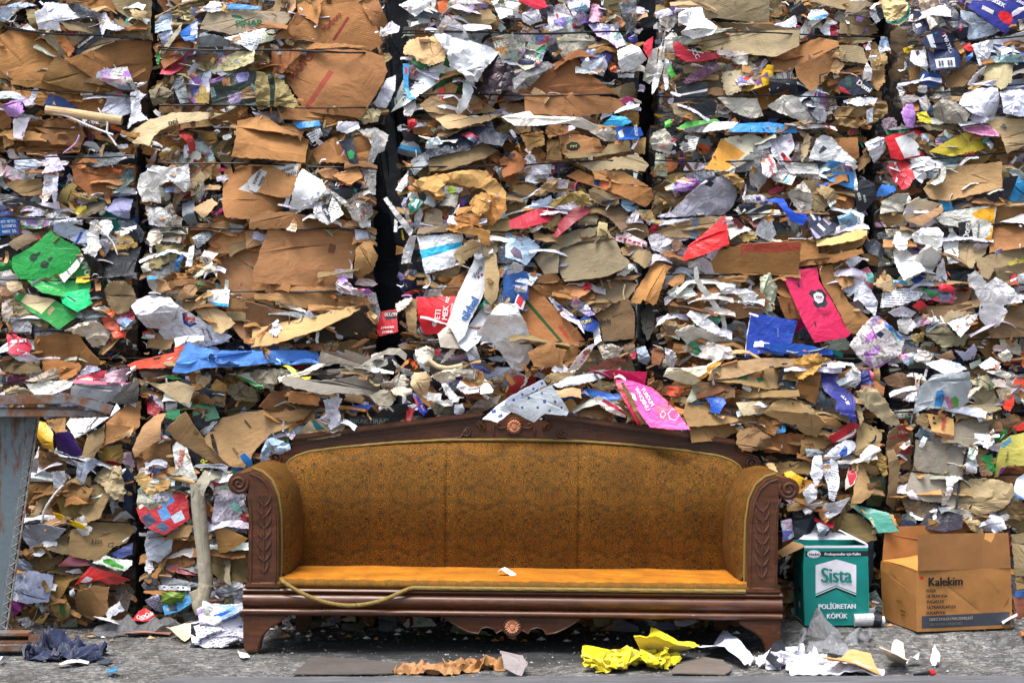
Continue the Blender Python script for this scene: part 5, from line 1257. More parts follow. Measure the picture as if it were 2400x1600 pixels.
 T('cb','#b07c42','74 0 100 0 112 6 126 14 118 14 100 12 76 8',None,'d11 u.3',texts=[('#6a4a30','300 gr',92,4,3,-8,1)])
 T('cb','#96622c','50 4 62 -2 76 6 110 14 128 16 130 26 122 34 100 24 74 14 60 10','long brown flattened box with a blue and orange square, third middle bale','d10.4 n1',marks=[('#1c3a78','76 6 81 7 80 14.5 75 13'),('#d05a30','82.5 7.5 88.5 9 87 17 82 15')])
 T('cb','#9c8660','70 18 74 16 98 24 98 31 88 34 72 28',None,'d9.6')
 T('pl','#86a4bc','100 26 108 24 116 30 116 36 106 38 100 32','dusty blue plastic rag in the third middle bale','d10')
 T('pp','#b8cfe6','16 32 36 23 37 28 28 34 20 40 16 38','pale blue carton scrap above the dark red carton','d9')
 T('kb','#a8904c','32 30 46 24 64 18 70 24 74 32 60 28 46 32 34 34','olive tan paper sack over the dark red carton','d10.8')
 T('kb','#b9a458','50 26 62 22 70 28 66 34',None,'d11.6')
 T('cb','#7f6a40','-6 24 4 24 14 32 14 42 0 46 -6 40',None,'d7')
 T('ct','#b01530','-2 46 20 36 40 32 52 30 56 32 44 40 32 48 10 54 -2 54','crimson carton panel pointing upward to the right, third middle bale','d10 n1')
 T('ct','#8c1228','44 46 56 34 68 32 72 38 60 46 48 56 40 62 38 60','darker crimson carton flap crossing the wire, third middle bale','d10.5 n0')
 T('cb','#7b6a44','24 52 36 46 44 39 46 44 42 50 36 54',None,'d9.4')
 T('pp','#e6dccf','12 57 26 50 34 46 32 50 20 57',None,'d10.6')
 T('pp','#bcd8f0','-6 52 4 56 16 62 26 70 22 76 13 87 2 82 -6 80','light blue carton with a dark red oval badge, third middle bale','d10.2 n0',marks=[('#8c1c2c','2 60 4 57.8 8 58.4 11 61 11 64 8 65 4 63.6'),('#7a6a7c','-2 74 2 70 8 74 10 82 2 80')],texts=[('#e8d0d4','Sole',6.6,61.6,2,-15,1)])
 T('pp','#c8d4e4','2 84 10 92 22 96 24 98 18 106 -4 100',None,'d9')
 T('ct','#3564ac','-8 92 4 88 14 94 18 104 4 116 -4 128 -8 124',None,'d11')
 T('ct','#d3d8e0','2 122 8 106 14 106 14 114 10 128 4 126','white carton tip with a red label, right end of the white slanted carton','d11.4 n0',marks=[('#c82838','5 117 8 112 12.5 116 8 126 3.5 121')])
 T('cb','#95876c','62 40 80 38 78 50 60 52',None,'d8')
 T('cb','#8f8268','20 80 36 70 44 60 60 54 78 52 76 60 60 66 44 72 42 94 30 96','smooth grey board behind the ribbed one, third middle bale','d8.6 n1')
 T('cb','#938466','36 70 40 68 56 62 70 58 76 60 88 60 94 62 100 76 108 84 106 88 90 96 70 100 48 102 46 98 42 90 40 74','large worn corrugated board with upright ribs, centre of the third middle bale','d10 n1 u.1 t2',)
 T('cb','#7b6248','80 34 100 32 108 36 104 46 106 52 100 56 92 46 84 40','brown folded paper strip below the dusty blue rag','d11')
 T('mg','#c9a86c','116 36 128 36 132 46 126 50 118 42',None,'d11')
 T('kp','#e2d8d8','106 46 112 36 118 38 114 48 108 48',None,'d11.4')
 T('ct','#d2c48c','78 54 80 47 88 48 87 60 78 60','small cream and gold tag over the ribbed board','d11.6 n0')
 T('cb','#7c6444','92 56 106 48 124 48 126 60 118 64 104 60',None,'d9')
 T('pp','#e6ccd0','96 58 104 56 124 66 124 70 108 68 95 64','white strip with a row of red ovals, third middle bale','d11 n0',marks=[('#b83050','98 61.5 101 61.5 101 63.6 98 63.6'),('#b83050','103 62 105.5 62.4 105 64.6 102.6 64'),('#b83050','107 63 109.6 63.6 109.6 65.6 106.6 65'),('#b83050','111 64.5 113.6 65 113.6 67 111 66.5'),('#b83050','115 65.6 118 66.4 118 68.6 115 67.8'),('#b83050','119 67 122 68 122 69.6 119 69')])
 T('cb','#9e8660','108 80 116 70 128 75 128 82 122 90','small bent board with upright ribs, right of the ribbed board','d10.8 n1')
 T('cb','#a88858','98 72 108 68 116 70 110 78 102 78',None,'d9.6')
 T('kp','#d3cfc8','96 96 102 90 108 86 112 90 104 97',None,'d11')
 T('cb','#80592e','20 98 40 93 44 100 60 101 44 103 20 104',None,'d8.8 u.2')
 T('cb','#8a6a48','66 97 76 92 90 98 118 96 112 100 68 100',None,'d9 u.3')
 T('ct','#c01828','73 94 76 92 79 96 75 97',None,'d11')
 T('cb','#a06a34','18 106 46 104 50 114 48 124 38 122 24 112',None,'d8')
 T('cb','#b2784a','46 105 66 103 72 110 58 120 50 116',None,'d8.2')
 T('ct','#c81830','65 106 68 103 73 104 70 112 66 112',None,'d9')
 T('cb','#b27239','14 106 20 107 30 116 44 130 60 146 68 158 50 170 8 156 8 140','orange brown box with a slanted dark green stripe, foot of the third middle bale','d9.4 n0 u.1',marks=[('#2c5a30','13 118 15 119.5 47 157 44.5 158 12 121'),('#b8442c','42 144 44 141 53 153 51 155')])
 T('mg','#c8ccd8','32 114 36 116 50 128 62 138 66 150 60 142 46 134 40 126','torn blue and white leaflet with lettering by the green striped box','d11 n1',marks=[('#2a4a9c','40 123 46 124 60 134 60 138 48 132')],texts=[('#d8dce8','MAYINLARI',51,129.5,1.8,-38,1)])
 T('mg','#d4c0b8','54 124 58 117 70 124 76 132 70 134',None,'d10.6')
 T('ct','#22408c','58 140 68 132 78 138 81 142 74 148 64 146','dark blue leaflet corner lettered TURK, third middle bale','d11.6 n1',texts=[('#d8c870','TURK',68,138.5,3,15,1)])
 T('pp','#dcdce4','74 146 80 142 82 156 76 160',None,'d10')
 T('cb','#8a7458','66 112 72 106 90 100 104 101 116 104 106 118 92 122 76 131','sloping top of a grey brown box by the frayed brown flap','d9.6 u.35 n1')
 T('cb','#7e6444','76 131 92 122 106 117 112 130 112 154 84 157 81 142','grey brown box with a round black stamp, foot of the third middle bale','d10 n1 u0',texts=[('#2c2620','glade',85,138,4,8,1)],marks=[('#3c3228','92 134 101 131 101.3 131.8 92 135')])
 T('cb','#b9823f','107 122 130 84 138 84 147 88 142 93 134 118 130 124 120 118 118 122','frayed tan board flap folded like a roof, between third and fourth columns','d13 u.1 n0',folds=('124 117 140 88 .7',))
 T('kb','#3c3a34','118 130 126 122 132 126 130 146 124 156 120 148',None,'d9')
 T('pp','#e9e8e4','131 144 134 138 144 131 140 138',None,'d12')
 TB('#d8c89c','104 104 102 112 104 122 108 132 112 141',.7,None,'d12','pp',name='paper_cord')
 T('kp','#c8c4cc','124 60 132 58 146 60 154 66 152 74 140 78 128 72','bundle of shredded white paper at the seam of the fourth column','d8 k.8 v1')
 T('cb','#7c5c44','146 66 150 62 156 66 156 74 148 76',None,'d9.4')
 T('mg','#7a6c68','128 78 150 74 162 82 160 92 146 94 128 84','dense mesh of dark shredded labels, left of the red envelope','d7 k.7 n9')
 T('pp','#adabb8','132 43 146 38 160 24 178 8 196 4 206 10 208 22 204 32 196 40 170 42 140 44','large lilac grey corrugated sheet torn at the top, fourth middle bale','d9 n1 u.1',marks=[('#20242c','176 14 180 9 185 12 182 16')])
 T('kb','#b78f50','192 4 204 2 214 10 210 18 206 14',None,'d10')
 T('pp','#d3d6e4','134 51 138 46 160 44 176 41 182 43 160 46 142 50','white board edge under the lilac grey sheet','d10 u.4')
 T('cb','#ab8e68','130 57 150 48 180 42 196 42 186 52 172 60 160 62 132 60','buff paper roll end printed LENOS in blue, fourth middle bale','d9.6 b3',texts=[('#2c6c9c','LENOS',167,53.5,6,82,.75)])
 T('mg','#d9d5cc','140 18 152 8 168 12 160 20',None,'d8')
 T('mg','#3c4250','146 14 162 2 184 0 186 8 166 18 150 24',None,'d7')
 T('ct','#d41c22','156 83 162 69 196 41 199 68 180 76 158 83','bright red folded envelope, its point aiming left, fourth column','d13 n0 u.2',folds=('163 69 198 55 .18',))
 T('pp','#ded3c8','197 42 200 43 220 55 210 57 199 64',None,'d11')
 T('ct','#6c1e2c','204 44 218 54 216 58 200 46',None,'d11.4')
 T('mg','#9c6a60','216 44 228 42 232 50 222 54',None,'d10')
 T('cp','#c8ccd4','222 58 228 46 236 40 242 58 236 66',None,'d11')
 T('kb','#a98c50','206 60 222 56 226 62 214 66','gilded paper cuff left of the film scrap, above the long carton','d12')
 T('cb','#7e7262','200 60 214 66 206 68 199 68',None,'d10')
 T('mg','#c9c7cc','210 24 228 22 240 26 226 30 212 30','white boxes with purple print, right of the lilac grey sheet','d9',marks=[('#5a3a98','223 25 228 24 229 28 224 28.4')])
 T('ct','#252c3a','206 32 230 30 240 32 224 38 210 40',None,'d9.6',marks=[('#d0d0d0','212 40 228 32 230 32.6 216 40')])
 T('pp','#dbd8d4','205 36 210 31 214 37 208 41',None,'d10.6')
 T('ct','#30333c','212 16 220 13 226 20 214 24',None,'d8')
 T('cb','#a5743a','190 74 210 68 240 66 262 66 262 98 236 96 186 94 182 84','long brown carton printed with a red arrow bar, fourth middle bale (left half)','d10 n1 u.05',marks=[('#b8482a','209 67.5 262 67 262 74 240 76 212 75 210 78 209 77')],folds=('180 94 262 95.5 -.4',))
 T('cb','#a87c48','184 98 216 96 214 102 186 103',None,'d9',)
 T('cb','#8d6c3e','168 104 178 96 190 100 186 114 180 124 172 116','dull brown rounded flap beneath the pictogram box','d9')
 T('cb','#bb844c','142 104 150 96 159 94 158 104 148 107','light orange board piece by the frayed flap, fourth column','d10.4')
 T('pl','#e1e0d8','166 90 169 88 171 100 178 108 184 114 190 124 196 132 199 148 195 148 192 134 184 124 174 112 167 102','long white plastic ribbon trailing down the fourth middle bale','d13 k.3')
 T('kp','#d6dcd4','142 112 150 106 164 108 170 114 160 118 146 116',None,'d11')
 T('kb','#6c6758','142 118 160 116 166 122 160 130 146 126',None,'d9')
 T('pp','#f0f0ee','187 104 206 104 204 112 196 114 192 112','ragged white paper on the brown board, fourth middle bale','d11')
 T('kp','#f2f2f2','205 112 214 108 226 114 222 124 214 121',None,'d11.4')
 T('cb','#a2764a','194 116 208 112 228 112 236 120 230 132 210 136 196 134','flat tan board under the white paper tatters, fourth middle bale','d9 n1')
 T('kb','#9c7038','164 114 176 112 184 124 178 130 166 128',None,'d9.6')
 T('kp','#cfd8bc','228 98 236 94 244 108 240 130 228 128','tangle of pale green shredded paper left of the pink folder','d11 k.9 v1')
 T('pp','#eeeef2','160 132 164 128 176 132 190 144 194 150 186 150 170 142','white sheet roll lying slanted left of the blue notebook','d12 b2')
 T('kp','#d9d6cc','148 148 160 142 176 146 196 152 206 158 196 168 166 164','heap of torn white paper left of the blue notebook','d11.6 k.6 v1')
 T('ct','#3a8a70','182 132 192 132 190 140 184 138',None,'d10')
 T('kb','#a2713c','136 146 146 132 156 134 150 152 142 158',None,'d9')
 T('pp','#8c8270','138 142 150 138 154 150 146 158',None,'d10')
 T('ct','#1a3ea4','220 130 262 138 256 160 214 172 216 150','blue spiral notebook standing tilted beside the pink folder','d13 n0 u.1',marks=[('#e0e0e4','218.4 132 220.4 130.2 216.4 152 214.4 171 213 171 215 150')])
 tile(7)
 T('mg','#d8d4d4','0 4 14 -2 26 4 20 14 6 10',None,'d8')
 T('pp','#e8e4de','22 0 46 0 48 8 32 6',None,'d8.4')
 T('ct','#2f80c4','47 0 78 -2 79 17 72 16 56 10','sky blue carton with a black grid window, fourth middle bale','d9 n0',marks=[('#1d2430','60 4 74 4 74.5 12 62 9.5')])
 T('pp','#e8ece8','78 -2 82 -2 81 19 78 17',None,'d9.2')
 T('kb','#8c7a58','32 10 40 6 56 12 60 26 50 38 40 36','grey brown ribbed board with torn tatters, fourth middle bale','d9 t3')
 T('kb','#a68c62','44 18 48 13 58 16 66 26 60 30 52 26',None,'d10.6')
 T('cb','#94602c','58 14 72 18 79 24 78 34 68 40 58 38 62 28',None,'d8.6')
 T('kp','#c9c2b8','18 20 32 10 40 22 40 36 28 38 22 28','limp grey paper tatters hanging above the blue bag strip','d9.4 v1')
 T('ct','#8c1e3a','0 18 10 15 14 18 2 22',None,'d10')
 T('ct','#1c2026','79 20 90 8 98 12 100 24 90 36 82 40','black plastic with white letters, right edge of the fourth middle bale','d9.6',texts=[('#c9c9c9','0001',83,24,3,-72,.9),('#c9c9c9','MAH',88,26,2.4,-72,.9)])
 T('ct','#1b4ec8','-4 28 6 25 14 26 18 34 26 40 35 40 36 44 31 51 26 48 20 46 14 38 8 30','royal blue plastic bag strip winding over the fourth middle bale','d12 k.4')
 T('ct','#1d2536','0 40 14 36 18 48 16 56 4 52',None,'d9')
 T('cp','#b8c0c0','16 42 22 46 28 50 24 56 18 50',None,'d11')
 T('kp','#e4e4e8','-4 40 4 42 4 50 -2 50',None,'d10')
 T('ct','#2c3148','36 46 39 38 46 38 56 42 63 48 62 54 52 60 44 63 40 62','round black and white photo print card, fourth middle bale','d12 n1',marks=[('#c9c4cc','38 38.5 40 37.6 44.5 45 42 46'),('#cdb8c4','50 44 53 42 59 48 56 50'),('#d8d8dc','44.5 50 46.5 48 52.5 54 50.5 56'),('#a8a0b8','37 52 40 54 48 62 43 63'),('#b8b8c4','46 42 48 41 49 45 47 46')])
 T('mg','#6a94b0','63 42 76 39 82 44 84 52 74 56 66 54','blue printed card with dark writing, right of the photo print card','d11.4')
 T('kp','#dcdcdc','74 38 80 40 90 50 92 58 84 54',None,'d11.6')
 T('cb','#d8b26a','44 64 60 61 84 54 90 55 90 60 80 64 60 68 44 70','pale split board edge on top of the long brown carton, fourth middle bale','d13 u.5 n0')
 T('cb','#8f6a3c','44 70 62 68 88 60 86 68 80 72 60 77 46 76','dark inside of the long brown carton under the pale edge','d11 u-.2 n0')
 T('cb','#b0793c','0 66 14 64 44 63 46 76 60 77 84 72 86 76 62 84 30 88 10 90 0 92','long brown carton with a red arrow, right half, fourth middle bale','d11.6 n0 u.05',marks=[('#c04a2a','0 66 13 65 10 70 4 74 0 75')],texts=[('#7c4c28','IIII',16,86.5,3.2,4,2.0)])
 T('cb','#8a623a','48 90 62 84 70 82 74 90 78 94 70 98 48 94',None,'d9')
 T('ct','#d62058','12 93 34 90 46 88 47 100 60 122 76 150 72 153 42 158 32 140 20 112','bright pink folder with a black round emblem, standing slanted in the fourth column','d13.4 n1 u.1 k.05',marks=[('#262a30','37 113 40 109.5 44 110.5 46 108.5 50 109 52 112 54 114 53 118 55 122 52 126 48 125 46 127 43 125 41 122 42 118'),('#e8dce0','41.5 114 45 111.4 49.5 112.4 51.5 116 50 120.6 46 122 42.6 119'),('#2a1a20','26 103 28 103.5 29.6 107 28 107.6'),('#3a1a22','41.6 138 43 138.4 44 144 42.4 143')],texts=[('#3a2a30','VASK',46.6,116,2.2,-8,.9),('#8c2048','MANTAR A',51,129,1.9,-6,.9),('#8c2048','193713',52,132,1.8,-6,.9)],folds=('12 95 46 91 .12',))
 T('cb','#a0703a','46 88 60 86 62 96 66 104 74 120 82 128 98 138 96 140 84 150 74 149 62 124 50 104','brown board with a cut notch leaning on the pink folder','d12.6 n1 u.05')
 T('cb','#b38552','60 98 76 96 80 104 68 108',None,'d12')
 T('cb','#94622f','4 98 14 96 24 118 14 116 8 112',None,'d11')
 T('cb','#a86c34','8 116 22 116 30 136 16 136','brown board flap left of the pink folder printed with small black letters','d11.4 n0',texts=[('#4a3020','SERVICE',19,126,2.2,-80,.9)])
 T('pp','#dfe0ec','68 108 74 104 80 98 88 100 98 114 102 122 98 134 92 128 82 118 78 120 80 112 72 112','white sheet with torn tabs beside the notched brown board','d11.6 n3')
 T('pp','#d3d3e0','70 84 80 76 86 82 76 90','small white folded paper below the long brown carton','d12.4')
 T('ct','#242a38','86 66 98 62 108 70 104 80 92 76',None,'d9.6')
 T('cb','#8d6636','84 76 92 76 104 82 100 88 92 86',None,'d9')
 T('mg','#b05060','82 92 92 88 98 98 96 110 90 104','crushed drinks can like scrap with red and blue print, right of the long carton','d10.6')
 T('kb','#b39a72','96 104 104 96 112 96 118 108 112 112',None,'d11')
 T('pp','#b9b6a8','102 40 104 28 116 22 128 22 124 34 126 38 114 38','torn grey paper plate, left edge of the right column','d10 b2')
 T('pp','#e6e6ee','119 26 130 23 132 30 124 32',None,'d11')
 T('cb','#866a40','102 40 124 40 124 48 110 52 104 46',None,'d9')
 T('cb','#c7b390','124 42 128 30 138 25 158 31 152 36 138 40 128 46','pale folded board flap above the heap of white sheets','d12 n0',marks=[('#b9b3c4','126 34 134 32 134 36 126 42')])
 T('cb','#d0a070','127 46 150 37 159 31 160 38 141 51','orange tan edge of the pale folded flap, right column','d12.4 n0 u-.1')
 T('cb','#ab8757','142 17 150 8 168 -4 214 -8 214 16 190 22 164 28 148 26','large creased tan board with a rounded corner, right column','d10 n4 k.12 u.15')
 T('cb','#9c8458','214 -4 220 -4 222 18 213 17',None,'d9.4')
 T('ct','#20242e','164 28 190 22 213 17 214 7 226 6 221 24 200 32 172 36','black plastic sheet under the large creased tan board','d9')
 T('ct','#2a9ad0','156 28 168 28 170 36 162 37',None,'d9.2')
 T('ct','#2b90cc','220 24 226 6 240 14 240 30 224 28','light blue sheet corner at the right frame edge, middle row','d9.6')
 T('pp','#c4cccc','214 -4 230 0 250 20 250 26 232 10',None,'d10')
 T('ct','#c42838','117 0 130 0 134 6 128 16 122 18 118 10','red and white tangled film at the top of the right column','d9.8 k.5 v1')
 T('pp','#dfdfe4','132 0 142 0 146 6 140 12 136 8',None,'d10')
 T('mg','#8c4c48','142 6 148 -2 158 -2 152 8',None,'d9.4')
 T('ct','#3a7cd0','100 18 104 13 117 14 118 18 106 24 99 24',None,'d10')
 T('cb','#9a8258','190 28 200 24 236 27 250 30 250 34 224 32 200 33','curled grey board lid edge, right column','d11 u.5')
 T('pp','#dcdcd2','154 44 162 38 190 34 210 32 206 50 204 66 176 65 174 52 160 50','white carton front lettered Doga with yellow apricots, right column','d9 n0',marks=[('#e0a21c','186 40 192 36 208 33 206 50 200 46 190 44'),('#e0a21c','203 54 206 52 205 66 199 66 198 62 203 60'),('#25282c','173.5 48 185 46 188 65 176 65'),('#8a8c84','166 46.2 186 43 186.1 43.6 166 46.8')],texts=[('#e2e2de','Doga',181,55.5,6.2,86,.9),('#3a3a3a','kayisi nektari',191.5,55,2.2,86,.9)])
 T('cb','#8a6232','208 34 236 31 250 30 250 48 210 50','brown carton side right of the apricot carton, upper part','d9.2 n0')
 T('cb','#a97240','206 50 250 48 250 68 226 72 202 76 204 66','brown carton side right of the apricot carton, lower part','d9.4 n0')
 T('pp','#d8dcdc','161 66 170 54 176 60 175 66 172 85 164 86 162 76',None,'d8.8')
 T('cb','#a08c68','172 86 175 66 203 66 200 76 188 86 186 90','square grey buff board piece below the apricot carton','d10.4 n1')
 T('cb','#a38c66','188 82 236 68 250 66 250 94 236 96 206 92 200 100 194 98','long grey buff board with a yellow edge strip, right frame edge','d11 n1 u.1',marks=[('#c0b428','220 84 236 80 250 78 250 82 222 88')])
 T('cb','#8d7a58','206 90 236 84 250 84 250 100 230 106 212 102',None,'d11.6',marks=[('#bcb028','193 98 204 93 206 96 194 102')])
 T('kp','#e7e3dc','113 66 118 56 130 53 134 60 128 64 126 72 118 74',None,'d11')
 T('pp','#edecea','116 74 122 68 130 72 138 82 142 92 128 98 122 101 116 84','white torn sheet hanging at the front of the white paper heap','d12.6 n2')
 T('pp','#f1f1ee','130 60 140 53 156 52 160 58 158 70 152 74 144 68 134 66','rounded white paper tray at the top of the white paper heap, right column','d12 b3')
 T('pp','#f0efec','134 82 138 74 144 68 152 74 158 72 160 80 154 92 150 95 142 92','thick white paper slab at the front of the white paper heap','d13.4 b2')
 T('pp','#dcdce4','154 92 160 80 165 98 164 104 154 100',None,'d11')
 T('ct','#4aa0d0','114 100 124 101 128 104 120 107 116 106',None,'d10.4')
 T('ct','#244a94','130 100 144 93 146 98 134 104',None,'d10.6')
 T('ct','#1d2430','164 90 188 90 192 96 176 102 168 100',None,'d8')
 T('tx','#dadce2','103 126 106 112 124 108 142 112 138 118 120 124','white printed form with fine lines and a stamp, right column','d12 u.2 n1 k.06')
 T('kp','#ebe9ea','181 96 188 92 193 96 198 104 206 98 216 104 222 108 231 121 222 122 214 124 218 130 212 142 206 146 195 136 194 120 188 110 183 104','big crumpled white cloth like paper, right column','d13.6 k.5 n12 b4 v1')
 T('pp','#e6e6ea','163 140 172 136 196 130 190 138 174 153','white paper scrap with a small orange dot, right column','d13 n1',marks=[('#d87848','171 142.4 173.6 141.6 174 144 171.6 145')])
 T('kb','#9c8a6c','150 144 168 128 190 130 170 136 162 142',None,'d12 u.3')
 T('cb','#8a6c48','146 124 168 124 186 122 190 130 168 128 156 138 148 136','brown box lid behind the orange dotted scrap, right column','d11')
 T('cb','#7c6040','200 146 216 128 226 122 250 124 250 152 204 154','dark brown box side at the right frame edge with a black line','d10 n1')
 T('mg','#c4586c','142 112 152 106 164 104 174 110 170 122 154 120 146 118',None,'d10')
 T('ct','#2c8a4c','141 106 148 110 158 114 150 116 144 114',None,'d11.4')
 T('ct','#d42434','155 104 164 104 172 108 168 112 156 110',None,'d11.4')
 T('ct','#d02838','132 124 140 119 147 124 138 128','red folded card under the printed form, right column','d12.4 n0')
 T('pp','#dfdce6','110 130 124 124 138 130 132 134 116 134',None,'d11.6 u.2')
 T('mg','#c89cb4','132 138 144 132 148 140 136 144',None,'d11')
 T('kp','#c8c6c4','118 138 130 132 136 142 128 150 120 148',None,'d11')
 T('pp','#d8dce2','148 136 154 133 156 140 150 142',None,'d12')
 T('ct','#c02030','222 98 228 94 228 108 222 104',None,'d12',marks=[('#e8e8e8','222 100 228 98 228 100 222 102')])
 T('pp','#e4e6e6','228 96 240 92 240 106 230 108',None,'d11.4')
 T('ct','#1c4ea8','-2 140 21 138 18 156 14 170 -4 166',None,'d12.8 n0',texts=[('#6a86c4','OZ ZIMBA',9,148,1.6,92,1)])
 T('mg','#d8d0d0','86 144 98 132 104 136 116 146 126 154 122 168 98 184 84 172 74 160','white checked plastic packet with blue pictures, between fourth and right columns','d13 n4 k.2',marks=[('#2f7cc0','98 132 104 136 116 146 126 156 122 156 110 146 98 136'),('#2a3a5c','98 150 102 147 106 150 103 154')])
 T('kb','#a38a50','130 152 142 148 144 156 134 160',None,'d12')
 T('kb','#8c8466','144 150 162 142 172 152 186 150 180 160 160 162',None,'d12')
def wall_bottom():
 tile(8)
 T('kb','#6c5a3c','0 14 10 12 24 18 38 20 40 28 24 30 4 28',None,'d9')
 T('pl','#c8bcc4','6 10 14 6 30 12 38 17 36 20 18 18',None,'d10')
 T('cb','#a86c30','39 17 50 16 74 20 72 30 62 36 40 28','orange brown box bottom above the steel beams, left','d9 n1')
 T('cb','#9a6430','50 22 76 22 70 34 60 34',None,'d9.4')
 T('pp','#c4b29c','24 36 38 30 52 24 60 34 62 37 40 37','tan grey folded card above the steel beams','d10 n1')
 T('pp','#ece8de','21 38 62 35.4 69 37 66 42 48 49 32 49','cream paper flap under a black wire above the steel beams','d11 n1 u.2')
 T('kb','#c5b48c','4 44 18 40 28 46 26 50 6 50',None,'d10 k.7')
 T('mg','#7c3c58','8 33 18 28 25 36 20 40 8 40',None,'d9')
 T('pp','#c8d0e0','24 30 32 26 40 26 36 31 28 33',None,'d9.6')
 T('pp','#cbd0e8','72 30 80 22 90 23 94 26 86 28 76 32','pale blue lining of the pink tray by the orange box lid','d11')
 T('ct','#c43c52','71 33 90 28 100 26 96 34 78 37 71 36','red inner wall of a pink tray, left bottom seam','d10.6')
 T('pp','#c9a0ae','90 34 104 27 118 24 117 32 112 38 96 37',None,'d11')
 T('ct','#d77f98','70 35 90 36 116 38 130 36 128 39 100 40 70 38','pink rim of a cardboard tray, left bottom seam','d12 u.2 n0')
 T('ct','#85868c','67 40 80 39 100 40 116 40.5 108 54 98 56 84 52 66 50','grey front of the pink rimmed tray, left bottom seam','d11.4 b2 n1')
 T('ct','#4a4644','108 44 128 34 129 44 127 56 116 58 103 56','dark grey curved card at the right of the pink rimmed tray','d10.6')
 T('pp','#e6e4e0','120 24 125 22 126 26 122 28',None,'d12')
 T('cb','#3d2a22','128 26 144 25 164 26 156 32 132 33',None,'d10')
 T('ct','#d8553a','116 22 124 18 160 10 160 4 170 4 166 24 125 25','orange shoe box lid with a half round cut and a white tick','d12 n0 u.1',marks=[('#3a2420','140 15.4 149 13.6 146 16.4 142 17'),('#f0d8cc','153 16 155 15.6 160 13.6 156 16.6')])
 T('cl','#4b84d2','161 28 166 16 175 0 182 4 200 8 236 9 262 8 280 8 292 13 286 18 262 18 230 22 190 24 174 29','flat part of the bright blue cloth behind its folds','d15.6 h1.5')
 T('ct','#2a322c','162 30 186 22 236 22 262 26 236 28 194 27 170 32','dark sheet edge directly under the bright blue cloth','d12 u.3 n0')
 T('ct','#2b8a44','150 33 156 30.6 168 34 160 35',None,'d12')
 T('cb','#d0b68c','130 36.4 146 39 154 38 164 36 181 42 175 57 166 56 148 45','pale embossed board flap with a grid pattern, near the left bottom seam','d13 n1 u.1 t1',folds=('145 44 168 36 .15',))
 T('ct','#232c3c','165 32 180 38 210 52 208 58 198 56 180 44 168 38','dark blue carton edge slanting under the cloth','d11.6')
 T('kb','#cbb184','174 31 180 28 194 34 192 38 188 42 178 38',None,'d13 k.8')
 T('kb','#b98c48','193 43 200 34 208 40 210 46 198 46',None,'d13 k.6')
 T('ct','#d8d2c4','208 29 220 30 236 27 262 26 274 26 270 34 250 40 236 41 222 34','green edged white cartons stacked flat below the blue cloth','d12.6 u.2',marks=[('#1f8a3c','204 28 212 29.6 222 35 236 40.6 262 45 262 41 234 37 218 31')])
 T('cb','#7c5630','183 48 190 48 200 56 196 58 184 56',None,'d11')
 T('kb','#83765c','206 40 222 38 236 44 236 56 218 54 210 48',None,'d11 k.5')
 T('ct','#d8a62c','36 73 42 74 48 80 51 84 52 99 42 98 36 88','shiny yellow plastic helmet like bowl behind the steel post','d12 b5 n1')
 T('cb','#bd8c52','42 72 60 70 61 82 52 84',None,'d9')
 T('ct','#34165c','50 86 63 81 72 92 78 104 70 106 52 100','deep purple card beside the yellow bowl','d12.6 n1',marks=[('#eee8dc','60 81 63 80.6 63.4 82 58 83')])
 T('ct','#2b1c4c','50 100 70 106 80 108 80 111 64 107',None,'d12')
 T('pp','#e4e6ea','60 76 63 71 84 70 102 69 104 64 108 57 112 61 104 68 88 79 70 89','large white board bent upward at its right end, behind the steel beams','d13 n1',marks=[('#8c949c','69 88 88 78 104 67 112 61.6 112 63 104 69.4 88 80.6 70 90')])
 T('cb','#a9763f','98 75 104 68 116 58 128 55 128 78 120 84 106 92 94 96 98 88','ribbed brown board with curved scuffs, right of the white bent board','d11.6 n2')
 T('cb','#c79c66','97 95 110 86 124 78 122 84 112 90',None,'d12.4')
 T('pp','#e4dcd0','116 84 122 79 121 86 117 89',None,'d12.6')
 T('cb','#8c7450','81 86 96 76 97 92 88 106 77 106','olive brown folded flap below the white bent board','d13 n1')
 T('ct','#8a6c20','92 98 112 94 114 106 96 110 90 106',None,'d10')
 T('kb','#6c5030','34 100 50 102 62 108 62 118 44 120 34 112','dark brown hollow cardboard roll end near the steel post','d11')
 T('pp','#dcd6d2','29 120 36 96 36 114 33 121',None,'d13')
 T('pl','#b9c0d4','72 112 86 108 92 112 82 120 77 132 69 125','pale blue shiny wrapper hanging in the bottom left bale','d13 v1')
 T('pl','#ccd0da','48 120 60 118 62 126 56 134 50 136',None,'d12')
 T('cb','#86602f','27 121 48 120 48 136 38 144 26 150',None,'d10')
 T('cb','#8c6638','60 126 70 126 76 132 88 134 80 152 64 146 56 138','plain brown panel in the bottom left bale','d10 n1')
 T('kb','#a3926e','86 124 94 116 112 114 117 138 114 146 104 142 96 132 86 128','grey tan corrugated paper bent like a wave, bottom left bale','d13 b4')
 T('cb','#9a8156','73 157 84 132 92 131 104 136 100 146 92 162 80 166','tan torn board standing in the bottom left bale','d12.6 n2')
 T('kb','#b39b70','30 154 44 138 50 140 40 150 36 162 28 164',None,'d11')
 TB('#dedede','58 132 52 138 46 146 41 154 38 166',1.1,'thin white plastic strip hanging down beside the steel post','d14','pl',name='plastic_strip',cat='plastic strip')
 T('ct','#8a7020','52 144 64 142 76 152 78 164 60 166',None,'d9')
 T('ct','#1c2c4c','113 120 118 116 123 124 122 146 120 160 112 156 114 140','dark blue carton in the gap left of the snow photo box','d8')
 T('ct','#8c1622','134 56 142 50 150 62 144 68 136 66','dark red tin like scrap at the top of the bale by the left arm','d10')
 T('pl','#a89aac','136 48 144 50 150 56 150 64 142 54',None,'d11')
 T('ct','#b9b6bc','152 56 164 56 163 63 153 63',None,'d10')
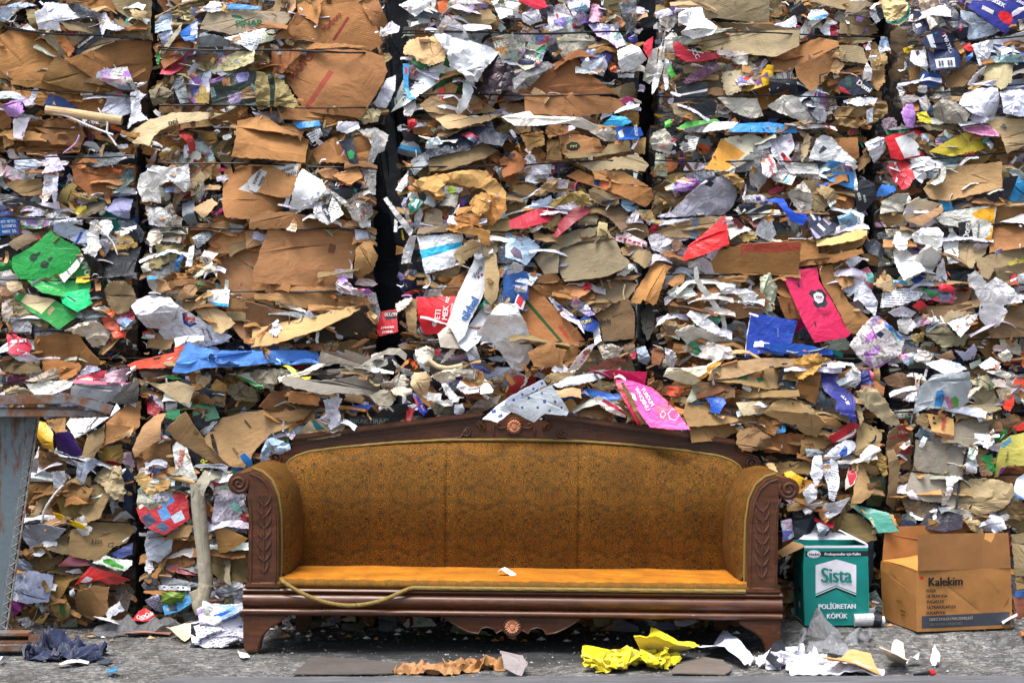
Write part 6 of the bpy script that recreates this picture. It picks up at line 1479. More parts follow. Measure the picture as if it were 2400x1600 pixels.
 T('ct','#3a8c5c','150 64 166 62 166 68 160 72 151 70','green plastic card, upper left of the bale by the left arm','d11.6 n0')
 T('ct','#2c6c48','175 58 196 56 203 70 194 72 178 68','darker green plastic sheet above the black tray','d11.6 n0')
 T('ct','#22282e','176 70 190 64 202 72 186 80 180 80','black tray with a white cut out, bale by the left arm','d12.4 n0',marks=[('#c8c8c8','187 68 191 66 193 73 189 73')])
 T('pp','#dadde0','184 82 190 77 202 70 200 74 188 88',None,'d11')
 T('cb','#b3885a','124 98 132 78 144 66 154 66 150 74 150 90 138 96 126 106','large curled tan cardboard, top left of the bale by the left arm','d11 b5 n0')
 T('cb','#9c7040','124 106 136 96 150 92 158 94 160 118 150 128 128 124','inner brown wall under the large curled tan cardboard','d9')
 T('cb','#b18a58','152 82 164 70 172 64 180 78 188 90 198 100 214 116 204 116 188 108 166 94','long tan box strip slanting down toward the sofa, with a square sign','d13 n0',marks=[('#8a6a44','177 84 180 80 184 83 181 87')])
 T('cb','#b08a58','186 90 196 80 204 70 220 66 262 60 274 76 250 84 236 98 226 116 212 114','big tan box panel with small dark print, beside the left end of the crest','d12.4 n1 u.05',texts=[('#3c3428','www',228,75,3,-48,1),('#3c3428','315 N',217,100,2.2,-50,1)])
 T('pp','#e0e0da','158 96 162 92 172 98 176 110 182 126 172 128 163 122 160 110','white carton strip with red letters CAN, bale by the left arm','d12.8 n0',texts=[('#c02c28','CAN E',166.5,107,4.6,82,.9)],marks=[('#c8c8bc','172 102 175 112 179 124 177 124 171 106')])
 T('ct','#181c22','174 98 184 104 196 116 200 121 186 126 182 126 177 112','black carton with yellow letters, bale by the left arm','d12.5 n0',texts=[('#d8d83a','AR',187,112,6,62,1)])
 T('ct','#2c6c3a','164 123 173 123 174 128 166 127',None,'d13')
 T('ct','#c8c0c0','148 88 152 84 158 90 152 92',None,'d12',marks=[('#c02040','148 87 156 90 156 91 148 89'),('#2c7c4c','148 91 158 90 158 93 150 94')])
 T('ct','#243c48','150 77 158 74 158 86 150 84',None,'d12')
 T('kb','#c8a260','124 124 132 119 138 124 142 130 150 132 148 138 146 150 140 142 132 136 126 128','bunch of torn golden paper above the snow photo box','d15 k.8 n9 v1')
 T('kb','#b58c4c','142 118 154 114 158 122 156 134 148 138 142 132',None,'d14 k.7')
 T('cb','#d6b878','134 116 148 110 142 118 138 119',None,'d15')
 TB('#b99a68','156 124 168 127 179 130',2.2,'short tan cardboard tube above the snow photo box','d14 w.05','cb')
 T('ct','#28343c','156 132 168 132 180 136 180 140 166 138',None,'d13')
 T('mg','#cfc8d4','194 132 206 130 216 134 224 140 230 160 206 162 196 150','white and blue magazines piled behind the left arm','d9')
 T('ct','#b08878','164 134 174 136 176 141 166 143',None,'d12')
 T('ct','#20282c','165 144 176 142 178 156 170 158',None,'d11')
 T('ct','#a0243c','194 128 212 120 213 124 198 134','crimson plastic strip next to the hanging roll','d14')
 T('cb','#a9a38e','176 150 180 132 188 118 206 119 212 120 206 124 194 127 190 136 188 144 188 157 178 157','grey felt roll bent over at its top, left of the sofa','d20 n2 b4')
 T('mg','#9c9c8c','126 136 134 130 158 138 160 144 150 152 132 160 127 152','photo panel of a magazine box, upper part, left of the sofa','d14.4')
 tile(12)
 T('ct','#a4121e','126 -4 146 -26 150 -8 166 -22 172 -10 174 6 166 12 152 20 138 14 130 6','dark red box with small winter sport pictures, left of the sofa','d16 n0',marks=[('#2a3450','131 4 138 0 145 8 137 13'),('#4a80b8','145 -2 152 -6 158 4 150 8'),('#35506c','144 12 150 8 157 14 151 18'),('#a8b8c8','157 4 166 -2 170 6 161 10'),('#3a78b8','146 -12 156 -18 160 -10 150 -4'),('#cfc8b0','128 -6 146 -20 147 -18 129 -3')],texts=[('#6c5a30','1981',140,-6,4,28,1)])
 T('pl','#aab0bc','134 18 144 16 152 24 160 24 158 36 146 46 136 42 132 30','glossy clear wrap below the dark red picture box','d13 v1')
 T('cb','#9c7a4c','150 26 158 16 168 11 178 12 174 22 160 24','bent grey brown flap under the picture box','d15 n1')
 T('cb','#86592c','152 46 160 26 178 24 180 46 170 50','plain brown side in the bale left of the hanging roll','d10')
 T('cb','#bf8a44','140 58 150 42 154 41 150 50 144 61',None,'d13')
 T('pp','#d8c8b4','160 38 172 36 166 41',None,'d12')
 T('kp','#d8d6d8','134 44 140 42 142 52 138 56 134 52',None,'d13')
 T('ct','#8c1830','154 50 164 48 176 52 182 52 182 58 168 56 156 54','dark red plastic bar left of the hanging roll','d12.4')
 T('cp','#8c8894','130 66 138 58 146 60 146 72 136 74',None,'d13')
 T('pp','#8f949c','146 60 160 60 182 64 184 68 150 68',None,'d11')
 T('pp','#dfe3e8','144 67 176 67 176 71 146 71.4','white punched strip with a row of dark holes, left of the hanging roll','d14 n0',marks=[('#2a2a30','150 68 152 68 152 69.4 150 69.4'),('#2a2a30','157 68 159 68 159 69.4 157 69.4'),('#2a2a30','163 68 165 68 165 69.4 163 69.4'),('#2a2a30','168 68 170 68 170 69.4 168 69.4')])
 T('mg','#7ca030','146 73 160 72 172 73 168 82 154 88 148 82','green landscape leaflet low in the bale by the left arm','d13')
 T('ct','#3a9ad4','150 86 166 80 172 74 178 76 178 82 166 90 152 94','sky blue leaflet lower part below the green one','d13.6',marks=[('#12304c','154 83 162 84 164 90 156 90')])
 T('tx','#b9b6d0','134 80 146 74 151 90 146 93 138 86','lilac printed sheet curled low in the bale by the left arm','d14')
 T('ct','#b98c50','196 12 204 14 212 16 228 24 220 30 210 36 200 38 199 26','golden brown envelope hanging beside the left sofa post','d18 n1')
 T('mg','#b8b4c4','196 -40 226 -36 228 20 214 14 198 8','stack of thin magazines pressed beside the left sofa post','d10')
 T('cl','#8c1430','216 4 224 0 228 6 227 16 218 16','dark red knitted rag beside the left sofa post','d13 k.6')
 T('cb','#8b7850','196 40 228 30 228 64 204 62 194 54','dull brown board low behind the left sofa post','d10')
 T('cb','#a09478','207 36 212 34 212 56 214 66 207 62',None,'d13')
 T('pl','#a8acb4','194 64 214 62 228 66 222 78 200 76',None,'d12')
 T('tx','#c0bcd4','182 76 198 72 200 82 188 86',None,'d12')
 T('mg','#6c6a54','190 84 204 78 214 76 216 86 206 92 192 94','dark leaf patterned packet at the foot of the left sofa post','d14')
 T('pl','#b9b4c4','212 76 226 72 226 88 216 84',None,'d12')
 T('ct','#e0b414','48 0 56 2 64 7 74 9 82 14 76 15 62 11 56 11','bright yellow torn plastic tongue in the bottom left bale','d14 n1')
 T('kp','#d4d4d4','70 6 78 2 82 12 87 14 82 20 74 22 71 18','torn white paper by the yellow tongue','d13 v1')
 T('pl','#a9b2c0','20 2 34 0 46 0 42 10 22 10',None,'d10')
 T('pp','#b9bcc4','18 22 22 12 40 10 64 14 56 22 42 31 30 37','grey shiny paper sheet folded to a point, bottom left bale','d13 n2')
 T('pp','#d8d8dc','30 37 46 30 49 32 38 40 18 36',None,'d12.4')
 T('cb','#8f7a54','40 32 52 24 66 16 68 32 64 38 56 36',None,'d11')
 T('cb','#94784c','66 16 84 8 110 6 122 16 116 28 104 32 94 44 70 40 64 36','large creased brown board printed LED, bottom left bale','d12 n3 k.15',texts=[('#5a4830','LED',90,26,4,-6,1)],marks=[('#5a4830','100 28 105 27 104.4 32 99.6 31.6'),('#8c744c','101 29 104 28.4 103.6 31 100.8 30.8')])
 T('kb','#84683e','18 40 34 42 60 36 58 44 46 52 34 54','sagging brown sack below the grey folded sheet, bottom left bale','d11 v1')
 T('ct','#b4646c','54 49 66 38 80 44 84 48 60 49','dull pink plastic dish in the bottom left bale','d12 b2')
 T('ct','#2a3f7c','102 38 114 31 122 28 122 38 110 42','blue and white foil wrapper, right side of the bottom left bale','d12')
 T('pp','#e2e6dc','86 46 94 38 106 42 122 44 122 48 116 53 106 52 96 48','white plastic wrapper with a bright green middle, bottom left bale','d14 u.3 v1',marks=[('#3f9a30','95 43 102 42 108 46 115 49 114 51.4 104 49 96 45.4')])
 T('pl','#9ca4b8','14 44 22 42 32 50 30 53 14 52',None,'d11')
 T('pl','#a2aac4','12 54 30 53 50 57 48 80 30 82 10 80','lilac blue plastic covered block behind the lattice strip','d12 k.12 b3')
 T('cb','#5c4128','30 68 34 67 38 72 36 80 22 82 20 76 30 74',None,'d14')
 T('cb','#7c6a48','50 50 90 47 116 50 114 56 90 60 50 60',None,'d10 u-.2')
 T('cb','#a67e3c','50 56 64 54 76 58 66 62 58 76 48 84 46 80','golden brown paper bag side in the bottom left bale','d12.4')
 T('ct','#d02018','70 66 78 56 84 49 100 54 120 62 108 66 90 62 76 64','bright red flat box point in the bottom left bale','d14 n0',marks=[('#d0c4cc','75 63 81 58 87 60 82 64'),('#8c1814','88 62 104 58 120 62 108 66')])
 T('pp','#ccc8d4','60 54 74 51 76 56 70 56',None,'d13')
 T('cb','#a27844','68 82 72 72 90 66 102 68 100 80 102 92 84 100 68 94','brown box with torn lid and dark slit, foot of the bottom left bale','d13 n2')
 T('cb','#8a6a3c','72 66 84 64 108 60 108 66 92 68 76 72',None,'d12')
 T('cb','#9a7a40','46 82 58 74 66 86 64 96 56 100 50 92',None,'d12.6',marks=[('#3c6c34','55 76 58 75 62 92 60 96 56 92')])
 T('pp','#c8d0d8','64 72 68 69 70 74 67 78',None,'d14')
 T('ct','#a83c8c','8 84 14 80 24 82 20 90 14 96 8 94','magenta plastic bag by the foot of the lattice strip','d13 b3')
 T('pl','#d3d7da','32 86 34 74 42 71 43 75 39 80 35 87','crumpled foil hanging on a stick, bottom left','d15')
 TB('#a89470','35 86 33 94 29 102 26 108',.5,None,'d15','pp',name='thin_stick')
 T('pp','#c0c8cc','36 84 48 80 46 88 40 92',None,'d11')
 T('kb','#7c5c34','18 86 34 88 36 96 22 98',None,'d11')
 T('ct','#c4a04c','32 100 42 92 46 92 40 102',None,'d12')
 T('pp','#dadada','98 98 104 86 110 81 111 86 104 94 102 99','creased white wrapper at the foot of the bottom left bale','d15 v1')
 T('cp','#847870','102 72 112 68 122 76 118 90 110 84',None,'d12')
 T('cb','#98744a','6 98 10 95 18 104 22 108 12 110',None,'d14')
 T('kp','#bcb8b4','14 98 26 96 32 102 24 106',None,'d14')
 T('mg','#6c6460','26 104 48 106 60 108 54 112 34 110',None,'d14')
 T('kp','#b8b0ac','46 106 60 107 76 108 70 112 52 112',None,'d13')
 tile(9)
 T('ct','#70665a','58 20 61 8 82 12 82 7 96 12 104 16 96 24 76 20','olive grey rolled vinyl sheet at the right of the blue cloth','d15 b3 n1')
 T('ct','#8f877a','94 24 110 12 122 6 132 6 139 12 138 18 130 12 118 12 104 20','grey sheet arched up over a dark hollow, below the black gap','d15.4 b2 n0')
 T('ct','#16181c','98 24 110 16 126 12 132 22 120 30 104 30',None,'d8')
 T('pp','#9c968c','124 16 132 22 144 28 142 31 130 26',None,'d12')
 T('pl','#b4c4cc','132 24 142 26 146 30 138 32',None,'d13')
 T('ct','#d9cf2c','22 22 30 22 36 26 40 33 46 32 51 32 48 37 40 37 34 30 28 24','yellow tape streamer tangled below the blue cloth','d17 k.3 n2')
 T('kb','#8a8270','-6 26 26 25 28 26 16 44 12 42 4 44 -6 40','pale grey flattened cartons in a layered stack under the blue cloth','d13.6 u.1',marks=[('#1f8a3c','-6 38 2 40 9 43 4 45 -6 42')])
 T('kb','#8d877c','24 34 28 31 60 36 94 32 114 25 116 34 112 46 106 50 80 47 60 48 28 40','long grey rolled carpet like sheet lying along the seam above the sofa','d16 b6 n1 N10')
 T('kb','#6a655c','106 38 114 26 116 33 112 42 108 44',None,'d17')
 T('ct','#5c5650','28 28 60 26 90 24 94 25 70 30 34 31',None,'d13 u.4')
 T('kb','#77706a','50 30 76 29 96 27 110 26 90 32 60 34',None,'d13.6 u.3')
 T('kb','#a39c88','104 50 116 44 126 46 130 46 128 54 120 63 110 56','fringed grey cloth corner hanging at the end of the carpet like roll','d17 k.5')
 T('kp','#b3aa98','114 38 124 36 132 28 130 36 124 46 116 44',None,'d16')
 T('kp','#c0b8a4','124 44 132 40 144 44 144 48 134 50 126 48',None,'d16.6')
 T('pp','#cfc6b6','124 38 134 30 142 36 140 40 130 42',None,'d15')
 T('cb','#a06a38','31 45 44 47 59 51 58 59 30 56','small orange brown box end tucked in the seam above the sofa','d14 n0 u.1')
 T('cb','#7c5430','4 60 16 46 30 44 30 56 58 59 50 63 20 64','brown board behind the small orange brown box end','d12')
 T('cb','#8d6a40','12 66 40 62 52 62 44 72 30 74 16 70',None,'d12.6')
 T('pl','#c9ccd8','62 54 74 50 80 52 76 62 78 68 78 76 68 81 66 76 56 72 64 66 64 58','white plastic bag hanging down above the left half of the crest','d16 k.4 v1')
 T('cb','#a99c7c','34 92 44 78 56 70 70 78 80 66 83 76 78 86 58 90','tan paper bundle with teal tape above the left half of the crest','d12.6',marks=[('#1f6c74','50 70 53 71 64 80 62 85 56 82')])
 T('kb','#d0b88c','42 82 50 72 50 82 56 86 48 88',None,'d14')
 T('mg','#5c7484','24 76 30 74 38 84 34 90 26 82',None,'d12')
 T('cb','#8f7c56','-4 64 14 64 26 74 26 84 34 90 10 96 -4 84',None,'d11')
 T('ct','#1c4cc0','84 60 94 58 108 58 104 62 88 66','blue folder edge deep under the carpet like roll','d11 n0')
 T('ct','#23282c','84 68 104 69 123 70 122 78 88 82 85 80','dark carton lettered BIRAKTIRAC above the sofa crest','d9 n0',texts=[('#74766c','BIRAKTIRAC',104,73,4.6,-1,1.0)])
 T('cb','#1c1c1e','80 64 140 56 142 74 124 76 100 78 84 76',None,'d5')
 T('ct','#1e2f9c','143 47 147 48 158 64 154 68 150 64','blue and red toothpaste style carton standing askew above the sofa','d15 n0',marks=[('#d82818','142 52 147 52 149.6 58 146 61 143 58')],texts=[('#d89088','Rocs',153.5,61,2.2,-58,1)])
 T('ct','#a8141c','138 64 142 60 146 62 142 74 138 72',None,'d12')
 T('kp','#d5ccb8','146 8 156 4 166 8 162 16 154 20 148 18',None,'d13')
 T('ct','#b8182c','162 8 168 6 170 12 162 12',None,'d13')
 T('pp','#d8cac0','170 20 176 10 184 4 183 8 176 17',None,'d14')
 T('cb','#cdb488','142 38 146 29 156 27 161 34 157 50 148 48','pale open cardboard tube end, left of the white cut boards','d15 b4')
 TB('#cbb78f','158 17 166 23 176 25 190 22',2.4,'short cream cardboard tube in the third column above the sofa','d15','cb',thick=.002)
 T('kp','#dad2bc','160 32 174 26 190 24 192 30 178 36 170 38','dirty white cloth strip across the third column above the sofa','d15.6')
 T('kb','#9c958a','190 26 200 24 204 32 196 36 190 32',None,'d15')
 T('cb','#b58048','188 38 194 28 208 24 210 34 204 48 196 46','round orange brown cup holder board, third column above the sofa','d14.4')
 T('pp','#eff0f0','170 39 174 38 187 52 186 56 180 55 174 48','white tongue shaped card, third column above the sofa','d16 n0')
 T('pp','#e9e6e2','157 54 160 47 171 48 169 55','small white card beside the white tongue shaped card','d16 n0')
 T('pp','#e3e6ea','184 42 188 36 196 42 206 41 204 47 192 48',None,'d16')
 T('pp','#efe8dc','206 42 210 34 218 44 217 47 206 48',None,'d15.6')
 T('kb','#6c6456','160 58 172 54 184 62 184 68 166 70',None,'d10')
 T('pp','#cfd4de','182 58 190 57 192 64 188 68 182 66',None,'d14')
 T('kb','#7c7060','192 66 204 54 224 50 222 58 206 66',None,'d12 k.7')
 T('ct','#24326c','194 20 206 22 216 28 214 30 200 24',None,'d14')
 T('pp','#c8d0d6','192 6 202 4 206 16 196 18',None,'d13')
 T('ct','#d5dae6','208 71 220 60 234 50 241 53 238 62 222 74 216 72','white wrapping sheet printed with dark blue flowers lying over the crest','d21 n1 k.1 u.4',marks=[('#3c4a8c','216 63 220 62 221 65 217 66'),('#3c4a8c','228 57 232 55 233 58 229 59'),('#3c4a8c','222 68 226 66 227 69 223 70'),('#3c4a8c','233 61 236 59 237 62 234 63')])
 T('pl','#a8c4e0','4 104 10 90 14 88 22 90 31 94 32 99 22 104 14 102 8 112 4 112','blue tinted plastic bag caught on the left end of the crest','d17 k.45 v1')
 tile(8)
 T('ct','#2a7cc8','212 118 218 106 226 102 232 108 234 118 224 122 214 124','bright blue bag with a green base, tucked behind the left arm','d14 k.5',marks=[('#3c9a4c','212 118 218 120 220 124 212 124')])
 tile(10)
 T('cb','#b8834a','14 10 30 2 38 0 40 6 50 8 46 18 36 24 20 23','rounded orange brown board flap below the green striped box','d15 n1')
 T('cb','#9a6d38','38 2 56 2 62 8 56 22 44 26 38 24',None,'d11')
 T('ct','#d8cfd0','50 28 60 14 70 4 78 1 72 10 66 20 58 27','white packet with faint red letters, third column above the sofa','d14.6',texts=[('#b84858','R BUR',66,14,3,62,1)])
 T('kp','#c4bcae','78 4 92 2 102 6 98 14 84 16',None,'d13')
 T('cb','#5c2c20','72 24 90 16 104 12 112 16 100 22 84 25','dark red brown carton edge above the pink sack','d14.6 u.3')
 T('kb','#6c5846','100 4 112 2 114 12 106 14',None,'d12')
 T('ct','#a02434','108 12 115 9 113 16 110 16',None,'d14')
 T('pl','#8c98a8','114 6 122 4 128 16 124 22 116 18',None,'d13')
 T('kb','#7c4c2c','128 8 136 4 140 12 134 22 128 20',None,'d14')
 T('kp','#c4bfc4','140 6 148 8 152 16 148 26 142 22','grey frayed rag hanging between third and fourth columns','d15 k.9')
 T('kp','#b8b4b0','156 6 176 0 200 4 206 14 188 18 168 14',None,'d13 k.8')
 T('ct','#2c7048','158 0 168 0 176 12 168 12',None,'d13')
 T('pp','#e4dfc0','138 32 142 24 160 24 178 22 188 17 194 18 180 30 172 36 166 40 156 38','cream paper with an orange torn edge, fourth column by the sofa','d16 n2',marks=[('#d08a2c','178 23 194 16 194 18.5 181 27 180 36 176 36 169 33 178 28')])
 T('cb','#b89468','180 36 182 24 210 17 236 15 262 16 262 22 236 24 210 32','long punched tan board sloping up to the right, above the sofa','d15 n0 u.15')
 T('cb','#a08252','180 36 210 30 236 24 262 25 262 40 236 44 206 38','brown board printed with green signs, fourth column above the sofa','d14 n1',marks=[('#2c6440','224 34 230 32 231 36 226 38'),('#3c6c48','205 31 216 31 216 35 207 35')])
 T('cb','#765838','164 50 168 36 176 37 200 40 204 44 204 51 190 53 170 53','dark brown box side behind the blue scrap, fourth column','d13.4 n1')
 T('cb','#8f7344','204 44 236 45 262 44 262 50 206 52',None,'d13.6')
 T('ct','#1d56b8','178 52 190 46 194 50 196 56 192 62 190 66 182 65 182 58','bright blue folded scrap on brown board, fourth column above the sofa','d16 n1',folds=('179 52 195 55 .5',))
 T('cb','#a98552','160 54 182 56 188 66 200 68 212 72 190 76 160 78 156 66','brown folded boards with a triangular opening, below the blue scrap','d13 n3 k.2')
 T('cb','#98723f','162 78 186 74 210 72 212 82 190 90 164 92',None,'d12.6')
 T('cb','#c9b992','205 56 218 55 236 54 240 64 212 68 210 66','pale grey board patch with small symbols, fourth column','d14.6 n0')
 T('pp','#e8e4dc','219 60 226 55 236 53 238 60 226 61',None,'d15.4')
 T('cb','#9a7040','206 70 236 64 250 76 246 84 220 84',None,'d12')
 T('kb','#866640','204 92 208 80 222 78 236 86 240 96 224 100 210 100','round brown sack end at the right end of the crest','d14 b4')
 T('ct','#c03c20','138 44 142 41 156 42 154 50 144 50','rust coloured carton corner next to the pink sack','d12')
 T('kb','#8a6038','124 34 138 36 140 50 130 52 124 44',None,'d11')
 T('ct','#d4185c','70 25 82 28 96 26 104 28 124 28 122 40 104 36 90 34 84 32','upper red and pink part of the yogurt sack, curving back','d15 k.2')
 T('ct','#f2489e','96 36 104 35 116 38 128 42 140 52 152 66 162 80 144 80 126 78 120 70 112 58 104 46','bright pink plastic sack with white words and berry drawings, leaning on the crest','d21 n1 k.06 b2 u.35 r-.2',texts=[('#f2dce8','WNQBNU',119.5,52.5,3.6,-62,1),('#f2dce8','YURDUM',124.5,50.5,3.6,-60,.9)],marks=[('#e84878','130 60 138 56 148 62 146 70 136 72'),('#f0b4cc','135 66 138 62.6 141 66 138.4 70 135.4 69'),('#e84878','136 66 138 64 140 66 138.4 68.6 136.4 68'),('#f0b4cc','142 66 146 61 151 62 153 67 149 72 144 71'),('#e43c84','143 66 146 62 150.4 63 152 67 148.6 71 144.6 70'),('#e82c54','120 40 132 46 146 60 148 58 136 46 126 42')])
 T('ct','#d02c48','94 34 98 36 106 48 114 62 118 76 115 76 106 60 98 46',None,'d19')
 T('cb','#a2885c','99 38 102 37 112 54 122 72 124 77 119 76 110 60',None,'d20')
 T('ct','#1c5cb4','44 54 56 46 70 43 78 45 92 48 104 46 104 51 88 54 76 50 62 50 50 58','blue plastic bag edge arching above the crest','d15 n3')
 T('kb','#c9b07a','26 36 36 29 50 28 60 28 52 34 36 38',None,'d15')
 T('pl','#cfd2d8','36 40 52 32 74 29 88 32 76 36 58 40 44 42','crumpled silver white film above the crest','d15.4')
 T('kb','#94815a','72 40 80 36 92 38 98 44 84 44',None,'d15')
 T('kb','#a27a4c','42 46 56 38 70 38 62 46 48 52',None,'d13')
 T('pp','#e0d8d4','75 52 80 50 96 58 106 66 104 70 92 66 82 60','white card strip with a red band above the crest','d16.4 n0',marks=[('#b8203c','84 53 96 59 105 66 105 67.6 94 61.6 82 55')])
 T('kb','#a9844e','48 56 54 52 60 58 56 66 50 64','tan curled board scrap above the crest','d15.4')
 T('kb','#84623a','60 62 66 52 76 54 84 62 94 68 80 71 62 68','brown crushed paper heap above the crest','d13')
 T('kb','#96703c','88 54 94 50 104 51 110 62 104 64',None,'d13')
 T('ct','#20242c','104 68 114 64 116 75 106 74',None,'d12')
 T('ct','#a9b2ba','-12 60 0 56 14 50 26 44 36 40 44 50 52 64 50 68 30 66 20 74 4 66','silver sheet printed with small dark blue drops, behind the middle of the crest','d20 n1 b3',marks=[('#3a4470','14 51 16 50 17 52 15 53'),('#3a4470','28 54 31 53 31.6 56 29 57'),('#3a4470','38 54 40 53.6 41 56 39 57'),('#3a4470','22 60 24 59 25 61 23 62'),('#3a4470','33 63 35 62 35.6 64 34 64.6'),('#3a4470','8 60 10 59 10.6 61 9 62'),('#3a4470','26 47 28 46 28.6 48 27 48.6'),('#3a4470','44 60 46 59 46.6 61 45 62')])
 T('ct','#ccd4e4','-8 58 -4 52 14 42 28 35 32 40 16 48 2 58','pale sheet with blue flower print above the silver one','d19.6 n0',marks=[('#4456a0','26 38 28 37 29 39 27 40'),('#4456a0','18 43 20 42 21 44 19 45'),('#4456a0','8 48 10 47 11 49 9 50'),('#4456a0','0 53 2 52 3 54 1 55')])
 tile(11)
 T('ct','#1d50b0','-4 2 30 2 58 8 59 12 36 14 10 10 -4 6','long blue tube like folder below the pink folder','d14 b2 n0')
 T('kb','#c9963c','22 30 24 18 34 12 46 11 52 15 59 17 50 20 44 26 36 32 30 35','crumpled golden paper rag hanging above the right arm','d16.6 k.6 n8 v1')
 T('ct','#1c232c','8 40 12 20 22 20 26 32 24 46 12 40','black carton with dashed white line, left of the golden rag','d13')
 T('cb','#a26b30','24 46 30 34 40 26 50 24 48 36 46 48 44 58 36 54','orange brown ribbed box front below the golden rag','d14 n1')
 T('ct','#16202c','44 56 48 42 56 48 58 60 50 60',None,'d14')
 T('ct','#262c80','48 23 58 24 66 28 70 32 66 40 76 46 80 54 78 64 80 72 78 75 70 68 60 62 62 54 52 46 49 36','long navy blue carton crumpled downward, fourth column by the right arm','d16 k.3 n5',texts=[('#c8c8d8','oLa',69,51,3,-40,1)],marks=[('#dcdce8','70 55 73 54.4 74 57.6 71 57')])
 T('ct','#21286c','82 34 86 26 94 26 96 40 90 43 82 42','dark blue end of the label roll, fourth column','d14 b2')
 T('tx','#d5d7dc','70 31 76 26 84 27 84 36 80 43 72 39','white printed label on the dark blue roll','d15')
 T('pp','#d3d3e4','53 20 58 19 70 20 70 24 62 25 54 24','short white paper roll beside the golden rag','d16 b2')
 T('ct','#c45870','93 26 96 28 97 34 95 37 93 32',None,'d15')
 T('kp','#d8d4d4','75 26 78 22 84 26 82 29',None,'d16')
 T('cb','#a07c4c','96 26 102 24 102 42 96 42',None,'d12')
 T('kb','#b8a780','80 46 90 42 100 44 106 52 116 66 122 76 114 78 104 72 92 62 84 54','lumpy egg tray of grey pulp board hanging down, right of the navy carton','d17 k.8 n10 N14 v1')
 T('kb','#b09a6c','75 53 80 52 85 60 88 70 84 78 82 66',None,'d16')
 T('cb','#ab8a58','-4 66 4 56 16 52 30 56 40 64 51 74 45 88 36 86 24 78 4 70','tan strip with rows of dark slots, above the right arm','d15 n2 t2')
 T('kb','#8c7a5c','16 54 26 53 40 60 44 68 36 68 24 62',None,'d16')
 T('cb','#a47a44','40 68 50 68 62 70 70 78 58 79 46 78',None,'d14')
 T('cb','#9c6f3a','0 70 14 74 16 82 8 84 0 83',None,'d13')
 T('ct','#3a86c0','4 82 12 80 14 74 16.6 76 15 83 6 84.6',None,'d14')
 T('ct','#a81828','56 87 62 84 72 76 80 73 83 77 80 86 70 90 60 94','dark red carton with a white lower stripe, right of the crest','d16 n0',marks=[('#d8d0cc','62 92 74 85 80 80 81 82 78 86 66 92')],texts=[('#3c2a2c','MAJOR',76,83,1.6,28,1)])
 T('cb','#7a4c20','-4 86 10 84 34 85 30 104 10 102 -4 102','deep brown box front behind the right end of the crest','d12 n1')
 T('cb','#9a7440','30 90 36 86 58 84 60 92 52 98 36 100 29 106',None,'d12.6')
 T('cb','#a48c5c','83 78 88 74 104 82 104 90 96 102 84 104 78 103','olive tan box corner in the gap right of the dark red carton','d14 n1')
 T('pp','#aab6bc','34 98 46 99 52 102 44 105 35 105',None,'d14')
 T('pl','#d4d7e4','50 106 60 96 72 90 80 92 81 97 72 104 62 108','white crinkled bag with blue bands hanging right of the sofa','d16 v1',marks=[('#2c58b0','64 102 70 95 72 97 72 103 66 106')])
 T('pp','#e4e7f0','38 121 42 105 49 104 50 122 44 136 41 128','white paper leaf hanging above the right arm','d17 n1')
 T('tx','#dcdfe8','49 108 60 106 64 112 65 130 60 146 55 144 54 130 50 120','white printed bag strip hanging right of the white leaf','d17 n3',marks=[('#3c6cb0','53.6 111 57 109.6 57.6 113.6 54.4 115')])
 T('pp','#dedfe8','31 138 40 130 46 134 44 144 36 150','white paper corner resting at the right arm scroll','d18 n1')
 T('ct','#dcb01c','14 120 20 118 34 126 40 128 36 138 34 144 28 148 22 140 16 132','yellow packet with black letters behind the right arm','d13',texts=[('#3a3020','OLIM',31,132,3.4,80,1)],marks=[('#c87820','30 126 40 128 36 138 32 136')])
 T('cb','#8f7040','4 112 22 110 40 110 38 122 22 120 8 122',None,'d12')
 T('kb','#d0b078','-2 112 6 112 9 124 4 124',None,'d14')
 T('ct','#d8d4c4','70 128 74 116 78 112 81 122 78 130 70 136','white carton wedge with a red picture right of the sofa','d15',marks=[('#c02038','72 122 76 114 81 122 77 130 74 132')])
 T('cb','#ad8a58','75 107 80 106 88 114 92 124 97 138 84 148 75 148 80 128','tan folded board pointing down, right of the sofa','d16.4 n1')
 T('cb','#977848','82 110 98 114 102 122 94 122 88 116',None,'d14')
 T('ct','#3c4c30','92 126 106 122 108 140 104 152 90 150','dark green crate fragment right of the tan folded board','d11')
 T('pp','#e4e4d8','83 105 94 94 102 97 104 100 94 104 92 112 86 109','white torn card with yellow mark, right of the sofa','d17 n3')
 T('kb','#9c7c3c','95 107 102 100 108 106 110 122 106 124 100 114',None,'d16 k.6')
 T('cb','#947a54','108 100 114 98 120 112 118 140 120 157 110 150 110 120','brown board edge running down the last seam','d14')
 T('cb','#8f7450','109 84 118 76 128 76 134 84 132 118 112 116 108 104','brown sack printed with a red map like sign, right bale','d12 n1',marks=[('#a83430','118 78 126 76 130 86 124 90 118 88'),('#a83430','120 98 132 94 133 103 124 104'),('#a83430','110 88 117 86 117 89 110 90')],texts=[('#cbb090','Mc',122,83,4,8,1)])
 T('pp','#e2ded6','120 97 130 90 131 95 124 99',None,'d15')
 T('cb','#8f8778','136 90 146 91 160 93 182 98 178 124 160 122 133 118','grey brown cover of a spiral pad, right of the sofa','d14 n0 u.05')
 T('ct','#303030','181 100 183 99 178 126 176 126',None,'d14.6')
 T('cb','#a39a8a','132 120 150 122 164 124 178 126 172 152 158 148 142 146 126 136','second grey brown spiral pad page, bent at its lower left','d14.4 n0 u.1')
 T('pp','#d0ced8','126 138 132 136 142 146 130 144',None,'d15')
 T('ct','#2a2a2a','176 127 178 127 172 154 170 153',None,'d15')
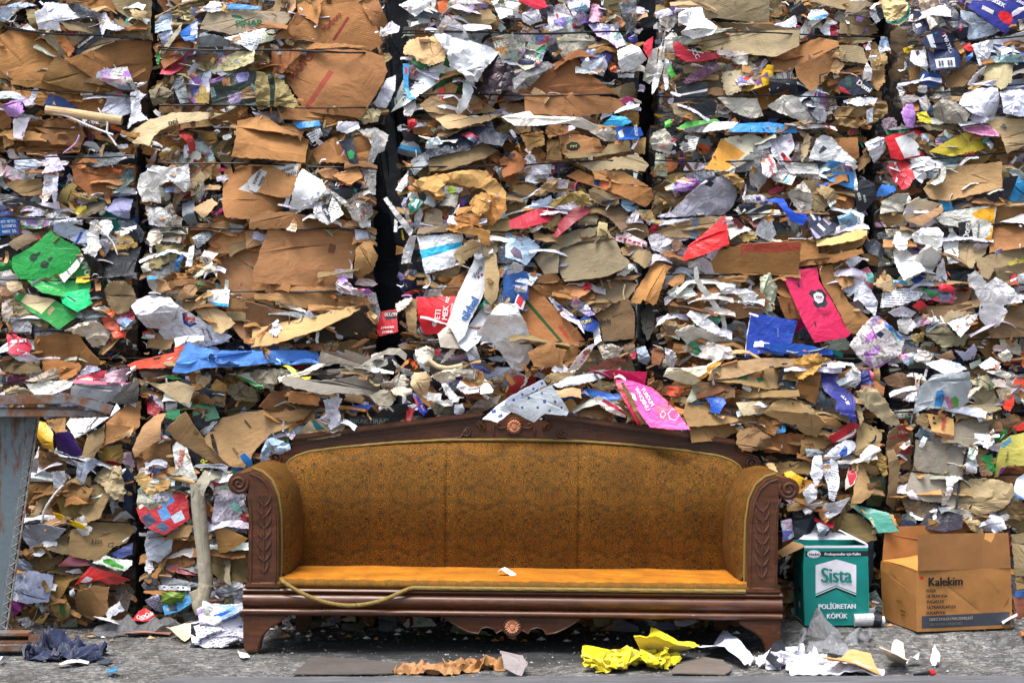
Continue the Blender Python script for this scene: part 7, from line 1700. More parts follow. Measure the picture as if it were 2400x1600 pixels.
 T('kp','#e6e2e2','163 124 172 123 178 125 170 130 168 140 164 150 160 150 164 136','white torn strip on the edge of the spiral pad','d16')
 T('cb','#d0a35c','148 66 160 68 170 71 170 86 160 84 150 82','small yellow tan carton lettered MNEX in red, right bale','d16 n0',texts=[('#c02420','MNEX',161,73,3.6,80,1.1)],marks=[('#3c342c','152 69 154 68.6 154 72 152 72'),('#3c342c','152 74 154.6 74 154.6 76 152 76')])
 T('cb','#b88454','150 82 160 84 170 86 170 81 169 88 166 90 156 86',None,'d16.4 u-.4')
 T('cb','#3c2a24','148 61 160 62 170 65 169 71 160 68 149 66',None,'d15.6 u.4')
 T('kb','#a08458','135 74 140 67 147 66 148 78 142 78',None,'d14')
 T('pl','#b9c1c6','132 66 134 52 138 40 150 30 170 28 182 28 186 40 184 50 186 56 176 62 160 62 146 60','grey translucent shopping bag with a colourful print, right bale','d17 b4 k.2',marks=[('#2f7cb8','153 45 158 44 161 52 158 60 151 59'),('#5ca43c','166 52 171 50 175 53 175 60 168 62'),('#c870a0','160 51 164 50 170 60 166 62')])
 T('pl','#d8dade','123 54 130 47 137 45 135 55 128 55',None,'d16')
 T('pp','#e4ebf2','141 20 160 16 176 20 184 25 170 30 158 29','white folded card like a paper boat, above the grey shopping bag','d18 n1 u.3',marks=[('#b8b8d8','161 29 165 18 168 18 164 29')])
 T('cb','#86664c','106 34 118 28 130 30 138 38 136 46 124 46 110 40','dull red brown paper bag in the top of the right bottom bale','d12')
 T('kp','#d8e0d8','134 34 140 30 144 34 138 38',None,'d15')
 T('kb','#bdb490','184 36 200 30 208 40 206 44 190 40','cream grey board flap right of the grey shopping bag','d14')
 T('pp','#e6dfd0','198 27 216 27 223 30 222 34 210 32',None,'d15')
 T('kb','#8c7e60','188 48 198 40 208 42 210 56 200 62 190 60','olive grey cloth like paper hanging at the right','d13 k.5')
 T('pp','#e6e8ee','194 22 204 14 213 20 210 23 198 26','small white open box above the cream flap, right','d16 n1')
 T('kp','#e6e0cc','210 12 218 7 225 12 222 18 214 18','crumpled ivory paper ball above the orange red carton','d16 k.9 v1')
 T('kb','#a85c30','214 18 224 18 222 22 216 22',None,'d14')
 T('pl','#b9b6d4','170 8 180 10 188 2 192 8 190 16 180 18','pale lilac bag in the seam of the right column','d14')
 T('cb','#8c6a4a','154 14 168 8 172 16 160 18',None,'d14')
 T('kp','#d6cfc8','130 12 142 8 152 12 146 20 134 18',None,'d14')
 T('mg','#cfd8e8','122 12 134 10 134 20 128 22 122 18',None,'d15')
 T('cb','#9a8a64','170 60 190 58 212 56 214 62 190 68 172 72',None,'d13')
 T('pp','#e0e0ec','192 68 200 65 206 66 200 72 194 74','white scrap with a dark blue end, right of the yellow tan carton','d15',marks=[('#232a58','200 65 208 65 208 71 205 70')])
 T('cb','#958a76','170 76 190 68 210 72 216 84 200 92 184 98 170 92 164 92','worn grey beige sack patch right of the yellow tan carton','d12.6 k.2')
 T('kp','#e6e2dc','196 96 200 86 208 80 208 92 200 98',None,'d15')
 T('ct','#dc4018','224 43 228 34 250 36 250 42','orange red carton top at the right frame edge','d14 n0')
 T('ct','#d43a20','215 58 226 46 226 58 222 64 216 62','orange red bent band at the right frame edge','d15')
 T('kb','#b0a080','210 44 222 44 222 52 214 56',None,'d14')
 T('kb','#8c6c4c','212 72 224 68 232 74 226 80 214 80',None,'d13')
 T('ct','#d83828','224 78 236 74 250 76 250 80 228 82',None,'d14')
 T('ct','#2c8c3c','207 88 214 82 222 78 218 90 208 94',None,'d13')
 T('ct','#c8c060','210 126 210 108 214 92 222 86 250 80 250 112 230 114 220 114 214 124','yellow green book with a purple block at the right frame edge','d16 n0',marks=[('#8a3c98','215 116 227 113 225 122 213 124'),('#3f9c34','208 122 207 92 213 90 214 92 211 108 210.6 124'),('#5c9cc0','213 96 222 87 223 92 216 98')],texts=[('#6c6c34','YARAMA',219,106,2,84,1)])
 T('ct','#23823c','195 105 206 103 208 118 204 122 196 112','green bag beside the yellow green book','d14 v1')
 T('kb','#8a6c50','190 106 194 98 204 100 198 106 206 122 196 124',None,'d14')
 T('pl','#cfe0d4','184 96 192 94 192 100 188 110 182 106',None,'d15.6')
 T('pl','#c8ccd4','180 112 190 110 191 120 182 122',None,'d15')
 T('kb','#b09a70','178 130 190 126 206 126 224 130 226 140 216 152 196 160 180 156 174 144','large lumpy pulp egg tray at the right, above the tan open box','d16 k.8 n14 N16 v1')
 T('kb','#a08a60','176 152 196 156 210 160 204 168 182 168',None,'d15 k.8')
 T('ct','#e2e9f2','224 140 230 126 236 122 250 122 250 152 236 146','white and blue flat box at the right frame edge','d16.4 n0',marks=[('#2c5cac','224 142 226 138 238 146 250 152 250 157 234 149')])
 T('kb','#94764a','216 154 226 146 236 150 250 156 250 164 224 164',None,'d13')
 T('kb','#8c7c60','122 142 136 146 156 150 168 156 150 164 128 160','grey board mass below the spiral pads','d12')
 tile(15)
 T('pp','#dcdee4','30 -6 50 -10 40 0 34 2',None,'d17')
 T('pp','#cdced6','48 2 52 -8 62 -10 74 -14 66 0 56 6','white folded sheet at the right of the arm scroll','d17 n1')
 T('ct','#3f8c7c','74 -8 92 -4 110 0 112 8 118 16 100 18 94 8 84 0','teal green printed cloth like sheet above the teal box','d17 n3',texts=[('#b8c0a0','Kilim',95,8,3,-62,1)])
 T('cb','#b48c54','112 2 115 2 120 17 117 17',None,'d17')
 T('mg','#b8c4d4','12 8 22 6 24 22 12 26','striped blue leaflet between the right arm and the teal box','d12')
 T('ct','#1c2634','22 0 42 -2 44 10 36 24 24 24','dark blue container behind the teal box','d12')
 T('pp','#bcc8d8','44 10 52 6 56 14 50 22 45 22',None,'d14')
 T('cb','#75643c','56 10 70 0 84 2 94 12 98 24 80 28 60 26','olive brown sack behind the teal box','d12',marks=[('#2c5c2c','66 17 68 15 77 21 76 23')])
 T('ct','#5c646c','82 26 96 24 98 60 92 80 90 40',None,'d8')
 T('pl','#c9ccd4','92 88 99 86 98 96 94 97',None,'d15')
 T('ct','#1c2440','120 14 124 6 134 8 138 16 130 17',None,'d15')
 T('ct','#3a3440','136 14 146 2 158 -4 178 2 176 14 160 17','dark violet grey plastic sack above the tan open box','d14')
 T('kb','#8c6c40','146 6 156 6 160 16 148 16',None,'d15')
 T('kp','#dcd6c4','158 -4 172 -6 186 0 188 8 176 4',None,'d16')
 T('kb','#ac9468','178 6 188 2 196 10 196 22 186 16','tan crumpled paper above the right flap of the open box','d15')
 T('pl','#d6d8e4','198 8 204 0 214 4 217 14 210 18 198 18','white lilac bag at the right edge above the tan open box','d15 b3')
 T('cb','#8d7a50','218 10 226 2 250 -4 250 16 230 16',None,'d13')
 T('cb','#a08c64','222 20 250 16 250 56 226 58','worn beige board behind the tan open box at the frame edge','d12')
 T('cb','#84683c','226 60 250 54 250 68 226 70',None,'d13')
 T('ct','#3c6cb0','225 71 240 72 250 76 250 78 225 77',None,'d15')
 T('cb','#7c4430','225 77 250 79 250 96 226 96','red brown flat carton right of the tan open box','d14 n0')
 T('pp','#e8e8ec','226 98 250 97 250 106 227 107','white slab at the foot of the wall, right frame edge','d14 n0')
def gp(px,py,z=0.):
 d=F*(H-z)/(py-800);return Vector(((px-1200)*d/F,d+CAMY,z))
def G(kind,col,poly,label,o='',name=None,cat=None,marks=(),parent=None):
 """a sheet lying on the ground; the outline is its footprint"""
 nm,ct,mat,th,nf,k,na,tear=KIND[kind];q=opts(o);SEED[0]+=1
 pts=[gp(*p) for p in pp(poly)];P=[(v.x,v.y) for v in pts]
 cx=(min(p[0] for p in P)+max(p[0] for p in P))/2;cy=(min(p[1] for p in P)+max(p[1] for p in P))/2
 mk=[(tuple(x*ALB for x in lin(c)),[(gp(*p).x,gp(*p).y) for p in pp(s)]) for c,s in marks]
 ob=sheet(name or nm,P,tuple(x*ALB for x in lin(col)),mat,mk,(),grid=q.get('g',2.5)/100,nf=int(q.get('n',nf)),k=q.get('k',k),bulge=q.get('b',1)/100,na=q.get('N',na*1000)/1000,ns=q.get('S',9),tear=q.get('t',tear)/600,thick=th,seed=SEED[0])
 zs=[v.co.y for v in ob.data.vertices]
 ob.rotation_euler=(R(-90),0,0);ob.location=(cx,cy,gz(cx,cy)+max(zs)+.002)
 tag(ob,label,cat or ct);return ob
def box_thing(name,label,W_,D_,H_,loc,yaw,col,inner,front,side,flaps,th=.004):
 """an open carton: front, back and side panels, bottom, and hinged flaps"""
 t=thing(name,label,'cardboard box',loc);t.rotation_euler=(0,0,yaw);sd=[900]
 def panel(nm,poly,c,o,rz,marks=(),texts=(),tilt=0.,mat='bx',k=.03,bulge=.004):
  sd[0]+=1
  cx=(min(p[0] for p in poly)+max(p[0] for p in poly))/2;cy=(min(p[1] for p in poly)+max(p[1] for p in poly))/2
  ob=sheet(nm,poly,c,mat,marks,texts,grid=.022,nf=1,k=k,na=.0018,ns=9,bulge=bulge,thick=th,seed=sd[0],tear=.0006,uvrot=0)
  m=Matrix.Translation(Vector(o)) @ Matrix.Rotation(rz,4,'Z') @ Matrix.Rotation(tilt,4,'X') @ Matrix.Translation(Vector((cx,0,cy)))
  ob.parent=t;ob.matrix_local=m;return ob
 hw,hd=W_/2,D_/2;R4=[(-hw,0),(hw,0),(hw,H_),(-hw,H_)];S4=[(-hd,0),(hd,0),(hd,H_),(-hd,H_)]
 panel('front_panel',R4,col,(0,-hd,0),0,front[0],front[1])
 panel('side_panel',S4,col,(-hw,0,0),-math.pi/2,side[0],side[1])
 panel('side_panel',S4,col,(hw,0,0),math.pi/2)
 panel('back_panel',R4,col,(0,hd,0),math.pi)
 bt=panel('bottom_panel',[(-hw+.004,0),(hw-.004,0),(hw-.004,D_-.008),(-hw+.004,D_-.008)],inner,(0,hd-.004,.006),math.pi,tilt=-math.pi/2)
 for nm,poly,c,o,rz,tl,mk,kk in flaps:panel(nm,poly,c,o,rz,mk,(),tl,'bx',kk,.006)
 return t
WHITE_=tuple(x*ALB for x in lin('#e6e6ec'))
def steel_frame():
 s=N('rusty_painted_steel');v=s.n('TexCoord').outputs['Object'];rs=s.ramp(s.noise(v,9,7,.75,.6),(.40,0.),(.55,1.));fine=s.noise(v,60,5,.7)
 b=s.mix(rs,s.mix(fine,(.10,.13,.15),(.19,.22,.24)),s.mix(fine,(.07,.03,.015),(.24,.10,.04)))
 M1=s.done(b,s.ramp(rs,(0,.42),(1,.85)),s.bump(s.noise(v,40,6,.7),.4,.004),Metallic=.25)
 s=N('blue_grey_painted_steel');v=s.n('TexCoord').outputs['Object'];mp=s.n('Mapping');s.link(v,mp.inputs['Vector']);mp.inputs['Scale'].default_value=(9,9,2.4)
 rs=s.ramp(s.noise(mp.outputs[0],2.4,8,.74),(.53,0.),(.63,1.));fine=s.noise(v,50,5,.7)
 M2=s.done(s.mix(rs,s.mix(fine,(.075,.105,.125),(.145,.185,.205)),(.12,.055,.03)),s.ramp(rs,(0,.4),(1,.8)),s.bump(s.noise(v,30,6,.7),.35,.004),Metallic=.2)
 s=N('bare_steel_lattice');v=s.n('TexCoord').outputs['Object'];M3=s.done(s.mix(s.ramp(s.noise(v,30,5,.7),(.4,0.),(.62,1.)),(.27,.26,.23),(.14,.09,.06)),.6)
 t=thing('steel_frame','rusty blue grey steel frame with a slanted post and lattice strip at the left edge','steel frame',(-1.98,.2,0))
 def mesh(nm,vs,fs,mat,bev=.003):
  me=bpy.data.meshes.new(nm);me.from_pydata([tuple(Vector(v)-t.location) for v in vs],[],fs)
  bm=bmesh.new();bm.from_mesh(me);bmesh.ops.recalc_face_normals(bm,faces=bm.faces)
  if bev:bmesh.ops.bevel(bm,geom=bm.edges[:],offset=bev,segments=2,affect='EDGES',clamp_overlap=True)
  bm.to_mesh(me);bm.free();finish(me,None,[mat],angle=40);o=link_mesh(nm,me,t);return o
 def bar(nm,q0,q1,mat,bev=.003):
  return mesh(nm,list(q0)+list(q1),[(0,1,2,3),(7,6,5,4)]+[(i,i+4,(i+1) % 4+4,(i+1) % 4) for i in range(4)],mat,bev)
 y=.27
 def q(pts,y0):return [W(px,py,y0) for px,py in pts]
 bar('post',q([(-130,972),(88,972),(12,1476),(-130,1476)],y),q([(-130,972),(70,972),(-6,1476),(-130,1476)],y+.09),M2,.004)
 L=[(70,975,92,975),(-2,1474,18,1474)]
 bar('lattice_back',[W(74,975,y+.016),W(90,975,y+.016),W(14,1474,y+.016),W(-4,1474,y+.016)],[W(74,975,y+.03),W(90,975,y+.03),W(14,1474,y+.03),W(-4,1474,y+.03)],M1,.001)
 for a,b in ((72,0),(91,16)):
  o=tube('lattice_rail',[W(a,975,y+.004)-t.location,W(b,1474,y+.004)-t.location],.0045,(0,0,0),M3,8);o.parent=t
 pts=[];n=44
 for i in range(n+1):
  f=i/n;a,b=72+(0-72)*f,91+(16-91)*f;pts.append(W(a if i % 2 else b,975+499*f,y+.002)-t.location)
 o=tube('lattice_zigzag',pts,.0036,(0,0,0),M3,6);o.parent=t
 y=.17
 def channel(nm,x0,x1,yt,yb,y0,dep,wall=.012):
  A,B=W(x0,yt,y0),W(x1,yb,y0);h=A.z-B.z;xa,xb=A.x,B.x;zt,zb=A.z,B.z
  prof=[(y0,zt),(y0+dep,zt),(y0+dep,zb),(y0,zb),(y0,zb+wall),(y0+dep-wall,zb+wall),(y0+dep-wall,zt-wall),(y0,zt-wall)]
  n=len(prof);vs=[(xa,p,z) for p,z in prof]+[(xb,p,z) for p,z in prof]
  fs=[(i,(i+1) % n,(i+1) % n+n,i+n) for i in range(n)]+[tuple(range(n)),tuple(range(2*n-1,n-1,-1))]
  return mesh(nm,vs,fs,M1,.002)
 bar('upper_channel',q([(-130,925),(160,924),(160,946),(-130,952)],y),q([(-130,925),(160,924),(160,946),(-130,952)],y+.06),M1)
 bar('upper_arm',q([(161,922),(268,950),(258,972),(158,943)],y-.015),q([(161,922),(268,950),(258,972),(158,943)],y+.05),M1)
 bar('lower_flange',q([(-130,954),(164,953),(258,973),(258,977),(-130,977)][:4],y+.03),q([(-130,954),(164,953),(258,973),(258,977)],y+.12),M1,0)
 bar('lower_plate',q([(-130,954),(226,962),(262,977),(-130,977)],y+.012),q([(-130,954),(226,962),(262,977),(-130,977)],y+.05),M1)
 channel('floor_channel',-140,66,1483,1508,-.03,.08)
 bar('floor_stub',q([(67,1483),(150,1489),(146,1510),(65,1508)],-.035),q([(67,1483),(150,1489),(146,1510),(65,1508)],.04),M1)
 bar('floor_plate',q([(-140,1510),(54,1512),(46,1526),(-140,1526)],-.045),q([(-140,1510),(54,1512),(46,1526),(-140,1526)],.04),M1)
def timber():
 s=N('weathered_timber');v=s.n('TexCoord').outputs['Object'];mp=s.n('Mapping');s.link(v,mp.inputs['Vector']);mp.inputs['Scale'].default_value=(1.6,34,34)
 g=s.noise(mp.outputs[0],2.5,7,.68,.6);b=s.mix(s.ramp(g,(.3,0.),(.7,1.)),(.02,.021,.024),(.16,.165,.175))
 b=s.mix(s.ramp(s.noise(v,4,6,.7),(.45,0.),(.7,.6)),b,(.05,.05,.052))
 M=s.done(b,.8,s.bump(g,.8,.006));me=bpy.data.meshes.new('timber_board');bm=bmesh.new()
 bmesh.ops.create_cube(bm,size=1);bmesh.ops.scale(bm,vec=(4.6,.34,.034),verts=bm.verts);bmesh.ops.bevel(bm,geom=bm.edges[:],offset=.005,segments=2,affect='EDGES')
 bm.to_mesh(me);bm.free();finish(me,None,[M],angle=40)
 o=link_mesh('timber_board',me);o.location=(1.06,-.75,.004);o.rotation_euler=(0,0,R(.5));tag(o,'weathered grey timber board lying along the front edge of the ground','timber board')
 return M
def ground_items():
 steel_frame();timber()
 dropped('navy','cloth_rag','navy blue cloth dropped on the ground beside the floor channel','cloth','cl','#0f2048',26,236,1556,1.2)
 dropped('yellow','cloth_rag','bright yellow cloth crumpled on the ground before the sofa','cloth','cl','#ead600',1366,1610,1580,.72)
 dropped('brown','crumpled_paper','crumpled brown wrapping paper on the ground, left of the yellow cloth','paper','cb','#b5824e',918,1066,1583,1.25)
 dropped('brown2','crumpled_paper','second piece of crumpled brown paper, its right end by a white scrap','paper','cb','#b07c44',1022,1186,1580,1.3,.3)
 dropped('white','paper_heap','bunched white paper on the ground right of the sofa','paper','pp','#e6e6f0',1782,1962,1572,1.25)
 dropped('white2','plastic_bag','white plastic bag spread low on the ground before the teal box','plastic bag','pl','#e6e8f4',1850,2080,1583,3.2)
 dropped('bag','plastic_bag','clear plastic bag puffed up behind the white bag','plastic bag','cp','#eef1f6',1886,2066,1540,1.25)
 dropped('film','clear_film','clear film sheet lying along the foot of the wall with a red drink label','plastic film','cp','#c8c8ca',200,474,1492,1.3)
 dropped('blue','cloth_rag','rumpled bright blue cloth draped over the seam between rows','cloth','cl','#4b84d2',412,760,856,1.1,0,.003,WALL-.235)
 tile(14)
 G('cl','#e2ce00','112 140 128 128 150 132 172 136 150 141 132 142','flat tail of the bright yellow cloth pointing right','k.3 n4 N8 S22')
 tile(13)
 G('pp','#8d8484','224 145 240 142 250 148 244 151 228 150','small white scrap at the end of the crumpled brown paper')
 G('cb','#57504b','34 150 52 134 96 137 140 141 126 149 80 150','thin dark wooden sheet lying flat, front left of the sofa','k.01 n1 N1 b.1')
 tile(14)
 G('cb','#6a6058','146 149 152 140 176 134 194 137 202 146 196 150','thin grey board lying flat right of the yellow cloth','k.01 n1 N1 b.1')
 G('pp','#dfe2f4','170 134 194 122 206 128 222 138 214 145 196 138','white paper sheet bent on the ground under the right front leg','k.35 n2 b2')
 tile(15)
 G('cb','#d8a05c','50 150 76 140 94 142 104 150','orange tan paper scrap in front of the white plastic bag','k.2 n2 b2')
 G('pp','#d8ccb4','102 150 108 142 116 133 124 134 130 148','ivory paper tent standing at the right end of the white bag','k.4 n2 b4')
 G('ct','#1c2028','-2 144 6 136 12 131 17 140 10 146','black plastic scrap in the heap of white paper','k.5 b2')
 G('pp','#e6e6ea','127 139 139 137.6 138 140 131 141','tiny white paper shred right of the ivory tent')
 G('pp','#e8e8ea','149 141 153 138 158 139 156 143','small white crumb of paper near the red capped pen','k.6')
 G('pp','#e4e4e8','175 109 182 109 190 108 191 110 182 112 176 113','thin white curl of paper in front of the tan open box','k.3')
 G('ct','#d87038','232 122 237 122 238 126 233 126','orange scrap at the right frame edge')
 G('pp','#cfcfcf','212 118 226 117 229 121 216 121','pale torn shred right of the tan open box front')
 t=thing('pen','black pen with a red cap lying at the lower right','pen',gp(2166,1578))
 p0,p1,p2=gp(2142,1580,.008)-t.location,gp(2178,1576,.008)-t.location,gp(2190,1575,.008)-t.location
 tube('barrel',[p0,p1],[.004,.008],tuple(lin('#14161c')),'ct',10,parent=t);tube('cap',[p1,(p1+p2)/2,p2],[.010,.011,.009],tuple(lin('#d81c18')),'ct',12,parent=t)
 t=thing('spool','short silver and black spool lying in front of the teal box','spool',gp(2035,1470,.05))
 q0,q1,q2=Vector((-.058,0,.03)),Vector((.022,0,.034)),Vector((.052,-.004,.03))
 tube('roll',[q0,q1],.026,tuple(lin('#a8aaac')),'pl',16,parent=t);tube('rim',[q1,q2],[.03,.028],tuple(lin('#16181e')),'ct',16,parent=t);tube('end_cap',[q2,q2+Vector((.012,0,0))],.018,tuple(lin('#d8dce0')),'pl',12,parent=t)
 tile(12)
 b0=gp(510,1516)
 t=thing('magazine_pile','bundle of wet magazines with blue and white covers beside the left front leg','magazines',(b0.x,b0.y+.05,0))
 r=random.Random(4)
 for i in range(7):
  c=['#20242c','#d8dae4','#c9c4dc','#e0e0ea','#2b5fc0','#cfd0e0','#e4e4ee'][i];w,d=.2-.008*i,.13-.004*i
  o=sheet('magazine',[(-w/2,-d/2),(w/2,-d/2),(w/2,d/2),(-w/2,d/2)],tuple(x*ALB for x in lin(c)),'mg' if i>4 else 'tx',grid=.018,nf=3,k=.22,na=.008,ns=12,bulge=.02,thick=.009,seed=70+i)
  o.parent=t;o.location=(r.uniform(-.02,.02),r.uniform(-.02,.02),.022+.017*i);o.rotation_euler=(R(-78+i*3),r.uniform(-.16,.16),r.uniform(-.25,.25)+.15)
 T('ct','#2c62c8','188 104 196 94 208 90 222 88 218 96 204 100 198 110','blue magazine cover curled up beside the left front leg','d52 n2')
 T('tx','#dcdcea','184 120 192 110 206 100 220 94 228 108 227 116 206 122 190 122','open white magazine page leaning at the left front leg','d54 n3 k.2 u.4')
 T('tx','#20222a','175 120 176 102 186 100 187 120 180 122','black magazine cover edge with white lines, left of the open page','d53 n1')
 T('ct','#d0141c','122 98 128 90 134 88 142 92 144 96 140 99 124 99','red drink label with white script on the clear film','d22 n1',texts=[('#f0dcdc','CocaCola',134,93.6,3.6,16,.8)],marks=[('#f0dcdc','128 97.6 136 95 141 92.4 142 93.6 137 96.6 131 98.4')])
 G('pp','#ece8e8','86 112 92 104 106 103 116 110 104 113 92 113','white torn paper under the clear film at the left','k.4 b3')
 G('ct','#a87c6c','107 112 120 110 158 112 156 114 122 115','flat pinkish card strip on the ground at the wall foot','k.1 n1')
 G('pp','#d8d0ac','153 116 164 113 178 115 170 119','small cream paper on the ground left of the magazines','k.3')
 G('ct','#2c86c8','98 149 104 146 109 148 106 151 100 151','small light blue plastic cap scrap on the ground at the left','k.3 b1')
 G('pp','#e0dcd8','54 141 68 139 82 138 81 140 66 142 56 143','thin white plastic strip on the ground before the navy cloth','k.1')
 G('ct','#3c4450','88 139 96 137 104 138 98 141','dark scrap on the ground right of the navy cloth','k.3')
 G('pp','#e4dcd4','218 133 224 131 230 134 224 136','pale scrap on the ground by the left front foot','k.3')
 G('pp','#e0e0e0','-2 140 4 137 5 139 0 142','white scrap at the lower left frame corner','k.3')
 tile(12)
 TB('#a7a08c','181 -26 183 0 186 30 189 58 189 70',6.6,'long grey felt tube hanging down in front of the bale left of the sofa','d22 n10 w.10 q.9','cb',name='felt_roll',cat='roll',thick=.004)
 TB('#b8ae94','189 66 187 74 183 84 186 92',7.2,'flared lower end of the grey felt tube','d23 n8 w.25 q.6','cb',name='felt_roll',cat='roll',thick=.004)
 tile(13)
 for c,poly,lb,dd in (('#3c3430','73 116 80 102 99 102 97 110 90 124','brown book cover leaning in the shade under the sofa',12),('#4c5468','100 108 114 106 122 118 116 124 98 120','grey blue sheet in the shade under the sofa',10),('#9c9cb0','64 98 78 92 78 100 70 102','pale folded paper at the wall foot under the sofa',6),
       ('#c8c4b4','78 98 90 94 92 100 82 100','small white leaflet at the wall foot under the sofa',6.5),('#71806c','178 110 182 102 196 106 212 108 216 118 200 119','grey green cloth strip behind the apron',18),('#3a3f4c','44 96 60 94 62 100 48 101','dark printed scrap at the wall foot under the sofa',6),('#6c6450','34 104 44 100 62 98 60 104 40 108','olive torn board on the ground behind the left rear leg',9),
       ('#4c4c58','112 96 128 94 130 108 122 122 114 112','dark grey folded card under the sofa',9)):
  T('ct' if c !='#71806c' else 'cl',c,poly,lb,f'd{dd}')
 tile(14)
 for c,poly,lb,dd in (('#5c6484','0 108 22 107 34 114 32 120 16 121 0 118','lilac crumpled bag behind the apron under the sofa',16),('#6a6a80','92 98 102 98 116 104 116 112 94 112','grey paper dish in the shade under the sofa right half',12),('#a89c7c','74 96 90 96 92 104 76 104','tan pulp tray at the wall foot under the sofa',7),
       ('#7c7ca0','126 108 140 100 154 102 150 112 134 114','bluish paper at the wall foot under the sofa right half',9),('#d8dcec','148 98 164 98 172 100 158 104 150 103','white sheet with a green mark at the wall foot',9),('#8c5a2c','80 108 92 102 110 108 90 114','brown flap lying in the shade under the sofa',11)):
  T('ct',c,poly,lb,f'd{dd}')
 o=sheet('paper_scrap',[(-.04,-.012),(-.01,-.022),(.035,-.01),(.04,.012),(.0,.02),(-.03,.012)],lin('#efece6'),'pp',grid=.012,nf=3,k=.5,na=.004,thick=.0015,seed=8)
 o.rotation_euler=(R(-90),0,.2);o.location=(-.02,.2,.298);tag(o,'small white scrap of paper left on the sofa seat','paper')
 for (x0,x1,y0,y1,lb) in ((884,964,-60,860,'dark sheet added as shade in the gap between second and third columns'),(1490,1560,-60,330,'dark sheet added as shade in the gap above, between third and fourth columns'),(2050,2120,-60,330,'dark sheet added as shade in the gap between fourth and right columns'),(330,372,-60,300,'dark sheet added as shade in the thin gap at the top left')):
  y=WALL+.34;A,B=W(x0-40,y1,y),W(x1+40,y0,y)  # dark sheet added behind each gap to stand for its deep shade
  o=sheet('gap_shade_sheet',[(A.x,A.z),(B.x,A.z),(B.x,B.z),(A.x,B.z)],lin('#23272d'),'ct',grid=.05,nf=6,k=.25,na=.02,thick=.002,seed=int(x0));o.location.y=y;tag(o,lb,'shade sheet')
 TE=tuple(x*ALB for x in lin('#0a847c'));TA=tuple(x*ALB for x in lin('#aa7640'));TI=tuple(x*ALB for x in lin('#94663a'));BLK=lin('#1a1d20');WHT=tuple(x*ALB for x in lin('#e4e4ee'))
 w,h,d=.262,.326,.21
 fm=[(BLK,[(-w,.28),(w,.282),(w,.304),(-w,.302)]),(WHT,[(-w,.316),(w,.3165),(w,.34),(-w,.34)]),(WHT,[(-.085,.13),(0,.164),(.082,.132),(.082,.246),(0,.27),(-.085,.246)]),
   (BLK,[(-.085,.112),(0,.147),(.082,.114),(.082,.122),(0,.155),(-.085,.12)]),(WHT,[(-.085,.1215),(0,.1565),(.082,.1235),(.082,.1265),(0,.1595),(-.085,.1245)]),
   (WHT,[(-.092+.028*math.cos(i*.524),.2915+.0165*math.sin(i*.524)) for i in range(12)])]
 fx=[(BLK,'Henkel',-.092,.2915,.012,0,.92),(WHT,'Profesyoneller için Kalite',.025,.2925,.011,0,.98),(TE,'Sista',0,.207,.062,0,.82),(WHT,'POLİÜRETAN',.002,.079,.020,0,.93),(WHT,'KÖPÜK',.002,.04,.020,0,.93)]
 sm=[(lin('#1c2c50'),[(.0,.125),(.055,.122),(.055,.148),(0,.15)]),(lin('#b01c28'),[(-.03,.06),(-.01,.06),(-.01,.085),(-.03,.085)]),(WHT,[(-.01,.06),(.02,.06),(.02,.085),(-.01,.085)])]
 y0=.30;A=gp(1958,1464,.056)
 dd=7.32;cx=(1957-1200)*dd/F
 box_thing('open_box','teal carton box with white house shaped sign, open on top, right of the sofa',w,d,h,(cx,.32+d/2,gz(cx,.4)+.003),R(2.6),TE,WHT,(fm,fx),(sm,[]),
    [('flap',[(-d/2+.004,0),(d/2-.004,0),(d/2-.012,.1),(-d/2+.012,.1)],tuple(x*ALB for x in lin('#c09a6c')),(-w/2,0,h),-math.pi/2,R(118),(),.1),
    ('flap',[(-w/2+.004,0),(w/2-.02,0),(.03,.085),(.01,.07),(-.0,.085),(-w/2+.02,.085)],WHITE_,(0,d/2,h),math.pi,R(48),(),.04),
    ('flap',[(-d/2+.004,0),(d/2-.004,0),(d/2-.03,.09),(-d/2+.012,.09)],WHITE_,(w/2,0,h),math.pi/2,R(-62),(),.04)])
 w,h,d=.41,.243,.33;GRY=lin('#3a3f48');INK=lin('#15171a')
 fm=[(GRY,[(-w/2+.018,.012),(w/2-.004,.014),(w/2-.004,.066),(-w/2+.018,.062)]),(lin('#c01c18'),[(-.192,.207),(-.178,.207),(-.178,.22),(-.192,.22)]),(lin('#7c5426'),[(.17,.08),(.195,.1),(.196,.125),(.182,.105)]),(tuple(x*.9 for x in TA),[(.08,.2),(.12,.17),(.15,.14),(.155,.15),(.12,.19),(.085,.212)])]
 fx=[(INK,'Kalekim',-.085,.199,.036,0,.94)]+[(INK,t_,-.168+len(t_)*.00505*q_,.163-i*.0222,.0125,0,.93) for i,(t_,q_) in enumerate((('FUGA',1),('ULTRAFUGA',1),('FUGAFLEX',.96),('ULTRAFUGAFLEX',.98),('FUGAPOOL',1)))]+[(lin('#8a8378'),'DERZ DOLGU MALZEMELERİ',-.062,.049,.0115,0,.93),(lin('#5c5a58'),'GROUTING MORTARS',-.085,.029,.0115,0,.9)]
 sx=[(lin('#6c4a22'),'PARTI NO',.02,.1,.010,0,.9),(lin('#6c4a22'),'IIIIIIIIIIIIIII',.05,.066,.008,0,1.2),(lin('#6c4a22'),'IIIIIIIIIIIIII',.05,.05,.008,0,1.2)]
 d0=7.2;cx=(2258-1200)*7.25/F
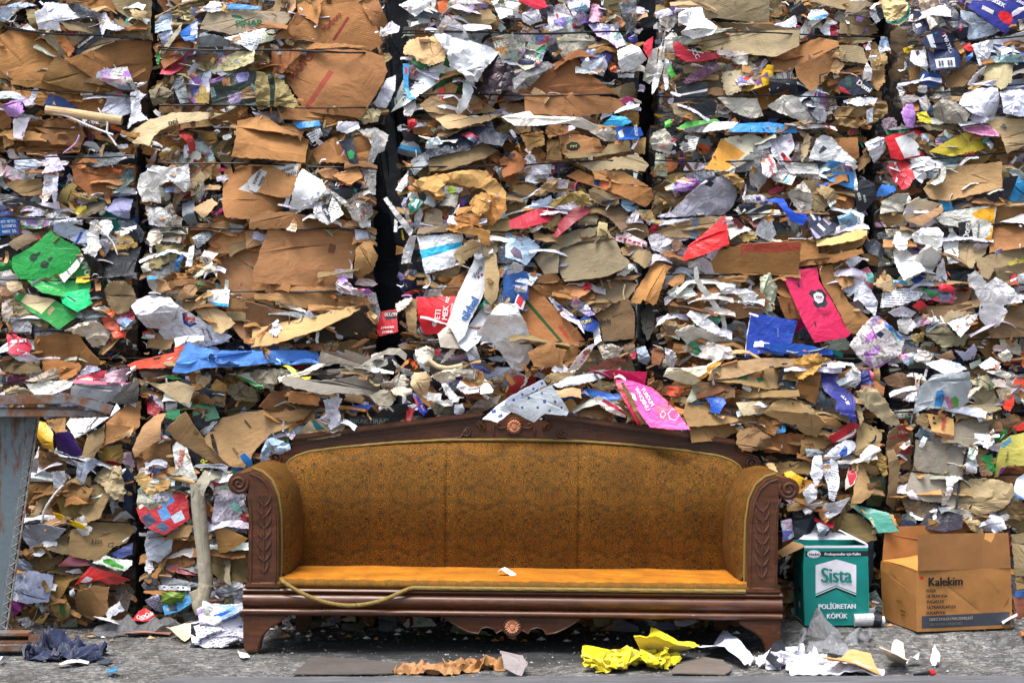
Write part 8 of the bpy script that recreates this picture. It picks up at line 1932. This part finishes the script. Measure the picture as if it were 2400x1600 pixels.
 box_thing('open_box','large tan carton box with dark lettering and raised flaps at the lower right',w,d,h,(cx-.045,.2+d/2,gz(cx,.4)+.003),R(13),TA,TI,(fm,fx),([],sx),
    [('flap',[(-w/2,0),(w/2-.004,0),(w/2-.008,.142),(-w/2+.002,.146)],tuple(x*ALB for x in lin('#8d6136')),(0,-d/2,h),0,R(-4),[(lin('#c08a4c'),[(.09,.12),(.12,.105),(.135,.125),(.14,.15),(.1,.15)])],.06),
    ('flap',[(-w/2,0),(w/2,0),(w/2-.02,.14),(-w/2,.145)],tuple(x*ALB for x in lin('#a8703a')),(0,d/2,h),math.pi,R(4),(),.06),
    ('flap',[(-d/2+.006,0),(d/2-.006,0),(d/2-.01,.15),(-d/2+.01,.15)],tuple(x*ALB for x in lin('#c98a44')),(-w/2,0,h-.002),-math.pi/2,R(-80),(),.06)])
def sst(a,b,x):x=max(0,min(1,(x-a)/(b-a)));return x*x*(3-2*x)
def gz(x,y):return .056*sst(-.12,.22,y)*sst(.92,1.15,x)
def build_ground():
 s=N('rough_concrete');v=s.n('TexCoord').outputs['Object']
 g=s.noise(v,5,8,.7);f=s.noise(v,70,6,.75);ff=s.noise(v,260,4,.8)
 b=s.mix(s.ramp(g,(.35,0.),(.68,1.)),(.16,.165,.17),(.47,.46,.43))
 vo=s.n('TexVoronoi');s.link(v,vo.inputs['Vector']);vo.inputs['Scale'].default_value=48;vs_=s.n('SeparateXYZ');s.link(vo.outputs['Color'],vs_.inputs[0])
 b=s.mix(1.0,b,s.ramp(vs_.outputs[0],(.1,.5),(.6,1.),(.97,1.5)),'MULTIPLY')
 b=s.mix(1.0,b,s.ramp(f,(.34,.25),(.66,1.4)),'MULTIPLY')
 b=s.mix(s.ramp(ff,(.62,0.),(.68,1.)),b,(.6,.59,.56))
 b=s.mix(s.ramp(s.noise(v,120,4,.7),(.57,0.),(.64,.85)),b,(.02,.02,.022))
 b=s.mix(s.ramp(s.noise(v,2.6,7,.75),(.47,0.),(.66,.85)),b,(.075,.066,.05))
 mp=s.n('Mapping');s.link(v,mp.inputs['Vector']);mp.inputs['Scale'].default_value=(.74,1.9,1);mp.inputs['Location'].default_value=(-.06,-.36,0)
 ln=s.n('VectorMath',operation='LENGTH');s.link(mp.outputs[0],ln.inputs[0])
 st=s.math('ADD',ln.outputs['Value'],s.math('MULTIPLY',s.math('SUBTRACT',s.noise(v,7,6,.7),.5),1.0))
 b=s.mix(s.ramp(st,(.62,.9),(.95,0.)),b,(.022,.024,.026))  # stained patch, but mostly the sofa's shade painted into the ground colour
 nb=s.bump(f,1.,.03);nb=s.bump(ff,.7,.006,nb)
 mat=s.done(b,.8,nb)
 vs=[];fs=[]
 xs=[-40,-15,-6]+[-4+8*i/260 for i in range(261)]+[6,15,40]
 ys=[-40,-12,-6,-3,-1.5]+[-.9+2.2*i/110 for i in range(111)]+[3,8,20,60]
 for x in xs:
  for y in ys:
   z=gz(x,y)+(.007*noise.noise(Vector((x*5,y*5,0)))+.003*noise.noise(Vector((x*23,y*23,4)))-.004 if abs(x)<4.5 and -1<y<1.4 else -.004)
   vs.append((x,y,z))
 m=len(ys)
 for i in range(len(xs)-1):
  for j in range(m-1):fs.append((i*m+j,(i+1)*m+j,(i+1)*m+j+1,i*m+j+1))
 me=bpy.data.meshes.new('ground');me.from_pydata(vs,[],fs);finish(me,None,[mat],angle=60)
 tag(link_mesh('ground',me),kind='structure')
 r=random.Random(5);vs=[];fs=[];cols=[]
 pal=[lin(c) for c in ('#8a8880','#77746c','#3a3a3a','#6b655c','#8c8c90','#9a8a70','#b0a890','#222222')]
 for i in range(4200):
  y=-.62+1.25*r.random()**1.4 if i % 3 else r.uniform(.3,.66);x=r.uniform(-2.3,2.3)
  z=gz(x,y)+.002;q=r.uniform(.001,.004)*(1 if r.random()<.95 else 2.2);c=r.choice(pal)
  b=len(vs);a0=r.uniform(0,6)
  if i % 24==0 and abs(x)<2.2:q=r.uniform(.006,.018);c=lin(r.choice(WHITES+BROWNS));y=y if r.random()<.4 else r.uniform(.28,.6)
  for j in range(4):vs.append((x+q*r.uniform(.6,1.5)*math.cos(a0+j*1.57),y+q*r.uniform(.6,1.5)*math.sin(a0+j*1.57),z-.001))
  vs.append((x,y,z+q*r.uniform(.3,.8)))
  for j in range(4):fs.append((b+j,b+(j+1) % 4,b+4));cols.append(c)
 me=bpy.data.meshes.new('grit');me.from_pydata(vs,[],fs);finish(me,cols,[MAT['pp']],smooth=False)
 tag(link_mesh('grit',me),kind='stuff')
def build_light():
 w=bpy.data.worlds.new('World');SC.world=w;w.use_nodes=True;nt=w.node_tree
 bg=nt.nodes['Background'];sky=nt.nodes.new('ShaderNodeTexSky');sky.sky_type='NISHITA';sky.sun_disc=False
 el,az=R(69),R(214)
 sky.sun_elevation=el;sky.sun_rotation=az;sky.air_density=1.2;sky.dust_density=4.5;sky.ozone_density=1.0
 nt.links.new(sky.outputs[0],bg.inputs[0]);bg.inputs[1].default_value=SKY
 d=Vector((math.sin(az)*math.cos(el),math.cos(az)*math.cos(el),math.sin(el)))
 l=bpy.data.lights.new('sun','SUN');l.energy=SUN;l.angle=R(27);l.color=(1,.97,.93)
 o=bpy.data.objects.new('sun',l);COL.objects.link(o);o.rotation_euler=d.to_track_quat('Z','Y').to_euler();o.location=d*20
 cam=bpy.data.cameras.new('camera');co=bpy.data.objects.new('camera',cam);COL.objects.link(co)
 cam.sensor_width=36;cam.lens=36*F/2400;cam.clip_end=500
 co.location=(0,CAMY,H);co.rotation_euler=(R(90),0,0);SC.camera=co
 SC.view_settings.view_transform='Standard';SC.view_settings.look='None';SC.view_settings.exposure=EXPO;SC.view_settings.gamma=1
 SC.view_settings.use_curve_mapping=False
 SC.cycles.max_bounces=6;SC.cycles.transparent_max_bounces=12
 try:SC.cycles.use_denoising=True
 except Exception:pass
SKY,SUN,EXPO=.125,2.5,1.12
SOFA_HIDE=[(700,1090),(1200,1010),(1700,1090),(1700,1440),(700,1440)]
def filler():
 r=random.Random(31)
 NM={BR:('cardboard_flap','cb'),WH:('paper_scrap','pp'),GY:('grey_board_scrap','ct'),DK:('dark_carton_scrap','ct'),CO:('coloured_carton_scrap','ct')}
 PAL=[BROWNS,WHITES,GREYS,DARKS,COLOURS]
 for layer,(st,s0,s1,yb) in enumerate(((60,.13,.32,.012),(38,.06,.19,-.02))):
  y=-70
  while y<1476:
   x=-110
   while x<2520:
    px,py=x+r.uniform(-.5,.5)*st,y+r.uniform(-.5,.5)*st
    x+=st
    if py>1470:continue
    if inside((px,py),SOFA_HIDE) and r.random()<.85:continue
    cov=COVER.get((int(px//CELL),int(py//CELL)))
    if cov and (layer==0 or r.random()<.955):continue
    row=0 if py<286 else 1 if py<842 else 2
    b=None
    for c,(a,e) in enumerate(COLS[row]):
     if a+6<px<e-6:b=(row,c)
    if b is None:continue
    w=MIXES[row][b[1]];k=r.choices(range(5),w)[0]
    z=noise.noise(Vector((px/120,py/90,3.3+layer)))
    if z>.25 and k==BR and r.random()<.6:k=WH
    if z<-.25 and k==WH and r.random()<.6:k=BR
    seam=min(abs(py-286),abs(py-842))<40
    col=VARY(tuple(v*ALB for v in lin(r.choice(PAL[k]))),r)
    nm,mat=NM[k]
    sz=r.uniform(s0,s1)*(1.15 if k==BR else .9 if k !=CO else .7)
    asp=r.uniform(.25,.9)
    if seam:asp*=.6
    edge=min(px-COLS[row][b[1]][0],COLS[row][b[1]][1]-px)*.00183
    if edge<sz*.5:sz=max(.05,edge*1.9)
    loc=W(px,py,WALL+yb+r.uniform(-.012,.025)+(max(0,.09-edge)*.7))
    loc.z=max(loc.z,.01)
    if k==WH:
     t=r.random()
     if t<.22:
      o=sheet('paper_wad',[(sz*.5*math.cos(q*.9)*r.uniform(.7,1),sz*.4*math.sin(q*.9)*r.uniform(.6,1)) for q in range(7)],col,r.choice(('pp','pl')),grid=sz/13,nf=1,k=.2,hm=1.3,tear=sz*.03,thick=.0015,seed=r.randrange(9999),loc=loc,rot=(r.gauss(-.2,.3),r.uniform(-.5,.5),r.gauss(0,.3)));adopt(o,BALES[b]);continue
     if t<.5:nm,mat=('plastic_film_scrap','pl')
     elif t<.66:mat='tx'
    elif k==CO and r.random()<.5:nm,mat=('magazine_scrap','mg')
    elif k==GY and r.random()<.4:nm,mat=('grey_film_scrap','pl')
    elif k==BR and r.random()<.1:
     o=sheet('brown_paper_wad',[(sz*.55*math.cos(q*.9)*r.uniform(.7,1),sz*.3*math.sin(q*.9)*r.uniform(.6,1)) for q in range(7)],col,'cb',grid=sz/13,nf=1,k=.2,hm=1.2,tear=sz*.03,thick=.002,seed=r.randrange(9999),loc=loc,rot=(r.gauss(-.2,.3),r.uniform(-.5,.5),r.gauss(0,.3)));adopt(o,BALES[b]);continue
    hw,hh=sz*.5,sz*.5*asp
    poly=[(-hw*r.uniform(.7,1),-hh*r.uniform(.6,1)),(hw*r.uniform(.7,1),-hh*r.uniform(.6,1)),(hw*r.uniform(.6,1),hh*r.uniform(.3,1)),(-hw*r.uniform(.5,1),hh*r.uniform(.6,1))]
    if r.random()<.5:poly.insert(2,(hw*r.uniform(.8,1.2),hh*r.uniform(-.3,.2)))
    if r.random()<.35:poly.pop(r.randrange(len(poly)))
    if r.random()<.4:poly.append((-hw*r.uniform(.9,1.2),hh*r.uniform(-.4,.3)))
    crump=r.random()
    soft=mat in ('pl','pp','tx','mg')
    marks=[]
    if mat=='ct' and r.random()<.5:
     mc=tuple(v*ALB for v in lin(r.choice(r.choice([WHITES,COLOURS,DARKS]))));y1=r.uniform(-.8,.6)*hh;y2=y1+hh*r.uniform(.15,.5)
     marks.append((mc,[(-hw*2,y1),(hw*2,y1+.01),(hw*2,y2+.01),(-hw*2,y2)]))
    if layer==0:rot=(r.gauss(-.12,.32),r.gauss(0,.38) if not seam else r.gauss(0,.15),r.gauss(0,.28))
    else:rot=(r.gauss(-.2,.5),r.gauss(0,.7) if not seam else r.gauss(0,.25),r.gauss(0,.4))
    o=sheet(nm,poly,col,mat,marks,(),grid=max(.011,sz/(10 if soft else 6)),hm=.75 if soft else .25,nf=(r.randint(1,4) if soft else r.randint(1,4)),k=(.45 if soft else .26)*(.6+crump),
       tilt=(0,0),bulge=r.uniform(0,.1)*sz,na=sz*(.09 if soft else .04),ns=.9/sz,tear=sz*r.uniform(.0,.03),thick=.003 if mat=='cb' else .0014,seed=r.randrange(99999),loc=loc,rot=rot)
    if o:adopt(o,BALES[b])
   y+=st
def shreds():
 """flakes, curls and thin torn edges that stick out between the larger pieces: one lot for each bale, past counting"""
 r=random.Random(77);lots={}
 pal=[(tuple(v*ALB for v in lin(c)),w) for cs,w in ((WHITES,4),(BROWNS,7),(GREYS,2),(DARKS,1.2),(COLOURS,.7)) for c in cs]
 cs=[c for c,w in pal];ws=[w for c,w in pal]
 for i in range(-8,250):
  for j in range(-6,147):
   a=COVER.get((i,j));px,py=(i+r.random())*CELL,(j+r.random())*CELL
   if py>1468 or inside((px,py),SOFA_HIDE):continue
   if a is None:pr=.25;dep=.05
   else:
    nb=[COVER.get((i+u,j+v)) for u,v in ((1,0),(-1,0),(0,1),(0,-1))]
    e=[n for n in nb if n is None or n[0] !=a[0]]
    if not e:continue
    pr=.1 if a[2] or any(n and n[2] for n in nb) else .12;dep=max([a[1]]+[n[1] for n in e if n])+.006
   if r.random()>pr:continue
   row=0 if py<286 else 1 if py<842 else 2;b=None
   for c,(x0,x1) in enumerate(COLS[row]):
    if x0+12<px<x1-12:b=(row,c)
   if b is None:continue
   o=W(px,py,WALL-dep-r.uniform(-.012,.012));col=VARY(r.choices(cs,ws)[0],r,.1)
   L=r.uniform(.014,.06)*(1.6 if r.random()<.2 else 1);wd=L*r.uniform(.1,.5);n=r.randint(3,5)
   rot=Euler((r.gauss(-.2,.7),r.gauss(0,.8),r.gauss(0,.55))).to_matrix();cv=r.uniform(-1.6,1.6);vs,fs,fc=lots.setdefault(b,([],[],[]))
   k0=len(vs);kk=r.uniform(-.3,.3)*L
   for q in range(n+1):
    t=q/n-.5;y=-cv*(t*t)*L+r.uniform(-.06,.06)*L;wv=wd*(1-1.1*abs(t)**2*r.uniform(.3,1.3))
    for sgn in (-.5,.5):vs.append(tuple(o+rot @ Vector((t*L,y+sgn*kk*.5,sgn*wv+r.uniform(-.1,.1)*wd))))
   for q in range(n):a0=k0+2*q;fs.append((a0,a0+2,a0+3,a0+1));fc.append(col)
 for b,(vs,fs,fc) in lots.items():
  me=bpy.data.meshes.new('paper_shreds');me.from_pydata(vs,[],fs);finish(me,fc,[MAT['pp']],uv=[(v[0],v[2]) for v in vs],angle=40)
  o=link_mesh('paper_shreds',me);adopt(o,BALES[b]);o['kind']='stuff'
def layers():
 """long crushed board and paper edges lying between the pieces, seen from their bent top side"""
 r=random.Random(55);done={}
 spots=[(i,j) for (i,j) in COVER if COVER.get((i,j+1)) and COVER[(i,j+1)][0] !=COVER[(i,j)][0]]
 r.shuffle(spots);taken=set()
 for (i,j) in spots:
  if any((i+u,j+v) in taken for u in range(-5,6) for v in range(-1,2)):continue
  a=COVER[(i,j)];c=COVER[(i,j+1)];px,py=(i+.5)*CELL,(j+1)*CELL
  if py>1450 or inside((px,py),SOFA_HIDE) or (max(a,c,key=lambda q:q[1])[2] and r.random()<.85) or r.random()<.52:continue
  b=bale_at(px,py)
  if done.get(b.name,0)>95:continue
  row=0 if py<286 else 1 if py<842 else 2;k=min((min(abs(px-x0),abs(px-x1)) for x0,x1 in COLS[row]))
  taken.add((i,j));done[b.name]=done.get(b.name,0)+1
  L=min(r.uniform(.08,.26),max(.05,k*.0036));wd=r.uniform(.018,.05)
  row_c=MIXES[row][min(4,max(0,sum(px>(COLS[row][q-1][1]+COLS[row][q][0])/2 for q in range(1,5))))];brown=r.random()<row_c[0]*1.05;col=VARY(tuple(v*ALB for v in lin(r.choice(BROWNS if brown else WHITES*2+GREYS))),r,.08)
  n=5;top=[(-L/2+L*q/n,wd*r.uniform(.3,.6)) for q in range(n+1)];bot=[(L/2-L*q/n,-wd*r.uniform(.3,.6)) for q in range(n+1)]
  o=sheet('cardboard_edge' if brown else 'paper_edge',bot+top,col,'cb' if brown else 'pp',grid=.02,nf=3,k=.3,na=.012,ns=9,bulge=.02,tear=.003,thick=.005 if brown else .0025,seed=r.randrange(99999),
     loc=W(px,py,WALL-max(a[1],c[1])+.02),rot=(r.uniform(-1.25,-.55),r.gauss(0,.16),r.gauss(0,.12)))
  if o:adopt(o,b)
DROPPED.update(drop_cloths([('yellow',.9,.6,.6,.7,.2,3,40),('navy',.9,.7,.62,.66,.3,8,36),('brown',.7,.4,.72,.72,5.,5,28),('brown2',.7,.4,.72,.7,5.,15,28),('white',1.,.7,.62,.7,.8,25,38),('bag',1.,.9,.55,.55,1.,35,36,.7),('white2',1.,.7,.7,.7,2.,45,36,.5),('soft',1.,.8,.83,.84,2.,71,30),('soft2',1.,.7,.8,.84,.8,82,30),('soft3',1.,.9,.84,.8,4.,93,26),('soft4',1.,.6,.78,.86,1.5,104,32),('film',1.2,.6,.72,.7,.5,55,40),('blue',1.2,.6,.7,.55,.5,65,44,.7)],60))
relief_maps()
build_bales()
wall_items()
filler()
shreds()
layers()
build_sofa()
build_ground()
ground_items()
build_light()
